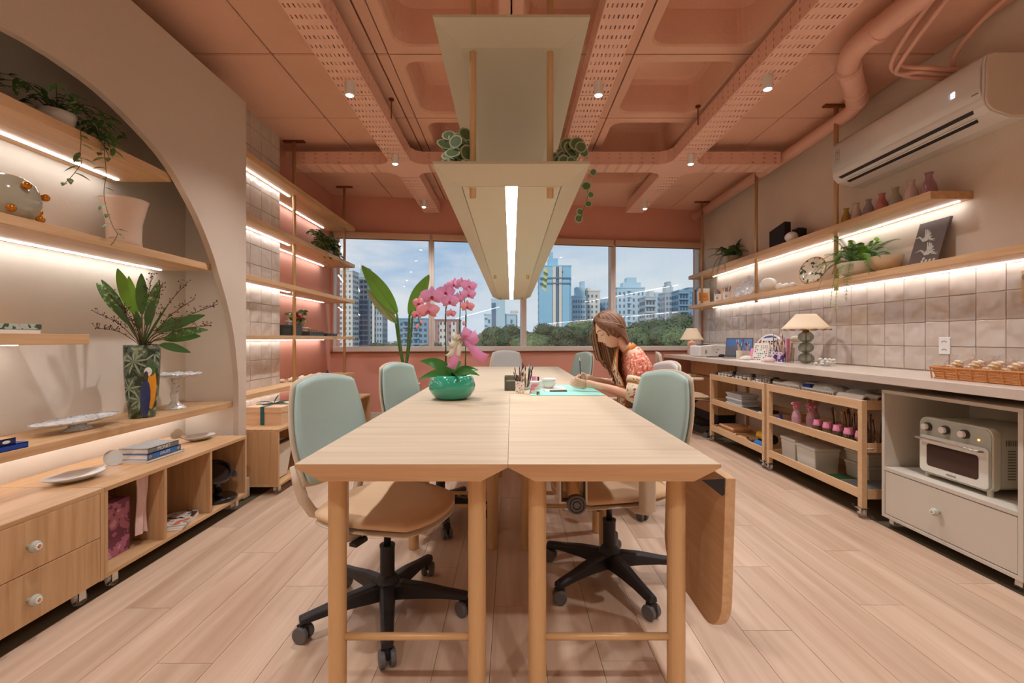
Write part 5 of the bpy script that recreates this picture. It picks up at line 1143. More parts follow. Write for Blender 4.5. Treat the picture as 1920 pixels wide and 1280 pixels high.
fern('dark fern in a cream pot on the upper right shelf near the window', (2.58, 5.35, ZA), .085, .11, 'bowlw', 50, .36, 3, ['fernd', 'fern'], longer=((3.6, .42, .4, 1.7), (3.3, .46, .4, 1.7), (2.8, .36, .3, 1.6), (4.2, .36, .5, 1.2)))
fern('bright green fern in a wide two-tone bowl on the lower right shelf', (2.54, 3.32, ZB), .13, .10, 'bowlw', 64, .38, 4, ['fern', 'leafl', 'fern'], longer=((3.7, .30, .5, 1.6), (3.3, .32, .5, 1.8), (3.0, .28, .4, 1.7), (2.6, .34, .5, 1.2), (2.2, .38, .6, .8), (4.3, .36, .6, 1.0)))
one('bowl', MB().lathe([(.001, 0), (.05, 0), (.10, .04), (.125, .11), (.12, .11), (.09, .04), (.001, .01)], (2.575, 3.12, ZB), 28, .8, .8), 'bowlt', 'tan bowl half hidden by the bright fern', 'bowl', smooth=True)
# black sculpture with a white ball
sc = T('sculpture', 'black stepped angular sculpture on the upper right shelf', 'sculpture', (2.56, 4.25, ZA))
M['lava'] = mat('black_textured', rgb(40, 34, 34), .8, noise=.3, nscale=60, bump=.6, bscale=120)
MB().add([(2.50, 4.40, ZA), (2.50, 4.15, ZA), (2.56, 4.15, ZA), (2.56, 4.40, ZA), (2.50, 4.40, ZA+.175), (2.50, 4.15, ZA+.215), (2.56, 4.15, ZA+.21), (2.56, 4.40, ZA+.17)], [(0, 3, 2, 1), (4, 5, 6, 7), (0, 1, 5, 4), (1, 2, 6, 5), (2, 3, 7, 6), (3, 0, 4, 7)]).make('slab', 'lava', sc, world=True, bevel=.006)
for i in range(4): MB().box(2.56, 2.62, 4.02+i*.03, 4.05+i*.03, ZA, ZA+.12+.012*(i % 2)).make('step', 'lava', sc, world=True, bevel=.003)
one('ball', MB().sph((2.50, 4.05, ZA+.047), .05, 24, 14, 1, 1.25, .94), 'porcelain', 'white egg-shaped ornament leaning by the black sculpture', 'ornament', smooth=True)
# seven little vases
vc = [(1587, rgb(176, 140, 50), 'mustard', .9), (1606, rgb(206, 184, 176), 'pale mauve', .95), (1629, rgb(150, 142, 148), 'slate grey', .92), (1654, rgb(196, 120, 112), 'dusty rose', .95), (1679, rgb(168, 162, 138), 'sage grey', .98), (1709, rgb(214, 188, 178), 'blush', 1.02), (1742, rgb(164, 120, 130), 'plum', 1.05)]
nxt = ['leftmost of the row', 'second in the row', 'third in the row', 'fourth in the row', 'fifth in the row', 'second from the shelf end', 'nearest the shelf end']
for (px, c, nm_, s_), wh in zip(vc, nxt):
    X = 2.55; y = at(px, X); m_ = mat('glaze_'+nm_.replace(' ', '_'), c, .15, coat=.5, noise=.06)
    s_ *= .93
    mb = MB().lathe([(.001, 0), (.030, 0), (.038, .02), (.041, .045), (.034, .085), (.020, .115), (.017, .135), (.024, .155), (.021, .155), (.012, .13), (.001, .11)], (0, 0, 0), 22); mb.v = [(a*s_+X, b*s_+y, c_*s_+ZA) for a, b, c_ in mb.v]
    one('vase', mb, m_, '%s bottle vase on the upper right shelf, %s' % (nm_, wh), 'vase', 'small bottle vases in a row', smooth=True)
# books, mugs, plates, bubbles, painting on the lower right shelf
G = 'books at the window end of the lower right shelf'
cols = [('navy', 'dark narrow'), ('paper', 'cream'), ('kraft', 'tan'), ('ink', 'black'), ('cover', 'grey'), ('bluec', 'blue'), ('paper', 'white')]
y = 6.20
for i, (mc, nm_) in enumerate(cols):
    th = .020+.006*(i % 3); h = .19+.012*((i*3) % 4); t = T('book', '%s book standing %s on the lower right shelf' % (nm_, ['first from the window', 'second from the window', 'third from the window', 'fourth from the window', 'fifth from the window', 'sixth from the window', 'just behind the orange book'][i]), 'book', (2.55, y-th/2, ZB), 0, G)
    MB().box(2.475, 2.63, y-th, y-th+.002, ZB, ZB+h).box(2.475, 2.63, y-.002, y, ZB, ZB+h).box(2.475, 2.478, y-th, y, ZB, ZB+h).make('cover', mc, t, world=True)
    MB().box(2.479, 2.627, y-th+.002, y-.002, ZB+.003, ZB+h-.004).make('pages', 'paper', t, world=True); y -= th+.002
M['orange'] = mat('orange_cover', rgb(226, 146, 60), .5, noise=.05)
t = T('book', 'orange-covered book propped face-out at the end of the book row', 'book', (2.55, y-.03, ZB), 0, G)
MB().boxc((2.535, y-.02, ZB+.088), (.155, .016, .175), rx=-.10).make('cover', 'paper', t, world=True); MB().boxc((2.535, y-.0295, ZB+.100), (.13, .002, .11), rx=-.10).make('cover_panel', 'orange', t, world=True)
MB().boxc((2.535, y-.024, ZB+.025), (.13, .002, .028), rx=-.10).make('green_band', 'leafv', t, world=True)
textobj('LINA', .045, t, 'greyprint', (2.535, y-.0315, ZB+.105), (pi/2+.1, 0, 0), bold=True)
def mug(px, lab, seed, r=.04, h=.09):
    y = at(px, 2.52); t = T('pen_mug', lab, 'mug', (2.52, y, ZB), 0, 'pen mugs on the lower right shelf'); c = (2.52, y, ZB)
    MB().lathe([(.001, 0), (r, 0), (r*1.04, h), (r*.95, h), (r*.92, .008), (.001, .008)], c, 22).make('cup', 'porcelain', t, world=True)
    MB().boxc((2.52-r*.6, y-r*.80, ZB+h*.5), (.02, .001, .03), rz=-.6).make('motif', 'greyprint', t, world=True)
    Q = random.Random(seed); ms = ['bluec', 'red', 'orange', 'ink', 'cobalt', 'yellow', 'ink']
    for i in range(10):
        a = Q.uniform(0, 6.28); b = Vector(c)+Vector((cos(a)*r*.4, sin(a)*r*.4, .012)); e_ = Vector(c)+Vector((cos(a)*r*.9, sin(a)*r*.9, h*Q.uniform(1.35, 1.75))); MB().tube([b, e_], .0035, 6).make('pen', ms[i % 7], t, world=True)
mug(1346, 'white mug of pens next to the orange book', 1); mug(1363, 'white mug of pens nearer the small plate', 2, .043, .095)
def standplate(px, r, lab, m_, scallop=0., X=2.6, tilt=.25, rim=None):
    y = at(px, X); t = T('display_plate', lab, 'plate', (X, y, ZB), 0, 'plates standing on the lower right shelf'); n = Vector((-1, -.35, .28)).normalized(); a = n.cross(Vector((0, 0, 1))).normalized(); b = a.cross(n); cc = Vector((X, y, ZB+r*1.0+.008)); N_ = 48; rows = []
    if b.z < 0: b = -b
    for rr, h in ((.001, 0), (.6, 0), (.68, .012), (1, .026), (1, .030), (.66, .018), (.58, .006), (.001, .006)):
        rows.append([cc+(a*cos(q)+b*sin(q))*(rr*r*(1+(scallop*cos(9*q) if rr > .6 else 0)))+n*(h*r/.13) for q in [2*pi*i/N_ for i in range(N_)]])
    MB().grid(rows, close=True).make('plate', m_, t, world=True, smooth=True)
    if rim:
        MB().tube([cc+(a*cos(q)+b*sin(q))*r+n*(.028*r/.13) for q in [2*pi*i/N_ for i in range(N_+1)]], .003, 6).make('gilt_rim', rim, t, world=True, smooth=True)
    e_ = MB(); 
    for s2 in (-1, 1): e_.tube([cc-b*r*1.0+n*.03+a*s2*r*.4, cc-b*(r*1.0)+a*s2*r*.4+Vector((0, 0, -.004)), cc-b*r*.2-n*.02+a*s2*r*.3], .0025, 5)
    e_.make('wire_easel', 'black', t, world=True); return t
M['leafplate'] = pattern('botanical_plate', rgb(70, 88, 62), rgb(226, 214, 190), rgb(228, 218, 198), 26, .25, .44, .6)
standplate(1386, .062, 'small white plate on a wire easel', 'blueprint', X=2.58); standplate(1406, .115, 'scalloped blue-tinged platter behind the shelf post', 'blueprint', .05, X=2.62)
standplate(1527, .118, 'round botanical leaf plate with a copper rim beside the bright fern', 'leafplate', X=2.60, rim='gold')
M['pearl'] = mat('pearl_white', rgb(232, 224, 212), .15, coat=.6, noise=.01)
bu = T('bubble_ornament', 'glossy white caterpillar of one large and three small domes', 'ornament', (2.55, 4.3, ZB))
for (px, r) in ((1441, .078), (1462, .038), (1474, .033), (1486, .030)):
    MB().sph((2.53, at(px, 2.53), ZB+r*.92), r, 28, 16, 1, 1.25 if r > .05 else 1, .95).make('dome', 'pearl', bu, world=True, smooth=True)
pa = T('painting', 'dark canvas with two pale cranes leaning on the wall above the tiles', 'painting', (2.6, 2.86, ZB)); M['canvasbg'] = mat('taupe_ground', rgb(104, 90, 84), .6, noise=.25, nscale=8); M['crane'] = mat('crane_paint', rgb(196, 196, 186), .5, noise=.2, nscale=60)
py0, py1, h = 2.745, 2.95, .29
def pn(u, v, o=0.): return Vector((2.585+.085*v-.012-o, lerp(py1, py0, u), ZB+h*v))     # u 0..1 left to right, v up
MB().add([pn(0, 0), pn(1, 0), pn(1, 1), pn(0, 1), pn(0, 0, -.018), pn(1, 0, -.018), pn(1, 1, -.018), pn(0, 1, -.018)], [(0, 1, 2, 3), (4, 7, 6, 5), (0, 4, 5, 1), (1, 5, 6, 2), (2, 6, 7, 3), (3, 7, 4, 0)]).make('canvas', 'canvasbg', pa, world=True)
def crane(ox, oy, s, fl, nm_):
    m_ = MB()
    def q(pts): m_.add([pn(ox+fl*x*s, oy+y*s, .0015) for x, y in pts], [tuple(range(len(pts)))])
    q([(0, 0), (.12, .05), (.26, .04), (.34, 0), (.22, -.06), (.08, -.06)])
    for k in range(6): q([(.12+k*.03, .03), (.05+k*.07, .24-.012*k*k), (.09+k*.08, .22-.012*k*k), (.17+k*.03, .02)])
    q([(0, 0), (-.10, .06), (-.20, .05), (-.21, .065), (-.10, .085), (.03, .04)]); q([(-.20, .05), (-.30, .03), (-.20, .066)])
    for k in range(2): q([(.30, -.01-.02*k), (.52, -.04-.04*k), (.52, -.05-.04*k), (.30, -.03-.02*k)])
    m_.make(nm_, 'crane', pa, world=True)
crane(.22, .62, .95, 1, 'painted_crane'); crane(.42, .30, 1.0, 1, 'painted_crane')
fo = MB()
for k in range(9): cx, cy = .45+.13*(k % 4)+.03*(k//4), .06+.055*(k//4); fo.add([pn(cx+.045*cos(t), cy+.028*sin(t), .0012) for t in [2*pi*i/8 for i in range(8)]], [tuple(range(8))])
fo.make('painted_blossom', M['crane'], pa, world=True)['kind'] = 'stuff'

# ------------------------------------------------------------------ on the worktop
ZC_ = .872
M['shade'] = mat('lamp_shade_cream', rgb(238, 216, 184), .8, noise=.03, nscale=80); M['pinkglaze'] = mat('pink_glaze', rgb(236, 192, 184), .2, coat=.4)
def shade(t, c, z0, r0, z1, r1, scal=0., m_='shade'):
    N_ = 64; rows = []
    for k in range(9):
        u = k/8; rows.append([(c[0]+lerp(r0, r1, u)*cos(q)*(1+(scal*(1-u)**6*cos(14*q)*.4)), c[1]+lerp(r0, r1, u)*sin(q)*(1+(scal*(1-u)**6*cos(14*q)*.4)), lerp(z0, z1, u)-(abs(sin(7*q))*scal*.35 if k == 0 else 0)) for q in [2*pi*i/N_ for i in range(N_)]])
    o = MB().grid(rows, close=True).make('lamp_shade', m_, t, world=True, smooth=True, solid=.0015)
    if scal: MB().tube([Vector(p)+Vector((0, 0, -.001)) for p in rows[0]]+[rows[0][0]], .0022, 5).make('shade_trim', 'bronze', o, world=True)
lp = T('table_lamp', 'small lamp with cream shade and pink ball base by the window', 'lamp', (2.36, 6.0, ZC_)); lc = (2.32, 5.82, ZC_); lc = (P(1297, 640, 5.85).x, 5.85, ZC_)
MB().lathe([(.001, 0), (.045, 0), (.058, .04), (.045, .078), (.02, .086), (.02, .092), (.045, .10), (.058, .135), (.045, .172), (.012, .182), (.012, .20), (.001, .20)], lc, 28).make('lamp_base', 'pinkglaze', lp, world=True, smooth=True)
shade(lp, lc, 1.065, .142, 1.215, .062)
MB().sph((lc[0], lc[1], 1.13), .022, 10, 8).make('bulb', M.setdefault('bulb', emis('bulb_warm', (1, .82, .6, 1), 18)), lp, world=True, smooth=True)
l2 = T('table_lamp', 'lamp with scalloped cream shade and three smoky glass balls', 'lamp', (2.5, 3.9, ZC_)); X = 2.45; y = at(1511, X); c2_ = (X, y, ZC_)
M['smokeglass'] = glassy('smoky_glass', (.72, .78, .70, 1), .16, .02, .80)
for k in range(3): MB().sph((X, y, ZC_+.048+.088*k), .058, 28, 14, 1, 1, .80).make('glass_ball', 'smokeglass', l2, world=True, smooth=True)
MB().cyl((X, y, ZC_), (X, y, ZC_+.29), .005, n=8).make('rod', 'brass', l2, world=True); MB().cyl((X, y, ZC_+.262), (X, y, ZC_+.285), .03, .02, n=18).make('cap', 'bronze', l2, world=True)
shade(l2, (X, y), 1.163, .178, 1.285, .072, .03)
pr = T('printer', 'compact white printer on the worktop below the pink lamp', 'printer', (2.4, 5.5, ZC_))
py_ = 5.32; MB().prism([(2.17, ZC_), (2.50, ZC_), (2.50, ZC_+.135), (2.36, ZC_+.145), (2.17, ZC_+.125)], 5.22, 5.52, 'Y').make('body', 'white', pr, world=True, bevel=.012)
MB().boxc((2.29, 5.36, ZC_+.142), (.16, .16, .004), ry=-.07).make('paper_slot', 'ink', pr, world=True); MB().boxc((2.24, 5.218, ZC_+.06), (.018, .003, .036)).make('keypad', 'greyprint', pr, world=True)
dk = MB(); [dk.cyl((2.36+.02*i, 5.217, ZC_+.05+.018*((i*2) % 3)), (2.36+.02*i, 5.22, ZC_+.05+.018*((i*2) % 3)), .006, n=10) for i in range(2)]; dk.make('stickers', 'red', pr, world=True)['kind'] = 'stuff'
one('phone', MB().box(2.22, 2.36, 5.10, 5.17, ZC_, ZC_+.008), 'ink', 'black phone lying in front of the printer', 'phone', bevel=.002); one('mouse', MB().sph((2.38, 5.13, ZC_+.018), .03, 14, 8, 1.2, 1, .6), 'black', 'black computer mouse beside the laptop', 'mouse', smooth=True)
lt = T('laptop', 'open laptop with a blue screen on the worktop', 'laptop', (2.45, 5.0, ZC_)); M['screen'] = mat('blue_screen', rgb(56, 92, 140), .25, emit=.35); M['screend'] = mat('grey_screen', rgb(84, 84, 92), .3, emit=.15)
def lq(u, v, o=0): a = Vector((2.345, 4.98, ZC_+.012)); b = Vector((2.53, 4.84, ZC_+.012)); d = (b-a); nn = Vector((d.y, -d.x, 0)).normalized(); return a+d*u*1.15+Vector((0, 0, 1))*v*.205-nn*v*.075+nn*o
MB().add([lq(0, 0), lq(1, 0), lq(1, 1), lq(0, 1), lq(0, 0, -.008), lq(1, 0, -.008), lq(1, 1, -.008), lq(0, 1, -.008)], [(0, 1, 2, 3), (4, 7, 6, 5), (0, 4, 5, 1), (1, 5, 6, 2), (2, 6, 7, 3), (3, 7, 4, 0)]).make('lid', 'ink', lt, world=True)
MB().add([lq(.03, .06, .001), lq(.97, .06, .001), lq(.97, .95, .001), lq(.03, .95, .001)], [(0, 1, 2, 3)]).make('screen', 'screen', lt, world=True)
MB().add([lq(.03, .06, .002), lq(.75, .06, .002), lq(.6, .42, .002), lq(.3, .6, .002), lq(.03, .5, .002)], [(0, 1, 2, 3, 4)]).make('screen_shape', 'screend', lt, world=True)
bs = MB().add([lq(0, 0)+Vector((0, 0, -.012)), lq(1, 0)+Vector((0, 0, -.012)), lq(1, 0, .15)+Vector((0, 0, -.012)), lq(0, 0, .15)+Vector((0, 0, -.012)), lq(0, 0), lq(1, 0), lq(1, 0, .15), lq(0, 0, .15)], [(0, 3, 2, 1), (4, 5, 6, 7), (0, 1, 5, 4), (1, 2, 6, 5), (2, 3, 7, 6), (3, 0, 4, 7)]); bs.make('keyboard_base', 'greyprint', lt, world=True)
def wpot(px, X, r, h, m_, n, hh, seed, lab, mats): y = at(px, X); return potof(lab, (X, y, ZC_), r, h, m_, n, hh, seed, 'brush pots', mats=mats)
wpot(1387, 2.4, .034, .085, 'bowlw', 10, .19, 5, 'cream pot of markers beside the laptop', ('yellow', 'navy', 'kraft', 'paper'))
wpot(1399, 2.5, .036, .08, 'bowlw', 9, .17, 6, 'cream pot of pencils behind the paint charts', ('kraft', 'pinkpl', 'paper'))
wpot(1453, 2.46, .036, .10, 'jarprint', 10, .24, 7, 'printed jar of orange-tipped brushes behind the paint charts', ('orange', 'navy', 'ink', 'yellow')) if 'jarprint' in M else None
M['jarprint'] = pattern('purple_label', rgb(90, 50, 130), rgb(214, 208, 214), rgb(190, 70, 90), 26, .3, .48, .62)
wpot(1453, 2.46, .036, .10, 'jarprint', 10, .24, 7, 'printed jar of orange-tipped brushes behind the paint charts', ('orange', 'navy', 'ink', 'yellow'))
wpot(1466, 2.42, .034, .09, 'jarprint', 10, .22, 8, 'purple-labelled jar of paint tubes', ('cobalt', 'yellow', 'paper', 'red'))
y = at(1480, 2.46); t = T('brush_pot', 'clear tumbler with a pink brush case and a big cream fan brush', 'brush pot', (2.46, y, ZC_), 0, 'brush pots')
MB().lathe([(.001, 0), (.035, 0), (.042, .13), (.040, .13), (.033, .005), (.001, .005)], (2.46, y, ZC_), 20).make('cup', 'clear', t, world=True); MB().box(2.432, 2.462, y-.01, y+.01, ZC_+.006, ZC_+.21).make('pink_case', 'pinkpl', t, world=True, bevel=.004)
MB().tube([(2.47, y, ZC_+.01), (2.485, y, ZC_+.17)], .006, 8).make('fan_handle', 'oakZ', t, world=True)
MB().sph((2.52, y, ZC_+.205), .05, 14, 10, 1.1, .5, .62).make('fan_bristles', 'bowlw', t, world=True, smooth=True)
one('brush_stick', MB().tube([(2.475, y+.14, ZC_), (2.465, y+.13, ZC_+.22)], .006, 8).sph((2.465, y+.13, ZC_+.235), .012, 10, 8, 1, 1, 1.6), 'pinkglaze', 'pink makeup brush standing behind the fan brush', 'brush')
# paint charts leaning on each other
def chart(px, X, w, h, nx, ny, pal, lab, lean=.30, yaw=-.95, m_='paper'):
    y = at(px, X); t = T('paint_chart', lab, 'paint chart', (X, y, ZC_), yaw, 'paint charts leaning on the worktop')
    R_ = Matrix.Rotation(-lean, 3, 'X'); b = MB().box(-w/2, w/2, 0, .006, 0, h); b.v = [tuple(R_ @ Vector(v)) for v in b.v]; b.make('board', m_, t)
    Q = random.Random(int(px)); ms = pal
    for c in range(len(ms)):
        d = MB()
        for i in range(nx):
            for j in range(ny):
                if Q.randrange(len(ms)) != c: continue
                cx, cz = (i+.5)/nx*w*.86-w*.43, (j+.6)/ny*h*.88; s_ = w/nx*.26
                vs = [R_ @ Vector(v) for v in ((cx-s_, -.001, cz-s_), (cx+s_, -.001, cz-s_), (cx+s_, -.001, cz+s_), (cx-s_, -.001, cz+s_))]; d.add(vs, [(0, 1, 2, 3)])
        if d.v: d.make('colour_swatches', ms[c], t)['kind'] = 'stuff'
    return t
sw = {k: mat('swatch_'+k, c, .4) for k, c in dict(coral=rgb(214, 90, 90), teal=rgb(60, 150, 150), rose=rgb(220, 140, 160), plum=rgb(90, 50, 90), navy=rgb(50, 60, 110), mintc=rgb(140, 190, 170), sand=rgb(210, 170, 120)).items()}
chart(1424, 2.36, .14, .175, 7, 8, [sw['coral'], sw['teal'], sw['rose'], sw['plum'], sw['mintc']], 'white swatch chart of coral and teal dots, nearest of the charts')
chart(1437, 2.46, .15, .225, 5, 9, [sw['navy'], sw['plum'], sw['teal'], sw['mintc']], 'tall white swatch chart of navy dots behind the coral one')
chart(1433, 2.39, .05, .14, 1, 3, [sw['sand']], 'small tan swatch card between the charts', m_='kraft'); chart(1408, 2.36, .055, .13, 1, 3, [sw['rose']], 'pink notebook leaning beside the pencils', m_='pinkpl', lean=.5)
y = at(1443, 2.53); t = T('display_plate', 'round plate with a red and blue rim behind the swatch charts', 'plate', (2.53, y, ZC_)); n = Vector((-.8, -.5, .3)).normalized(); a = n.cross(Vector((0, 0, 1))).normalized(); b = a.cross(n); cc = Vector((2.53, y, ZC_+.128))
MB().grid([[cc+(a*cos(q)+b*sin(q))*rr+n*h for q in [2*pi*i/40 for i in range(40)]] for rr, h in ((.001, 0), (.08, 0), (.125, .012), (.128, .016), (.08, .006), (.001, .006))], close=True).make('plate', 'porcelain', t, world=True, smooth=True)
for (q0, q1, m_) in ((-.6, 1.0, 'red'), (1.0, 2.6, 'cobalt')): MB().grid([[cc+(a*cos(lerp(q0, q1, i/12))+b*sin(lerp(q0, q1, i/12)))*rr+n*.0165 for i in range(13)] for rr in (.098, .112)]).make('painted_rim', m_, t, world=True, solid=.001)
for i, (px, X, lb) in enumerate(((1402, 2.28, 'white sheet of paper nearest the laptop'), (1432, 2.27, 'white sheet of paper in front of the swatch charts'))):
    y = at(px, X); one('paper_sheet', MB().boxc((X, y, ZC_+.001), (.24, .3, .0015), rz=.2*i), 'paper', lb, 'paper', 'papers on the worktop')
for i, (px, lb) in enumerate(((1399, 'crumpled white cloth by the swatch charts'), (1441, 'crumpled tissue at the foot of the charts'))): one('crumpled_cloth', MB().lathe([(.001, 0), (.05, 0), (.055, .02), (.03, .04), (.001, .045)], (2.27, at(px, 2.27), ZC_+.002), 14, fn=lambda t, r, z: (r*(1+.25*sin(3*t+z*90)), z)), 'tissue' if i else 'paper', lb, 'cloth', smooth=True)
# shell cluster
sh = T('shell_cluster', 'cluster of small clear shells beside the smoky glass lamp', 'shells', (2.4, 3.55, ZC_)); Q = random.Random(3)
for i in range(12): MB().lathe([(.001, -.012), (.016, -.004), (.018, .004), (.001, .016)], (2.40+Q.uniform(-.03, .03), at(1547, 2.4)+Q.uniform(-.09, .09), ZC_+.014+.016*(i % 3)), 9).make('shell', 'greyporc', sh, world=True)
# outlet and switch on the tiles
ou = T('wall_outlet', 'white double wall outlet on the tiles behind the basket', 'outlet', (XR-.012, at(1772, 2.68), .98)); y = at(1772, 2.68)
MB().box(XR-.016, XR-.009, y-.036, y+.036, .985, 1.09).make('cover_plate', 'white', ou, world=True, bevel=.002)
for z in (1.012, 1.062):
    for dy in (-.012, .0, .012): MB().cyl((XR-.0175, y+dy, z+(.004 if dy == 0 else 0)), (XR-.0155, y+dy, z+(.004 if dy == 0 else 0)), .0035, n=8).make('socket_hole', 'ink', ou, world=True)
sg = T('card_holder', 'terracotta-edged switch panel at the right picture edge', 'switch', (XR-.03, at(1925, 2.66), 1.3)); y = at(1926, 2.66); MB().box(XR-.03, XR-.009, y-.03, y+.03, 1.27, 1.44).make('switch_plate', 'bowlt', sg, world=True, bevel=.004)
MB().cyl((XR-.032, y+.008, 1.40), (XR-.029, y+.008, 1.40), .016, n=18).make('dial', 'greyprint', sg, world=True)
# wicker basket of bagged treats
wb = T('wicker_basket', 'long low wicker basket on the worktop', 'basket', (2.36, 2.3, ZC_)); M['wicker'] = mat('wicker', rgb(200, 130, 68), .5, noise=.2, nscale=60)
bx0, bx1, by0, by1 = 2.235, 2.50, 1.95, 2.53
by1 = at(1754, 2.25); by0 = by1-.56
for k in range(9):
    z = ZC_+.006+k*.0068; o_ = .012*k/9; loop = [(x, y_) for x, y_ in rrect((bx1-bx0)/2+o_, (by1-by0)/2+o_, .03, 3, ((bx0+bx1)/2, (by0+by1)/2))]
    pts_ = [(x, y_, z+.0012*sin(i*1.6+k*pi)) for i, (x, y_) in enumerate(loop)]; MB().tube(pts_+[pts_[0]], .0034 if k < 8 else .005, 6, False).make('woven_strand', 'wicker', wb, world=True)
for i in range(9):
    y_ = lerp(by0, by1, i/8)
    for x in (bx0-.004, bx1+.004): MB().tube([(x, y_, ZC_), (x-.01*(1 if x < 2.3 else -1), y_, ZC_+.062)], .0035, 5).make('stake', 'wicker', wb, world=True)
for i in range(4):
    x = lerp(bx0, bx1, (i+.5)/4)
    for y_ in (by0-.004, by1+.004): MB().tube([(x, y_, ZC_), (x, y_, ZC_+.062)], .0035, 5).make('stake', 'wicker', wb, world=True)
MB().box(bx0+.003, bx1-.003, by0+.003, by1-.003, ZC_+.001, ZC_+.006).make('basket_floor', 'wicker', wb, world=True)
M['candy'] = pattern('iced_biscuit', rgb(240, 200, 150), rgb(248, 232, 200), rgb(226, 170, 204), 40, .5, .46, .62); M['film'] = glassy('cellophane', (1, 1, 1, 1), .08, .06, .99)
for i in range(12):
    cx = bx0+.06+.12*(i % 2); cy = by0+.055+.09*(i//2); t = T('treat_bag', 'clear bag of iced biscuits in the wicker basket, %s row, %s' % (['front', 'back'][i % 2], ['nearest the picture edge', 'second from the picture edge', 'third from the picture edge', 'fourth from the picture edge', 'second from the outlet end', 'closest to the wall outlet'][i//2]), 'bag', (cx, cy, ZC_+.007), random.uniform(-.3, .3), 'bagged biscuits in the basket')
    MB().lathe([(.001, 0), (.045, .003), (.048, .05), (.04, .08), (.012, .10), (.02, .118)], (0, 0, 0), 12, .9, .85, fn=lambda t_, r, z: (r*(1+.1*sin(5*t_+z*60)), z)).make('cellophane', 'film', t)
    for k in range(6):
        a = k*1.05; MB().cyl((cos(a)*.018, sin(a)*.018, .012+.013*k), (cos(a)*.018+.004, sin(a)*.018, .020+.013*k), .019, n=8).make('biscuit', 'candy', t)
# oven
ov = T('toaster_oven', 'cream countertop oven with three knobs inside the white cabinet', 'oven', (2.38, 2.28, .345)); OX, oy0, oy1, oz0, oz1 = 2.205, 2.085, 2.462, .365, .663
M['ovenb'] = mat('oven_cream', rgb(206, 200, 180), .35, noise=.01); M['ovenp'] = mat('oven_panel', rgb(178, 180, 164), .35, noise=.01); M['ovend'] = mat('oven_door', rgb(226, 224, 212), .3, noise=.01); M['ovenw'] = mat('oven_window', rgb(50, 24, 22), .08, coat=.6, noise=.3, nscale=10)
hy, hz, cy, cz = (oy1-oy0)/2, (oz1-oz0)/2, (oy0+oy1)/2, (oz0+oz1)/2
def rp_(hy_, hz_, r, x0, x1, c): return MB().prism(rrect(hy_, hz_, r, 6, c), x0, x1, 'X')
rp_(hy, hz, .04, OX+.012, OX+.05, (cy, cz)).make('front_bezel', 'ovenb', ov, world=True, bevel=.004)
rp_(hy-.008, hz-.008, .034, OX+.05, 2.56, (cy, cz)).make('housing', 'ovenb', ov, world=True, bevel=.003)
rp_(hy-.006, hz-.006, .036, OX+.008, OX+.012, (cy, cz)).make('control_panel', 'ovenp', ov, world=True)
dz0, dz1 = oz0+.012, oz0+.205; dr = rp_(hy-.012, (dz1-dz0)/2, .02, OX, OX+.008, (cy, (dz0+dz1)/2)).make('door', 'ovend', ov, world=True, bevel=.002)
rp_(hy-.055, .058, .016, OX-.001, OX, (cy, oz0+.105)).make('window', 'ovenw', dr, world=True)
MB().tube([(OX-.006, oy0+.03, dz1-.018), (OX-.026, oy0+.03, dz1-.016), (OX-.026, oy1-.02, dz1-.016), (OX-.006, oy1-.02, dz1-.018)], .006, 10).make('handle', 'chrome', dr, world=True)
MB().boxc((OX-.001, cy+.0, oz0+.028), (.001, .05, .008)).make('badge', 'greyprint', dr, world=True)
for i in range(3):
    y = lerp(oy1-.055, oy0+.125, i/2); k = MB().cyl((OX+.008, y, oz1-.048), (OX-.004, y, oz1-.048), .021, n=24).make('dial', 'ink', ov, world=True)
    MB().cyl((OX+.0085, y, oz1-.048), (OX+.006, y, oz1-.048), .025, n=24).make('dial_ring', 'chrome', k, world=True); MB().cyl((OX-.004, y, oz1-.048), (OX-.020, y, oz1-.048), .0165, n=24).make('dial_cap', 'porcelain', k, world=True, bevel=.003)
MB().cyl((OX+.008, oy0+.06, oz1-.062), (OX+.004, oy0+.06, oz1-.062), .005, n=12).make('pilot_lamp', M.setdefault('pilot', emis('pilot_orange', (1, .35, .1, 1), 3)), ov, world=True)
vv = MB()
for j in range(3):
    for i in range(11): vv.boxc((2.30+.055*j+.01, oy0+.0072, oz0+.065+.013*i), (.036, .002, .0045))
for i in range(16): vv.boxc((2.285+.0105*i, oy0+.0072, oz0+.232), (.0045, .002, .026))
vv.make('vent_slots', 'ovenslot' if 'ovenslot' in M else mat('ovenslot', rgb(120, 112, 96), .6), ov, world=True)['kind'] = 'stuff'
for x in (OX+.03, 2.53):
    for y in (oy0+.03, oy1-.03): MB().cyl((x, y, .345), (x, y, oz0+.004), .012, n=12).make('foot', 'ovenb', ov, world=True)

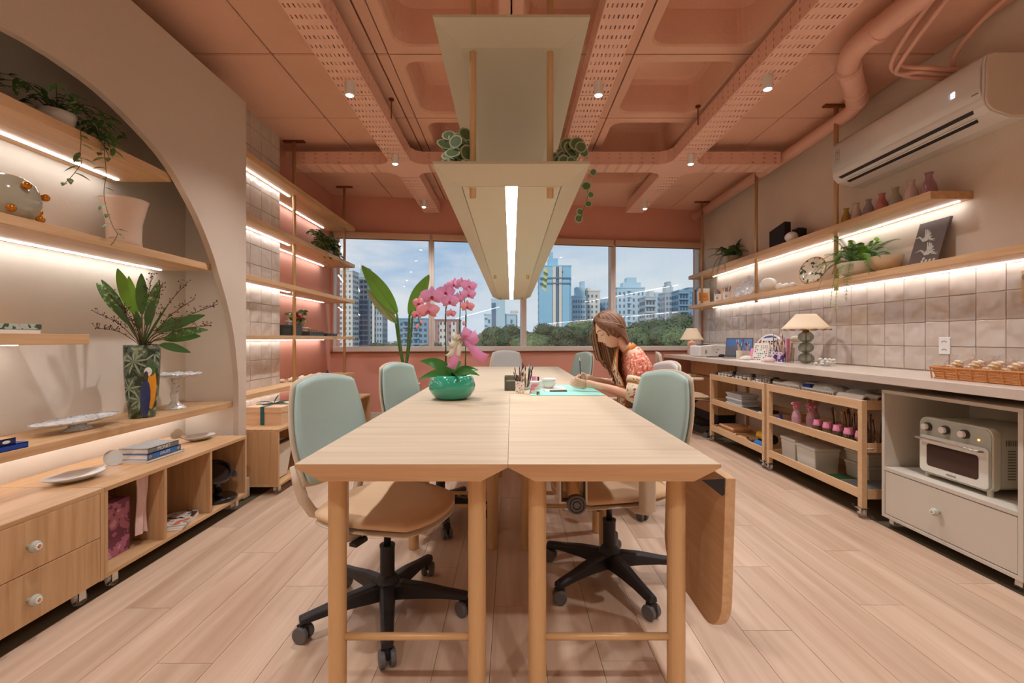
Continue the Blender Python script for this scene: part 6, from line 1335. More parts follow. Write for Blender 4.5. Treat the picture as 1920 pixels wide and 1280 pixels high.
# ------------------------------------------------------------------ things on the trolleys
Q = random.Random(11)
M['liquid'] = mat('milky_jar', rgb(200, 204, 206), .3, noise=.1); M['amberj'] = mat('amber_jar', rgb(120, 84, 60), .3)
def djar(x, y, z, r, h, m_, lm, lb, grp): 
    t = T('jar', lb, 'jar', (x, y, z), 0, grp); MB().lathe([(.001, 0), (r, 0), (r, h*.85), (r*.75, h), (.001, h)], n=12).make('body', m_, t); MB().cyl((0, 0, h), (0, 0, h+.014), r*.95, n=12).make('lid', lm, t)
    return t
zt = .668
for i in range(36):
    col_, row = i//3, i % 3; x = 2.145+.075*row; y = 4.72-.072*col_
    djar(x, y, zt, .025, .052+.006*((i*7) % 3), 'liquid' if (i*5) % 4 else 'amberj', 'white' if i % 5 else 'ink', '%s %s-lidded paint jar on the further trolley, %s row, %s from the window' % ('milky' if (i*5) % 4 else 'amber', 'white' if i % 5 else 'dark', ['front', 'middle', 'back'][row], ['first', 'second', 'third', 'fourth', 'fifth', 'sixth', 'seventh', 'eighth', 'ninth', 'tenth', 'eleventh', 'twelfth'][col_]), 'paint jars on the further trolley')
for i in range(8):
    t = T('dropper_bottle', 'small white nozzle bottle on the further trolley top, %s, %s from the jars' % (['front row', 'second row'][i % 2], ['first', 'second', 'third', 'fourth'][i//2]), 'bottle', (2.14+.045*(i % 2), 3.98-.045*(i//2), zt), 0, 'nozzle bottles'); MB().lathe([(.001, 0), (.016, 0), (.016, .035), (.007, .045), (.003, .068), (.001, .068)], n=12).make('body', 'white', t, smooth=False)
def bin_(lb, x0, x1, y0, y1, z, h, m_='white', grp='plastic baskets', slots=True):
    t = T('plastic_basket', lb, 'basket', ((x0+x1)/2, (y0+y1)/2, z), 0, grp); MB().box(x0, x1, y0, y1, z, z+.003).make('basket_floor', m_, t, world=True); e_ = .006
    n = max(6, int((y1-y0)/.016)); w = MB()
    for x in (x0, x1-.003):
        w.box(x, x+.003, y0, y1, z, z+h*.3); w.box(x-.001, x+.004, y0, y1, z+h*.78, z+h)
        for i in range(n): yy = lerp(y0, y1, (i+.5)/n); w.box(x, x+.003, yy-.003, yy+.003, z+h*.3, z+h*.78)
    n = max(6, int((x1-x0)/.016))
    for y in (y0, y1-.003):
        w.box(x0, x1, y, y+.003, z, z+h*.3); w.box(x0, x1, y-.001, y+.004, z+h*.78, z+h)
        for i in range(n): xx = lerp(x0, x1, (i+.5)/n); w.box(xx-.003, xx+.003, y, y+.003, z+h*.3, z+h*.78)
    w.make('slotted_wall', m_, t, world=True)['kind'] = 'stuff'; return t
bin_('white slotted basket at the far end of the nearer trolley top', 2.13, 2.30, 3.36, 3.70, zt+.012, .055); bin_('white slotted basket in the middle of the nearer trolley top', 2.13, 2.32, 3.00, 3.33, zt+.012, .05); bin_('white slotted basket at the back of the nearer trolley top', 2.33, 2.47, 3.05, 3.65, zt+.012, .06)
def crumple(lb, c, r, m_, s=(1, 1, .5), nm_='wrapped_bundle', cat_='bundle', grp='wrapped bundles on the nearer trolley'):
    ph = Q.uniform(0, 6); b = MB().sph((0, 0, 0), r, 18, 10, s[0], s[1], s[2]); b.v = [(c[0]+x*(1+.12*sin(9*y/r+ph)), c[1]+y*(1+.1*sin(7*x/r+ph)), c[2]+z+.1*r*sin(6*x/r+5*y/r+ph)) for x, y, z in b.v]; return one(nm_, b, m_, lb, cat_, grp, smooth=True)
M['bubble'] = mat('bubble_wrap', rgb(206, 206, 196), .3, noise=.1, nscale=50, bump=1, bscale=60)
crumple('bubble-wrapped bundle in the middle slotted basket', (2.22, 3.16, zt+.06), .085, 'bubble', (1, 1.7, .4)); crumple('bubble-wrapped bundle beside the paper rolls', (2.25, 2.93, zt+.045), .08, 'bubble', (1, 1, .5)); crumple('pale bundle in the far slotted basket', (2.2, 3.53, zt+.055), .07, 'paper', (1, 1.6, .35)); one('blue_clip', MB().boxc((2.16, 3.30, zt+.07), (.05, .05, .012), rz=.5).boxc((2.16, 3.30, zt+.078), (.07, .012, .01), rz=-.3), 'cobalt', 'small bright blue clip on the slotted baskets', 'clip')
for i, (x, lb) in enumerate(((2.16, 'open white paper roll nearest the trolley front'), (2.25, 'white paper roll lying second from the trolley front'))):
    y0_ = 2.755; n_ = 24; rw = [[(x+rr*cos(2*pi*k/n_), yy, zt+.034+rr*sin(2*pi*k/n_)) for k in range(n_)] for rr, yy in ((.024, y0_), (.032, y0_), (.032, y0_+.22), (.024, y0_+.22))]; one('paper_roll', MB().grid(rw+[rw[0]], close=True), 'paper', lb, 'paper roll', 'paper rolls on the nearer trolley', smooth=False)
zm = .412
M['pinkclear'] = mat('pink_clear_plastic', rgb(228, 176, 192), .15, alpha=.55, noise=.02)
def spray(lb, x, y, m_='pinkpl', h=.15):
    t = T('spray_bottle', lb, 'spray bottle', (x, y, zm), rad(200), 'pink spray bottles'); MB().lathe([(.001, 0), (.032, 0), (.033, h*.55), (.022, h*.8), (.012, h*.9), (.012, h), (.001, h)], n=18).make('bottle', 'pinkclear', t)
    MB().box(-.012, .012, -.012, .012, h, h+.02).box(-.035, .03, -.01, .01, h+.02, h+.042).add([(.03, -.008, h+.022), (.052, -.006, h+.026), (.052, .006, h+.026), (.03, .008, h+.022), (.03, -.008, h+.04), (.052, -.006, h+.036), (.052, .006, h+.036), (.03, .008, h+.04)], [(0, 3, 2, 1), (4, 5, 6, 7), (0, 1, 5, 4), (1, 2, 6, 5), (2, 3, 7, 6), (3, 0, 4, 7)]).make('spray_head', m_, t, bevel=.002); MB().boxc((.022, 0, h-.004), (.006, .012, .035), ry=.5).make('trigger', m_, t)
spray('pink spray bottle nearest the trolley front rail', 2.15, 3.42); spray('pink spray bottle behind the first one', 2.22, 3.36); spray('paler pink spray bottle further back on the shelf', 2.31, 3.45, 'pinkglaze', .14)
lbs_ = ['first', 'second', 'third', 'fourth', 'fifth']
for i in range(5):
    y = 3.19-.098*i; t = T('tumbler', 'pink-topped clear tumbler, %s from the spray bottles, on the nearer trolley' % lbs_[i], 'tumbler', (2.155, y, zm), 0, 'pink-topped tumblers')
    MB().lathe([(.001, 0), (.027, 0), (.029, .07), (.027, .07), (.025, .004), (.001, .004)], n=18).make('glass_body', 'clear', t); MB().lathe([(.001, .004), (.024, .004), (.025, .028), (.001, .028)], n=14).make('green_filling', 'green' if i < 3 else 'paper', t); MB().lathe([(.03, .062), (.024, .095), (.022, .10), (.02, .095), (.026, .065)], n=10).make('pink_top', 'pinkpl', t)
for i in range(7):
    y = 3.16-.06*i; t = T('tool_jar', 'clear jar of wooden modelling tools, %s from the sprays, behind the tumblers' % (lbs_+['sixth', 'seventh'])[i], 'tool jar', (2.27, y, zm), 0, 'jars of wooden tools'); MB().lathe([(.001, 0), (.026, 0), (.027, .09), (.025, .09), (.024, .004), (.001, .004)], n=14).make('glass_body', 'clear', t)
    for k in range(5):
        a = Q.uniform(0, 6.28); l_ = Q.uniform(.15, .2); MB().tube([(cos(a)*.01, sin(a)*.01, .008), (cos(a)*.03, sin(a)*.03, l_)], .0035, 6).sph((cos(a)*.031, sin(a)*.031, l_), .006, 6, 5, 1, 1, 2).make('tool', 'kraft' if k % 2 else 'twig', t)
for i in range(3): one('dish', MB().lathe([(.001, 0), (.02, 0), (.045, .012), (.042, .013), (.001, .004)], (2.15, 2.86-.055*i, zm), 18), 'porcelain', ['small white dish at the near end of the middle trolley shelf', 'middle small white dish of the three', 'small white dish touching the near trolley post'][i], 'dish', 'small white dishes', smooth=True)
zb = .132
def tub(lb, x0, x1, y0, y1, h, z=zb, m_='greyporc', grp='lidded storage tubs'):
    t = T('storage_tub', lb, 'storage tub', ((x0+x1)/2, (y0+y1)/2, z), 0, grp); a = .008
    MB().add([(x0+a, y0+a, z), (x1-a, y0+a, z), (x1-a, y1-a, z), (x0+a, y1-a, z), (x0, y0, z+h), (x1, y0, z+h), (x1, y1, z+h), (x0, y1, z+h)], [(0, 3, 2, 1), (4, 5, 6, 7), (0, 1, 5, 4), (1, 2, 6, 5), (2, 3, 7, 6), (3, 0, 4, 7)]).make('tub_body', m_, t, world=True, bevel=.006); MB().box(x0-.004, x1+.004, y0-.004, y1+.004, z+h, z+h+.02).make('lid', m_, t, world=True, bevel=.005)
tub('pale storage tub nearest the trolley post on the bottom shelf', 2.15, 2.33, 3.44, 3.62, .16); tub('pale storage tub second on the bottom shelf, front', 2.14, 2.32, 3.20, 3.41, .15); tub('pale storage tub in the back corner of the bottom shelf', 2.33, 2.47, 2.96, 3.17, .09); tub('pale storage tub stacked on the back corner one', 2.33, 2.47, 2.96, 3.17, .06, z=zb+.111)
one('cutting_board', MB().box(2.13, 2.45, 2.92, 3.18, zb, zb+.004), 'green', 'green cutting mat on the bottom shelf of the nearer trolley', 'mat'); M['slatec'] = mat('slate_cloth', rgb(128, 134, 130), .8, noise=.15, nscale=60)
one('folder', MB().box(2.125, 2.45, 2.74, 3.02, zb+.005, zb+.012), 'kraft', 'kraft board under the grey sheet', 'board'); one('grey_sheet', MB().box(2.14, 2.46, 2.75, 2.98, zb+.013, zb+.022), 'slatec', 'speckled grey sheet at the near end of the bottom shelf', 'sheet', bevel=.003)
# further trolley lower shelves
for i in range(3): tub(['lowest clear craft box in the pile on the further trolley', 'middle clear craft box in the pile on the further trolley', 'top clear craft box in the pile on the further trolley'][i], 2.14, 2.30, 4.22, 4.52, .028, z=zm+.048*i, m_='liquid', grp='clear craft boxes')
one('tool_case', MB().boxc((2.22, 4.06, zm+.02), (.18, .26, .036), rz=.2), 'ink', 'flat black tool case on the middle shelf of the further trolley', 'case', bevel=.004); one('bowl', MB().lathe([(.001, 0), (.03, 0), (.055, .04), (.05, .04), (.001, .01)], (2.17, 3.88, zm), 18), 'liquid', 'pale glass bowl near the post on the further trolley', 'bowl', smooth=True)
one('funnel', MB().lathe([(.045, 0), (.04, .01), (.015, .03), (.012, .06), (.009, .06), (.012, .03), (.04, .005)], (2.17, 3.69-.03, zm), 18), 'cobalt', 'blue plastic funnel beside the spray bottles', 'funnel', smooth=True)
for i in range(3): tub(['flat kraft box at the bottom of the further trolley', 'kraft box on top of the flat one', 'small kraft box next to the hot-glue tools'][i], 2.14, 2.32, [4.35, 4.38, 4.10][i], [4.70, 4.66, 4.28][i], .02, z=[zb, zb+.04, zb][i], m_='kraft', grp='kraft boxes')
hg = T('heat_gun', 'yellow and blue power tool with a black cable', 'power tool', (2.2, 3.9, zb)); MB().cyl((2.2, 3.86, zb+.10), (2.2, 4.02, zb+.10), .036, n=18).make('motor_housing', 'yellow', hg, world=True, bevel=.006); MB().cyl((2.2, 3.80, zb+.10), (2.2, 3.86, zb+.10), .04, n=18).make('nozzle', 'black', hg, world=True, bevel=.004); MB().tube([(2.2, 3.98, zb+.09), (2.18, 4.0, zb+.04), (2.17, 4.02, zb+.014)], .016, 10).make('grip', 'black', hg, world=True); MB().tube(cat([(2.17, 4.02, zb+.01), (2.14, 4.12, zb+.05), (2.2, 4.18, zb+.03), (2.15, 4.05, zb+.02)], 5), .004, 6).make('power_cable', 'black', hg, world=True)
dr_ = T('power_drill', 'blue power tool lying at the trolley front', 'power tool', (2.15, 3.94, zb)); MB().cyl((2.15, 3.83, zb+.034), (2.15, 3.97, zb+.034), .034, n=18).make('motor_housing', 'blue', dr_, world=True, bevel=.008); MB().cyl((2.15, 3.97, zb+.034), (2.15, 4.03, zb+.034), .03, .02, n=18).make('chuck', 'black', dr_, world=True)
# ------------------------------------------------------------------ the woman
M['skin'] = mat('skin', rgb(232, 182, 154), .5, noise=.03, nscale=20); M['skin'].node_tree.nodes['Principled BSDF'].inputs['Subsurface Weight'].default_value = .05
M['hair'] = mat('brown_hair', rgb(122, 80, 56), .48, noise=.25, nscale=60, stretch=(1, 1, .1)); M['hairl'] = mat('light_brown_hair', rgb(166, 126, 94), .5, noise=.2, nscale=60, stretch=(1, 1, .1))
M['blouse'] = pattern('coral_paisley', rgb(186, 78, 66), rgb(222, 130, 104), rgb(240, 200, 172), 62, .8, .44, .58); M['blousec'] = pattern('cream_floral', rgb(176, 76, 96), rgb(240, 222, 190), rgb(214, 150, 70), 38, .8, .40, .66)
M['trim_o'] = mat('orange_trim', rgb(206, 124, 48), .7, noise=.1, nscale=80); M['pants'] = mat('sand_trousers', rgb(190, 170, 146), .85)
M['browd'] = mat('eyebrow', rgb(70, 44, 34), .7); M['lips'] = mat('lips', rgb(190, 90, 84), .4); M['eye'] = mat('eye_white', rgb(225, 218, 210), .2)
wo_ = T('person', 'woman with long brown hair in a coral patterned blouse, bent over painting at the table', 'person', (.90, 3.0, 0))
def skin_mesh(name, chains, m_, parent, sub=2):
    """chains: list of lists of (x,y,z,rx,ry); a chain starting with an int index continues from that vertex"""
    vs, es, rs, roots = [], [], [], []
    for ch in chains:
        prev = None
        if isinstance(ch[0], int): prev = ch[0]; ch = ch[1:]
        else: roots.append(len(vs))
        for p in ch:
            vs.append(p[:3]); rs.append((p[3], p[4] if len(p) > 4 else p[3]))
            if prev is not None: es.append((prev, len(vs)-1))
            prev = len(vs)-1
    o0 = wloc(parent); me = bpy.data.meshes.new(name); me.from_pydata([(a-o0.x, b-o0.y, c-o0.z) for a, b, c in vs], es, []); me.materials.append(M[m_])
    o = bpy.data.objects.new(name, me); COL.objects.link(o); o.parent = parent
    sk = o.modifiers.new('skin', 'SKIN'); sk.use_smooth_shade = True; sk.branch_smoothing = .3
    lay = me.skin_vertices[0].data if me.skin_vertices else None
    if lay is None:
        bm = bmesh.new(); bm.from_mesh(me); bm.verts.layers.skin.verify(); bm.to_mesh(me); bm.free(); lay = me.skin_vertices[0].data
    for i, r in enumerate(rs): lay[i].radius = r; lay[i].use_root = i in roots
    sb = o.modifiers.new('sub', 'SUBSURF'); sb.levels = sub; sb.render_levels = sub
    # bake so the object is a plain mesh
    dg = bpy.context.evaluated_depsgraph_get(); ev = o.evaluated_get(dg); nm = bpy.data.meshes.new_from_object(ev); o.modifiers.clear(); o.data = nm
    if not nm.materials: nm.materials.append(M[m_])
    nm.polygons.foreach_set('use_smooth', [True]*len(nm.polygons)); return o
# joints (near side = toward the camera, smaller y)
pel = (.91, 3.0, .545); kn_n, kn_f = (.50, 2.88, .555), (.50, 3.12, .555)
def hand(w, d, nrm, curl, thumb_side, spread=.9, s=1.):
    """finger chains for a hand at wrist w, pointing d, palm normal nrm"""
    w = Vector(w); d = Vector(d).normalized(); nrm = Vector(nrm); nrm = (nrm-d*nrm.dot(d)).normalized(); sd = d.cross(nrm)*thumb_side; ch = []
    pe = w+d*.075*s
    for i, (off, ln) in enumerate(((.026, .068), (.009, .076), (-.009, .070), (-.025, .054))):
        b = w+d*.035*s+sd*off*.6*s; k = w+d*(.082-.004*i)*s+sd*off*s; q = [k]; dd = d.copy(); c = curl[i]
        for j, f in enumerate((.45, .32, .23)):
            dd = (dd*cos(c)+nrm*sin(c)).normalized(); q.append(q[-1]+dd*ln*f*s)
        ch.append([(b.x, b.y, b.z, .010*s)]+[(p.x, p.y, p.z, r*s) for p, r in zip(q, (.0095, .0088, .0078, .0062))])
    b = w+d*.02*s+sd*.012*s; t1 = w+d*.045*s+sd*.036*s+nrm*.010*s; t2 = w+d*.072*s+sd*.040*s+nrm*.026*s; t3 = w+d*.092*s+sd*.030*s+nrm*.038*s
    ch.append([(p.x, p.y, p.z, r*s) for p, r in ((b, .012), (t1, .012), (t2, .0095), (t3, .0075))]); return ch
wn_, wf_ = (.535, 2.845, .788), (.56, 3.10, .800)
chains = [[pel+(.13, .12), (.88, 3.0, .68, .11, .10), (.845, 3.0, .82, .12, .10), (.80, 3.0, .94, .11, .085), (.775, 3.0, 1.0, .06, .055), (.745, 2.998, 1.04, .044), (.71, 2.995, 1.075, .045), (.67, 2.99, 1.11, .06)],
          [3, (.80, 2.885, .965, .052), (.798, 2.84, .945, .048), (.785, 2.80, .84, .041), (.765, 2.778, .718, .036), (.71, 2.795, .735, .035), (.62, 2.825, .768, .028), wn_+(.022, .020), (.495, 2.855, .797, .024, .020), (.465, 2.865, .803, .026, .018)],
          [3, (.80, 3.12, .965, .052), (.80, 3.165, .945, .048), (.79, 3.20, .85, .041), (.775, 3.22, .745, .036), (.72, 3.20, .762, .034), (.64, 3.15, .785, .027), wf_+(.022, .020), (.525, 3.085, .815, .024, .020), (.50, 3.072, .826, .026, .018)],
          [0, (.86, 2.91, .535, .095), (.68, 2.885, .55, .082), kn_n+(.058,), (.50, 2.88, .40, .055), (.51, 2.88, .16, .038), (.515, 2.88, .06, .034), (.44, 2.88, .045, .032), (.35, 2.88, .032, .024)],
          [0, (.86, 3.09, .535, .095), (.68, 3.115, .55, .082), kn_f+(.058,), (.50, 3.12, .40, .055), (.51, 3.12, .16, .038), (.515, 3.12, .06, .034), (.44, 3.12, .045, .032), (.35, 3.12, .032, .024)]]
chains += hand((.50, 2.85, .795), (-1, .12, .05), (.05, .8, .35), (.35, .45, .5, .55), 1, s=.95)
chains += hand((.53, 3.085, .812), (-.9, -.25, .28), (-.2, -.75, -.5), (.45, .6, .7, .75), -1, s=.95)
body = skin_mesh('body', chains, 'skin', wo_)
# head
hc = Vector((.652, 2.985, 1.142)); fwd = Vector((-.835, -.20, -.51)).normalized(); upv = Vector((-.50, -.02, .86)); upv = (upv-fwd*upv.dot(fwd)).normalized(); sdv = fwd.cross(upv)
def g(x, s): return math.exp(-(x/s)**2)
def headpt(az, elv, k=1.):
    """az 0 = face, elevation -90..90; returns world point"""
    cf, cs, cu = cos(elv)*cos(az), cos(elv)*sin(az), sin(elv)
    f, s_, u = .097*cf, .074*cs, .118*cu
    if cf > 0: f *= 1-.06*cf
    if u < 0: w = min(1, -cu); s_ *= 1-.30*w; f = f*(1-.02*w)+(.012*w if cf > 0 else .03*w)
    fr = max(0, cf)
    f += .024*g(cs, .13)*g(cu+.20, .13)*fr+.010*g(cs, .10)*g(cu+.02, .16)*fr          # nose
    f += .006*g(cu-.26, .10)*fr-.009*g(abs(cs)-.36, .16)*g(cu-.06, .13)*fr            # brow, sockets
    f += .007*g(cs, .25)*g(cu+.50, .07)*fr+.006*g(cs, .25)*g(cu+.62, .06)*fr+.012*g(cs, .3)*g(cu+.86, .14)*fr  # lips, chin
    s_ += .004*g(abs(cs)-.7, .25)*g(cu+.15, .25)*(1 if cs > 0 else -1)*fr
    return hc+(fwd*f+sdv*s_+upv*u)*k
hm = MB(); NA, NE = 56, 44
hm.grid([[headpt(2*pi*i/NA, -pi/2+pi*(j+.001)/(NE+.002)) for i in range(NA)] for j in range(NE+1)], close=True)
head = hm.make('head', 'skin', wo_, world=True, smooth=True)
for s2 in (-1, 1):
    c = headpt(s2*.40, .02, .865); MB().sph(c, .0125, 14, 10).make('eye', 'eye', head, world=True, smooth=True)
    lid = [headpt(s2*a, e_, 1.012) for a, e_ in ((.24, .02), (.33, .0), (.42, -.01), (.52, .0), (.60, .04))]; MB().tube(cat(lid, 3), .0016, 5).make('eyelashes', 'browd', head, world=True)
    MB().grid([[headpt(s2*a, .045+.05*k, 1.004+.022*(1-abs(k))*(1-((a-.42)/.2)**2)) for a in (.22, .30, .37, .42, .47, .54, .62)] for k in (-1, -.4, 0, .5, 1)]).make('eyelid', 'skin', head, world=True, smooth=True, solid=.001)
    br = [headpt(s2*a, e_, 1.012) for a, e_ in ((.17, .27), (.30, .31), (.45, .31), (.62, .25))]; MB().tube(cat(br, 3), [.0024]*4+[.0022]*3+[.0016]*2+[.001], 6).make('eyebrow', 'browd', head, world=True)
    er = hc-fwd*.004+sdv*s2*.073-upv*.008; MB().sph(er-sdv*s2*.004, .026, 12, 8, .5, .3, 1).make('ear', 'skin', head, world=True, smooth=True)
lp_ = MB().tube([headpt(a, -.50+.03*abs(a), 1.0) for a in (-.26, -.13, 0, .13, .26)], [.001, .0042, .0045, .0042, .001], 8).tube([headpt(a, -.60-.0*abs(a), 1.0) for a in (-.22, -.1, 0, .1, .22)], [.001, .0044, .005, .0044, .001], 8); lp_.make('mouth', 'lips', head, world=True, smooth=True)
# hair: skull cap plus locks
rows = []
for j in range(17):
    e_ = -.55+(pi/2+.55)*j/16; row = []
    for i in range(41):
        az0 = lerp(.92, 1.5, max(0, -e_/.55)) if e_ < 0 else lerp(.95, .0, min(1, e_/1.0)**1.3)
        a = lerp(az0, 2*pi-az0, i/40); row.append(headpt(a, e_, 1.085+.02*sin(a*26)*.3))
    rows.append(row)
hair = MB(); hair.grid(rows)
Q = random.Random(21)
def lock(a0, e0, a1, e1, tail, r, mi):
    pts_ = []
    for k in range(9):
        t_ = k/8; pts_.append(headpt(lerp(a0, a1, t_), lerp(e0, e1, t_), 1.09+.035*sin(pi*t_)))
    for q in tail: pts_.append(Vector(q))
    pts_ = cat(pts_, 2); n_ = len(pts_); hair.mi = mi; hair.tube(pts_, [r*(.55+.45*min(1, i/6))*(1-.75*(i/n_)**3) for i in range(n_)], 6)
# near side: swept back over the ear to the nape, over the far shoulder
for i in range(40):
    e0 = 1.40-.02*i; a0 = 5.2 if True else 0; u = i/39
    nape = Vector((.755+.02*u, 2.955+.03*u, 1.07-.01*u)); lock(-.15-.5*u, 1.25-.35*u, -1.55-.9*u, -.10-.25*u, [nape+Vector((-.01-.02*(1-u), -.03*(1-u), .02)), nape+Vector((.0, .01, -.03)), nape+Vector((-.05, .10, -.05)), (.72, 3.10, .97), (.69, 3.10, .90-.06*u)], .0105, 1 if i % 6 == 5 else 0)
# far side curtain hanging in front of the chest
for i in range(84):
    u = i/83; b = headpt(.25+1.2*u, 1.0-.5*u, 1.08); x_ = lerp(.548, .73, u)+Q.uniform(-.008, .008); yy = 3.035+.045*Q.random(); z_end = lerp(.92, .79, min(1, u*1.6))+Q.uniform(-.02, .03)
    lock(.2+.1*u, 1.35, .55+1.0*u, .55-.35*u, [(x_-.004, yy, 1.10-.04*u), (x_+.012, yy, 1.02), (x_+.03, yy-.01, .94), (x_+.05*(1-u)+.02, yy-.02, z_end)], .0082, 1 if i % 3 == 1 else 0)
# crown: locks combed down from the crown all round the back
for i in range(78):
    u = i/77; az = -.95-u*(2*pi-1.9); mid = abs(u-.5)*2; e1 = -.35 if mid < .75 else -.05
    tl2 = [headpt(az, e1-.12, 1.07)]
    hair.mi = 1 if i % 5 == 2 else 0
    pts_ = cat([headpt(az, lerp(1.54, e1, k/8), 1.092+.004*(i % 3)) for k in range(9)]+tl2, 2); n_ = len(pts_)
    hair.tube(pts_, [.0080*(.35+.65*min(1, q_/5))*(1-.55*(q_/n_)**3) for q_ in range(n_)], 6)
# temple strands
for i in range(30):
    u = i/29; a = -.25-1.0*u; lock(.0, 1.35, -.75-1.6*u, .35-.35*u, [headpt(-1.3-1.2*u, -.1, 1.09)], .0075, 1 if i % 7 == 3 else 0)
hair.make('hair', ['hair', 'hairl'], wo_, world=True, smooth=True)
# clothes
bl = skin_mesh('blouse', [[(.905, 3.0, .50, .155, .135), (.89, 3.0, .62, .145, .125), (.855, 3.0, .80, .150, .125), (.812, 3.0, .925, .135, .105), (.788, 3.0, .99, .078, .068), (.770, 3.0, 1.018, .055, .05)],
          [3, (.808, 2.885, .955, .078), (.802, 2.832, .93, .076), (.790, 2.80, .85, .074), (.778, 2.782, .765, .070)], [3, (.808, 3.12, .955, .078), (.802, 3.165, .93, .076), (.79, 3.20, .86, .072), (.78, 3.22, .79, .066)]], 'blouse', wo_)
def cuff(c, d, r, l_, m_, nm_): c = Vector(c); d = Vector(d).normalized(); return MB().tube([c, c+d*l_*.5, c+d*l_], [r, r*1.03, r*.98], 24, False).make(nm_, m_, wo_, world=True, smooth=True, solid=.003)
cuff((.790, 2.795, .835), (-.3, -.14, -.94), .0735, .035, 'blousec', 'sleeve_band'); cuff((.784, 2.788, .800), (-.35, -.1, -.94), .0725, .010, 'trim_o', 'sleeve_piping')
sl = MB().tube([Vector((.784, 2.785, .80)), Vector((.776, 2.778, .755)), Vector((.765, 2.776, .705)), Vector((.755, 2.778, .685))], [.070, .074, .072, .056], 24, False); sl.make('sleeve_cuff', 'blousec', wo_, world=True, smooth=True, solid=.003)
sl = MB().tube([Vector((.785, 3.21, .81)), Vector((.78, 3.216, .77)), Vector((.775, 3.22, .73))], [.068, .072, .058], 24, False); sl.make('sleeve_cuff', 'blousec', wo_, world=True, smooth=True, solid=.003)
# cream front panel with orange edges and stand collar
def chestx(z, y): return .735+.10*max(0, z-.93)/.1*1.0-.0+.9*(y-3.0)**2*2.2-(.02 if z < .9 else 0)
fp_ = []
for k in range(9):
    z = lerp(1.03, .62, k/8); hw = lerp(.03, .10, min(1, k/4)); row = []
    for j in range(9):
        yv = lerp(-hw, hw, j/8); cx = (.806 if z > 1.0 else .835 if z > .97 else .872 if z > .88 else .905); 
        cxx = lerp(.766, .862, min(1, (1.035-z)/.28)); rx = lerp(.058, .150, min(1, (1.035-z)/.16)); row.append((cxx-rx*.98*math.sqrt(max(.05, 1-(yv/.19)**2))-.006, 3.0+yv, z))
    fp_.append(row)
MB().grid(fp_).make('front_panel', 'blousec', wo_, world=True, smooth=True, solid=.004)
for j in (0, 8, 3, 5): MB().tube([Vector(r[j])+Vector((-.003, 0, 0)) for r in fp_], .0045 if j in (0, 8) else .003, 6).make('front_piping', 'trim_o', wo_, world=True, smooth=True)
for k in (5, 6): MB().tube([Vector(p)+Vector((-.004, 0, 0)) for p in fp_[k]], .0035, 6).make('front_piping', 'trim_o', wo_, world=True, smooth=True)
cn = (Vector((.765, 2.998, 1.05))-Vector((.815, 3, 1.015))).normalized(); MB().tube([Vector((.779, 3.0, 1.004)), Vector((.771, 3, 1.014)), Vector((.763, 3.0, 1.022))], [.056, .051, .048], 24, False).make('collar', 'trim_o', wo_, world=True, smooth=True, solid=.004)
tr_ = skin_mesh('trousers', [[(.915, 3.0, .52, .15, .135), (.87, 2.90, .54, .105), (.68, 2.882, .552, .094), (.50, 2.88, .555, .070), (.50, 2.88, .40, .068), (.51, 2.88, .13, .055)], [0, (.87, 3.10, .54, .105), (.68, 3.118, .552, .094), (.50, 3.12, .555, .070), (.50, 3.12, .40, .068), (.51, 3.12, .13, .055)]], 'pants', wo_)
for y in (2.88, 3.12): MB().box(.33, .56, y-.042, y+.042, 0, .018).make('shoe_sole', 'white', wo_, world=True, bevel=.008); MB().sph((.45, y, .045), .05, 16, 10, 2.1, .82, .72).make('shoe', 'kraft', wo_, world=True, smooth=True)
one('clay_piece', MB().sph((.425, 2.93, .80), .018, 12, 8, 1.3, 1, .7), 'porcelain', 'small white piece held in her near hand', 'ornament', smooth=True)
t = T('paintbrush', 'thin dark brush held upright in her far hand', 'paintbrush', (.45, 3.02, .82), 0, 'loose paintbrushes on the mat'); a = Vector((.462, 3.02, .80)); b = P(1087, 676, 3.04)
MB().tube([a, b], .003, 7).make('handle', 'navy', t, world=True); MB().tube([b, b+(b-a).normalized()*.022], [.003, .002], 6).make('handle_tip', 'porcelain', t, world=True)
# ------------------------------------------------------------------ the city outside
GZ = -24.
M['ground'] = mat('park_ground', rgb(86, 100, 76), .95, noise=.2, nscale=.05)
struct('ground', MB().add([(-900, 9, GZ), (900, 9, GZ), (900, 1400, GZ), (-900, 1400, GZ)], [(0, 1, 2, 3)]), 'ground')
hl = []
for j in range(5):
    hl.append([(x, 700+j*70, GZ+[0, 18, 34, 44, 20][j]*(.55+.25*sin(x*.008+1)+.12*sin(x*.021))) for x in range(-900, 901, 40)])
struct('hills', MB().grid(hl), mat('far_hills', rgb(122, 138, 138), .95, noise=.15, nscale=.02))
def bc(r, g, b): return mat('facade_%d_%d_%d' % (r, g, b), rgb(r, g, b), .7, noise=.04, nscale=.15)
M['win'] = mat('far_window', rgb(96, 124, 150), .2, noise=.2, nscale=.3); M['wind'] = mat('far_window_dark', rgb(74, 92, 110), .3)
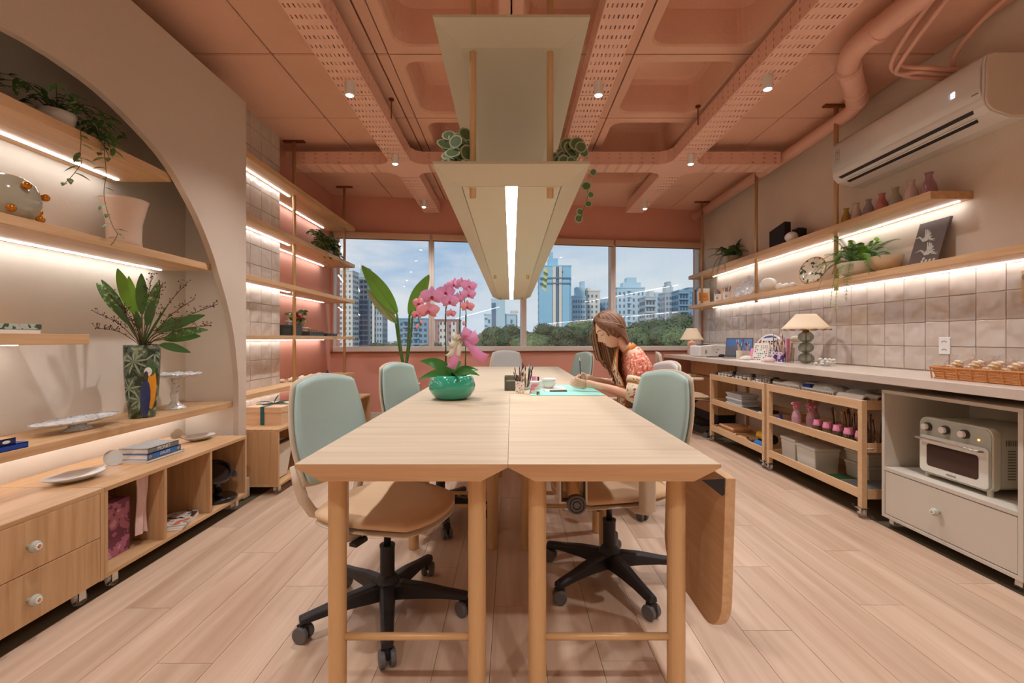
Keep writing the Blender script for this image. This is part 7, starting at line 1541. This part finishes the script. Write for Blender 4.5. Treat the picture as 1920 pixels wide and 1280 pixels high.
def tower(lab, x0, x1, yt, D, fac, cols, pitch, kind='grid', wmat='win', steps=(), depth=10, bands=None, yaw=0):
    """x0,x1,yt: pixel extents at distance D"""
    X0, X1, ZT = (x0-959)/850*D, (x1-959)/850*D, HC+(635-yt)/850*D; t = T('building', lab, 'building', ((X0+X1)/2, D+depth/2, GZ)); W = X1-X0
    MB().box(X0, X1, D, D+depth, GZ, ZT).make('wall', fac, t, world=True)
    for si, (a, b, h) in enumerate(steps): MB().box(lerp(X0, X1, a), lerp(X0, X1, b), D+depth*.2+.4*si, D+depth*.8-.4*si, ZT, ZT+h).make('roof_block', fac, t, world=True)
    MB().box(X0-.2, X1+.2, D-.2, D+depth+.2, ZT-.1, ZT+.5).make('parapet', fac, t, world=True)
    w = MB(); z = ZT-pitch*.9
    while z > GZ+2:
        for c in cols:
            cx, cw = lerp(X0, X1, c[0]), c[1]*W; hh = pitch*(c[2] if len(c) > 2 else .5); w.box(cx-cw/2, cx+cw/2, D-.15, D+.1, z-hh/2, z+hh/2)
        z -= pitch
    o = w.make('window', wmat, t, world=True); o['kind'] = 'stuff'
    s_ = MB(); z = ZT-pitch*.9; xs = X1 if (X0+X1)/2 < 0 else X0; sg = 1 if xs == X1 else -1
    while z > GZ+2:
        for q in (.2, .5, .8): s_.box(min(xs, xs+sg*.15), max(xs, xs+sg*.15), D+depth*q-1, D+depth*q+1, z-pitch*.25, z+pitch*.25)
        z -= pitch
    o = s_.make('side_window', wmat, t, world=True); o['kind'] = 'stuff'
    if bands:
        b_ = MB(); z = ZT-pitch*.4
        while z > GZ+2:
            for (a, c) in bands: b_.box(lerp(X0, X1, a), lerp(X0, X1, c), D-.9, D, z-.25, z+.1)
            z -= pitch
        o = b_.make('balcony_slab', fac, t, world=True); o['kind'] = 'stuff'
    return t
def pil(t, x0, x1, yt, D, m_, nm_='pilaster', d=.5):
    X0, X1, ZT = (x0-959)/850*D, (x1-959)/850*D, HC+(635-yt)/850*D; MB().box(X0, X1, D-d, D+.2, GZ, ZT).make(nm_, m_, t, world=True)
cw, cg, cb, cbd, cbr = bc(214, 212, 204), bc(168, 184, 194), bc(176, 206, 222), bc(126, 162, 188), bc(166, 130, 126)  # distance haze is put into the bluish facade colours
tower('cream tower at the left edge of the window, behind the ivy', 626, 661, 508, 250, cw, [(.15, .08), (.38, .10), (.62, .10), (.85, .08)], 2.9, steps=((.1, .55, 5),))
t = tower('tall grey tower left of the paradise leaves', 662, 700, 520, 268, cg, [(.12, .06), (.42, .14), (.62, .14), (.9, .06)], 3.0, steps=((.15, .8, 3), (.3, .7, 6)), wmat='wind', bands=((.32, .74),))
pil(t, 673, 691, 560, 268, M['win'], 'glazed_strip', .12)
t = tower('grey slab tower with a cream stair core behind the lower paradise leaf', 700, 717, 566, 240, cg, [(.2, .12), (.5, .1), (.8, .12)], 3.0, wmat='wind'); pil(t, 699, 703, 558, 240, cw, 'stair_core', 1)
tower('blue-grey apartment slab behind the plant stalks', 747, 803, 598, 230, cbd, [(.10, .08), (.26, .1), (.42, .1), (.58, .1), (.74, .1), (.9, .08)], 2.9, bands=((.15, .35), (.48, .68)), wmat='wind')
t = tower('brick and white block just right of the first mullion', 815, 860, 600, 210, cbr, [(.2, .10, .4), (.40, .10, .4), (.65, .10, .4), (.85, .1, .4)], 3.1, wmat='wind'); pil(t, 824, 838, 604, 210, cw, 'white_bay', .3); pil(t, 846, 856, 604, 210, cw, 'white_bay', .3)
for w_ in ((827, 3), (834, 3), (851, 3)):
    q = MB(); z = HC+(635-606)/850*210
    while z > GZ+2: q.box((w_[0]-959)/850*210-.35, (w_[0]-959)/850*210+.35, 209.55, 209.72, z-.7, z+.5); z -= 3.1
    q.make('bay_window', 'wind', t, world=True)['kind'] = 'stuff'
t = tower('white and blue tower below the far end of the pendant', 908, 968, 590, 190, cb, [(.15, .06), (.3, .06), (.62, .06), (.85, .06)], 3.0, wmat='win', bands=((0, .08),)); pil(t, 921, 947, 560, 190, cb, 'upper_block', 1.2); pil(t, 922, 930, 568, 190, M['win'], 'glazed_strip', 1.3)
tower('low pale block between the third window bay and the mullion', 958, 970, 584, 200, cw, [(.25, .15), (.7, .15)], 2.6)
t = tower('tall blue and white tower, tallest in the third bay', 1011, 1071, 499, 210, M.setdefault('bluet', mat('blue_tower', rgb(140, 192, 220), .6, noise=.03, nscale=.1)), [(.44, .06, .35), (.72, .05, .35)], 3.0, steps=((.3, .6, 4), (.35, .45, 7)))
pil(t, 1020, 1035, 524, 210, M['bluet'], 'blue_bay', .6); pil(t, 1043, 1047, 500, 210, M['win'], 'stair_strip', .5); pil(t, 1054, 1068, 524, 210, M['bluet'], 'blue_bay', .6)
pil(t, 1036, 1042, 500, 210, cw, 'white_fin', .8); pil(t, 1048, 1053, 500, 210, cw, 'white_fin', .8)
for y in (521, 531): X0, X1, Z = (1012-959)/850*210, (1070-959)/850*210, HC+(635-y)/850*210; MB().box(X0, X1, 209.1, 209.6, Z-.5, Z+.2).make('band', 'win', t, world=True)
tower('stepped pale apartment block behind the woman\'s head', 1073, 1098, 556, 225, cb, [(.12, .1), (.3, .1), (.5, .1), (.7, .1), (.88, .1)], 2.6, steps=((.3, 1, 5), (.7, 1, 8))); tower('pale block adjoining the stepped one', 1098, 1125, 546, 232, cw, [(.2, .12), (.45, .12), (.75, .12)], 2.7, wmat='win', steps=((.1, .4, 2),))
tower('small blue block left of the third mullion', 1122, 1144, 561, 250, cbd, [(.2, .14), (.5, .14), (.8, .14)], 2.8, wmat='win')
t = tower('wide pale tower at the left of the last bay', 1157, 1209, 540, 220, cb, [(.1, .06), (.25, .06), (.42, .08), (.6, .06), (.78, .06), (.92, .05)], 3.0, steps=((.25, .9, 3), (.4, .75, 5.5)), bands=((.36, .48),))
t = tower('grey balconied block in the middle of the last bay', 1210, 1229, 557, 205, cg, [(.2, .2), (.5, .2), (.8, .2)], 2.9, wmat='wind', bands=((0, 1),), steps=((.5, 1, 3),)); t = tower('blue slab between the balconied blocks', 1229, 1247, 550, 235, cb, [(.3, .16), (.7, .16)], 3.0)
t = tower('stepped block with a rooftop tank in the last bay', 1247, 1273, 549, 225, cg, [(.15, .1), (.4, .14), (.6, .1), (.85, .1)], 2.8, steps=((.2, .7, 4), (.3, .55, 6)), wmat='win'); t = tower('dark glass and concrete block toward the right window edge', 1273, 1291, 545, 215, cbd, [(.2, .2, .6), (.5, .2, .6), (.8, .2, .6)], 2.9, wmat='wind', bands=((0, 1),)); tower('blue block at the right edge of the last bay', 1291, 1312, 540, 260, cbd, [(.2, .1), (.5, .1), (.8, .1)], 2.9)
# scattered far houses as one mass
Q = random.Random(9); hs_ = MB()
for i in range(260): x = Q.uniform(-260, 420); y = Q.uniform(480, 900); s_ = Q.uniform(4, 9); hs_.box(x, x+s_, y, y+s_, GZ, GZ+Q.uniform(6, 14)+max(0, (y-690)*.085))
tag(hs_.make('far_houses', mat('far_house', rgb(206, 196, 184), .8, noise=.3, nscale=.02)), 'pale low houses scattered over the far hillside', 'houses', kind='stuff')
# trees: three crowns shared by all
M['treeA'] = mat('tree_crown', rgb(84, 102, 76), .8, noise=.35, nscale=.8); M['treeB'] = mat('tree_crown_light', rgb(104, 124, 86), .8, noise=.35, nscale=.8)
def crown(seed, m_):
    Q = random.Random(seed); mb = MB(); blobs = [(0, 0, 0, 1.)]+[(Q.uniform(-.75, .75), Q.uniform(-.6, .6), Q.uniform(-.25, .5), Q.uniform(.4, .65)) for _ in range(8)]
    for (bx_, by_, bz_, r) in blobs:
        mb.sph((bx_, by_, bz_), r*.82, 10, 7, 1, 1, .8)
        for k in range(420):
            a, e_ = Q.uniform(0, 2*pi), math.asin(Q.uniform(-.6, 1)); n = Vector((cos(a)*cos(e_), sin(a)*cos(e_), sin(e_))); c = Vector((bx_, by_, bz_))+Vector((n.x, n.y, n.z*.82))*r*Q.uniform(.86, 1.04); u = n.orthogonal().normalized()*.05; v = n.cross(u)
            u = u+n*Q.uniform(-.03, .03); mb.add([c-u, c+v, c+u, c-v], [(0, 1, 2, 3)])
    me_o = mb.make('crown', m_, None); return me_o
protos = [crown(1, 'treeA'), crown(2, 'treeB'), crown(5, 'treeA')]
trk = MB().tube([(0, 0, -6), (.05, .02, -3), (0, 0, -.3)], [.16, .12, .08], 8).make('trunk', 'twig', None)
tl_ = ['tree crown left of the last pendant end', 'dark tree below the white and blue tower', 'round tree behind the organiser box', 'tree beside the third mullion', 'broad tree under the tallest blue tower', 'dark tree right of the tallest tower', 'tree against the stepped pale block', 'high round tree behind the woman\'s forehead', 'tree behind the woman\'s hair', 'tree right of the woman\'s head', 'large tree at the left of the last bay', 'pale-green tree in the middle of the last bay', 'dark tree behind the pink lamp reflection', 'broad tree at the right of the last bay', 'tree at the right edge of the window', 'low bushy tree far left below the city', 'tree beyond the plant stalks', 'low tree behind the first mullion']
spots = [(888, 642, 95, 2.2), (905, 630, 110, 2.6), (940, 622, 100, 3.6), (968, 628, 105, 3.0), (1000, 632, 95, 3.4), (1030, 620, 105, 3.6), (1062, 622, 98, 3.4), (1092, 608, 120, 4.2), (1120, 622, 100, 3.5), (1160, 628, 95, 3.4), (1185, 622, 100, 4.0), (1215, 612, 112, 4.4), (1243, 614, 100, 3.8), (1270, 620, 95, 3.6), (1300, 604, 110, 5.0), (722, 650, 130, 3.4), (738, 648, 120, 2.8), (808, 652, 110, 2.6)]
for i, ((px, py, D, r), lb) in enumerate(zip(spots, tl_)):
    c = P(px, py, D); c.z -= r*.5; t = T('tree', lb, 'tree', (c.x, c.y, GZ), i*1.3, 'trees between the window and the towers')
    for pr_ in (protos[i % 3], trk):
        o = pr_ if (i < 3 and pr_ is protos[i % 3] and pr_.parent is None) or (pr_ is trk and i == 0) else pr_.copy()
        if o is not pr_: COL.objects.link(o)
        o.parent = t; o.location = (0, 0, c.z-GZ); o.scale = (r*1.1, r*1.1, r if pr_ is not trk else (c.z-GZ)/6)
def sub(p, pairs):
    s=open(p).read()
    for a,b in pairs:
        if a not in s: print('MISSING in',p,':',a[:80]); continue
        s=s.replace(a,b)
    open(p,'w').write(s)
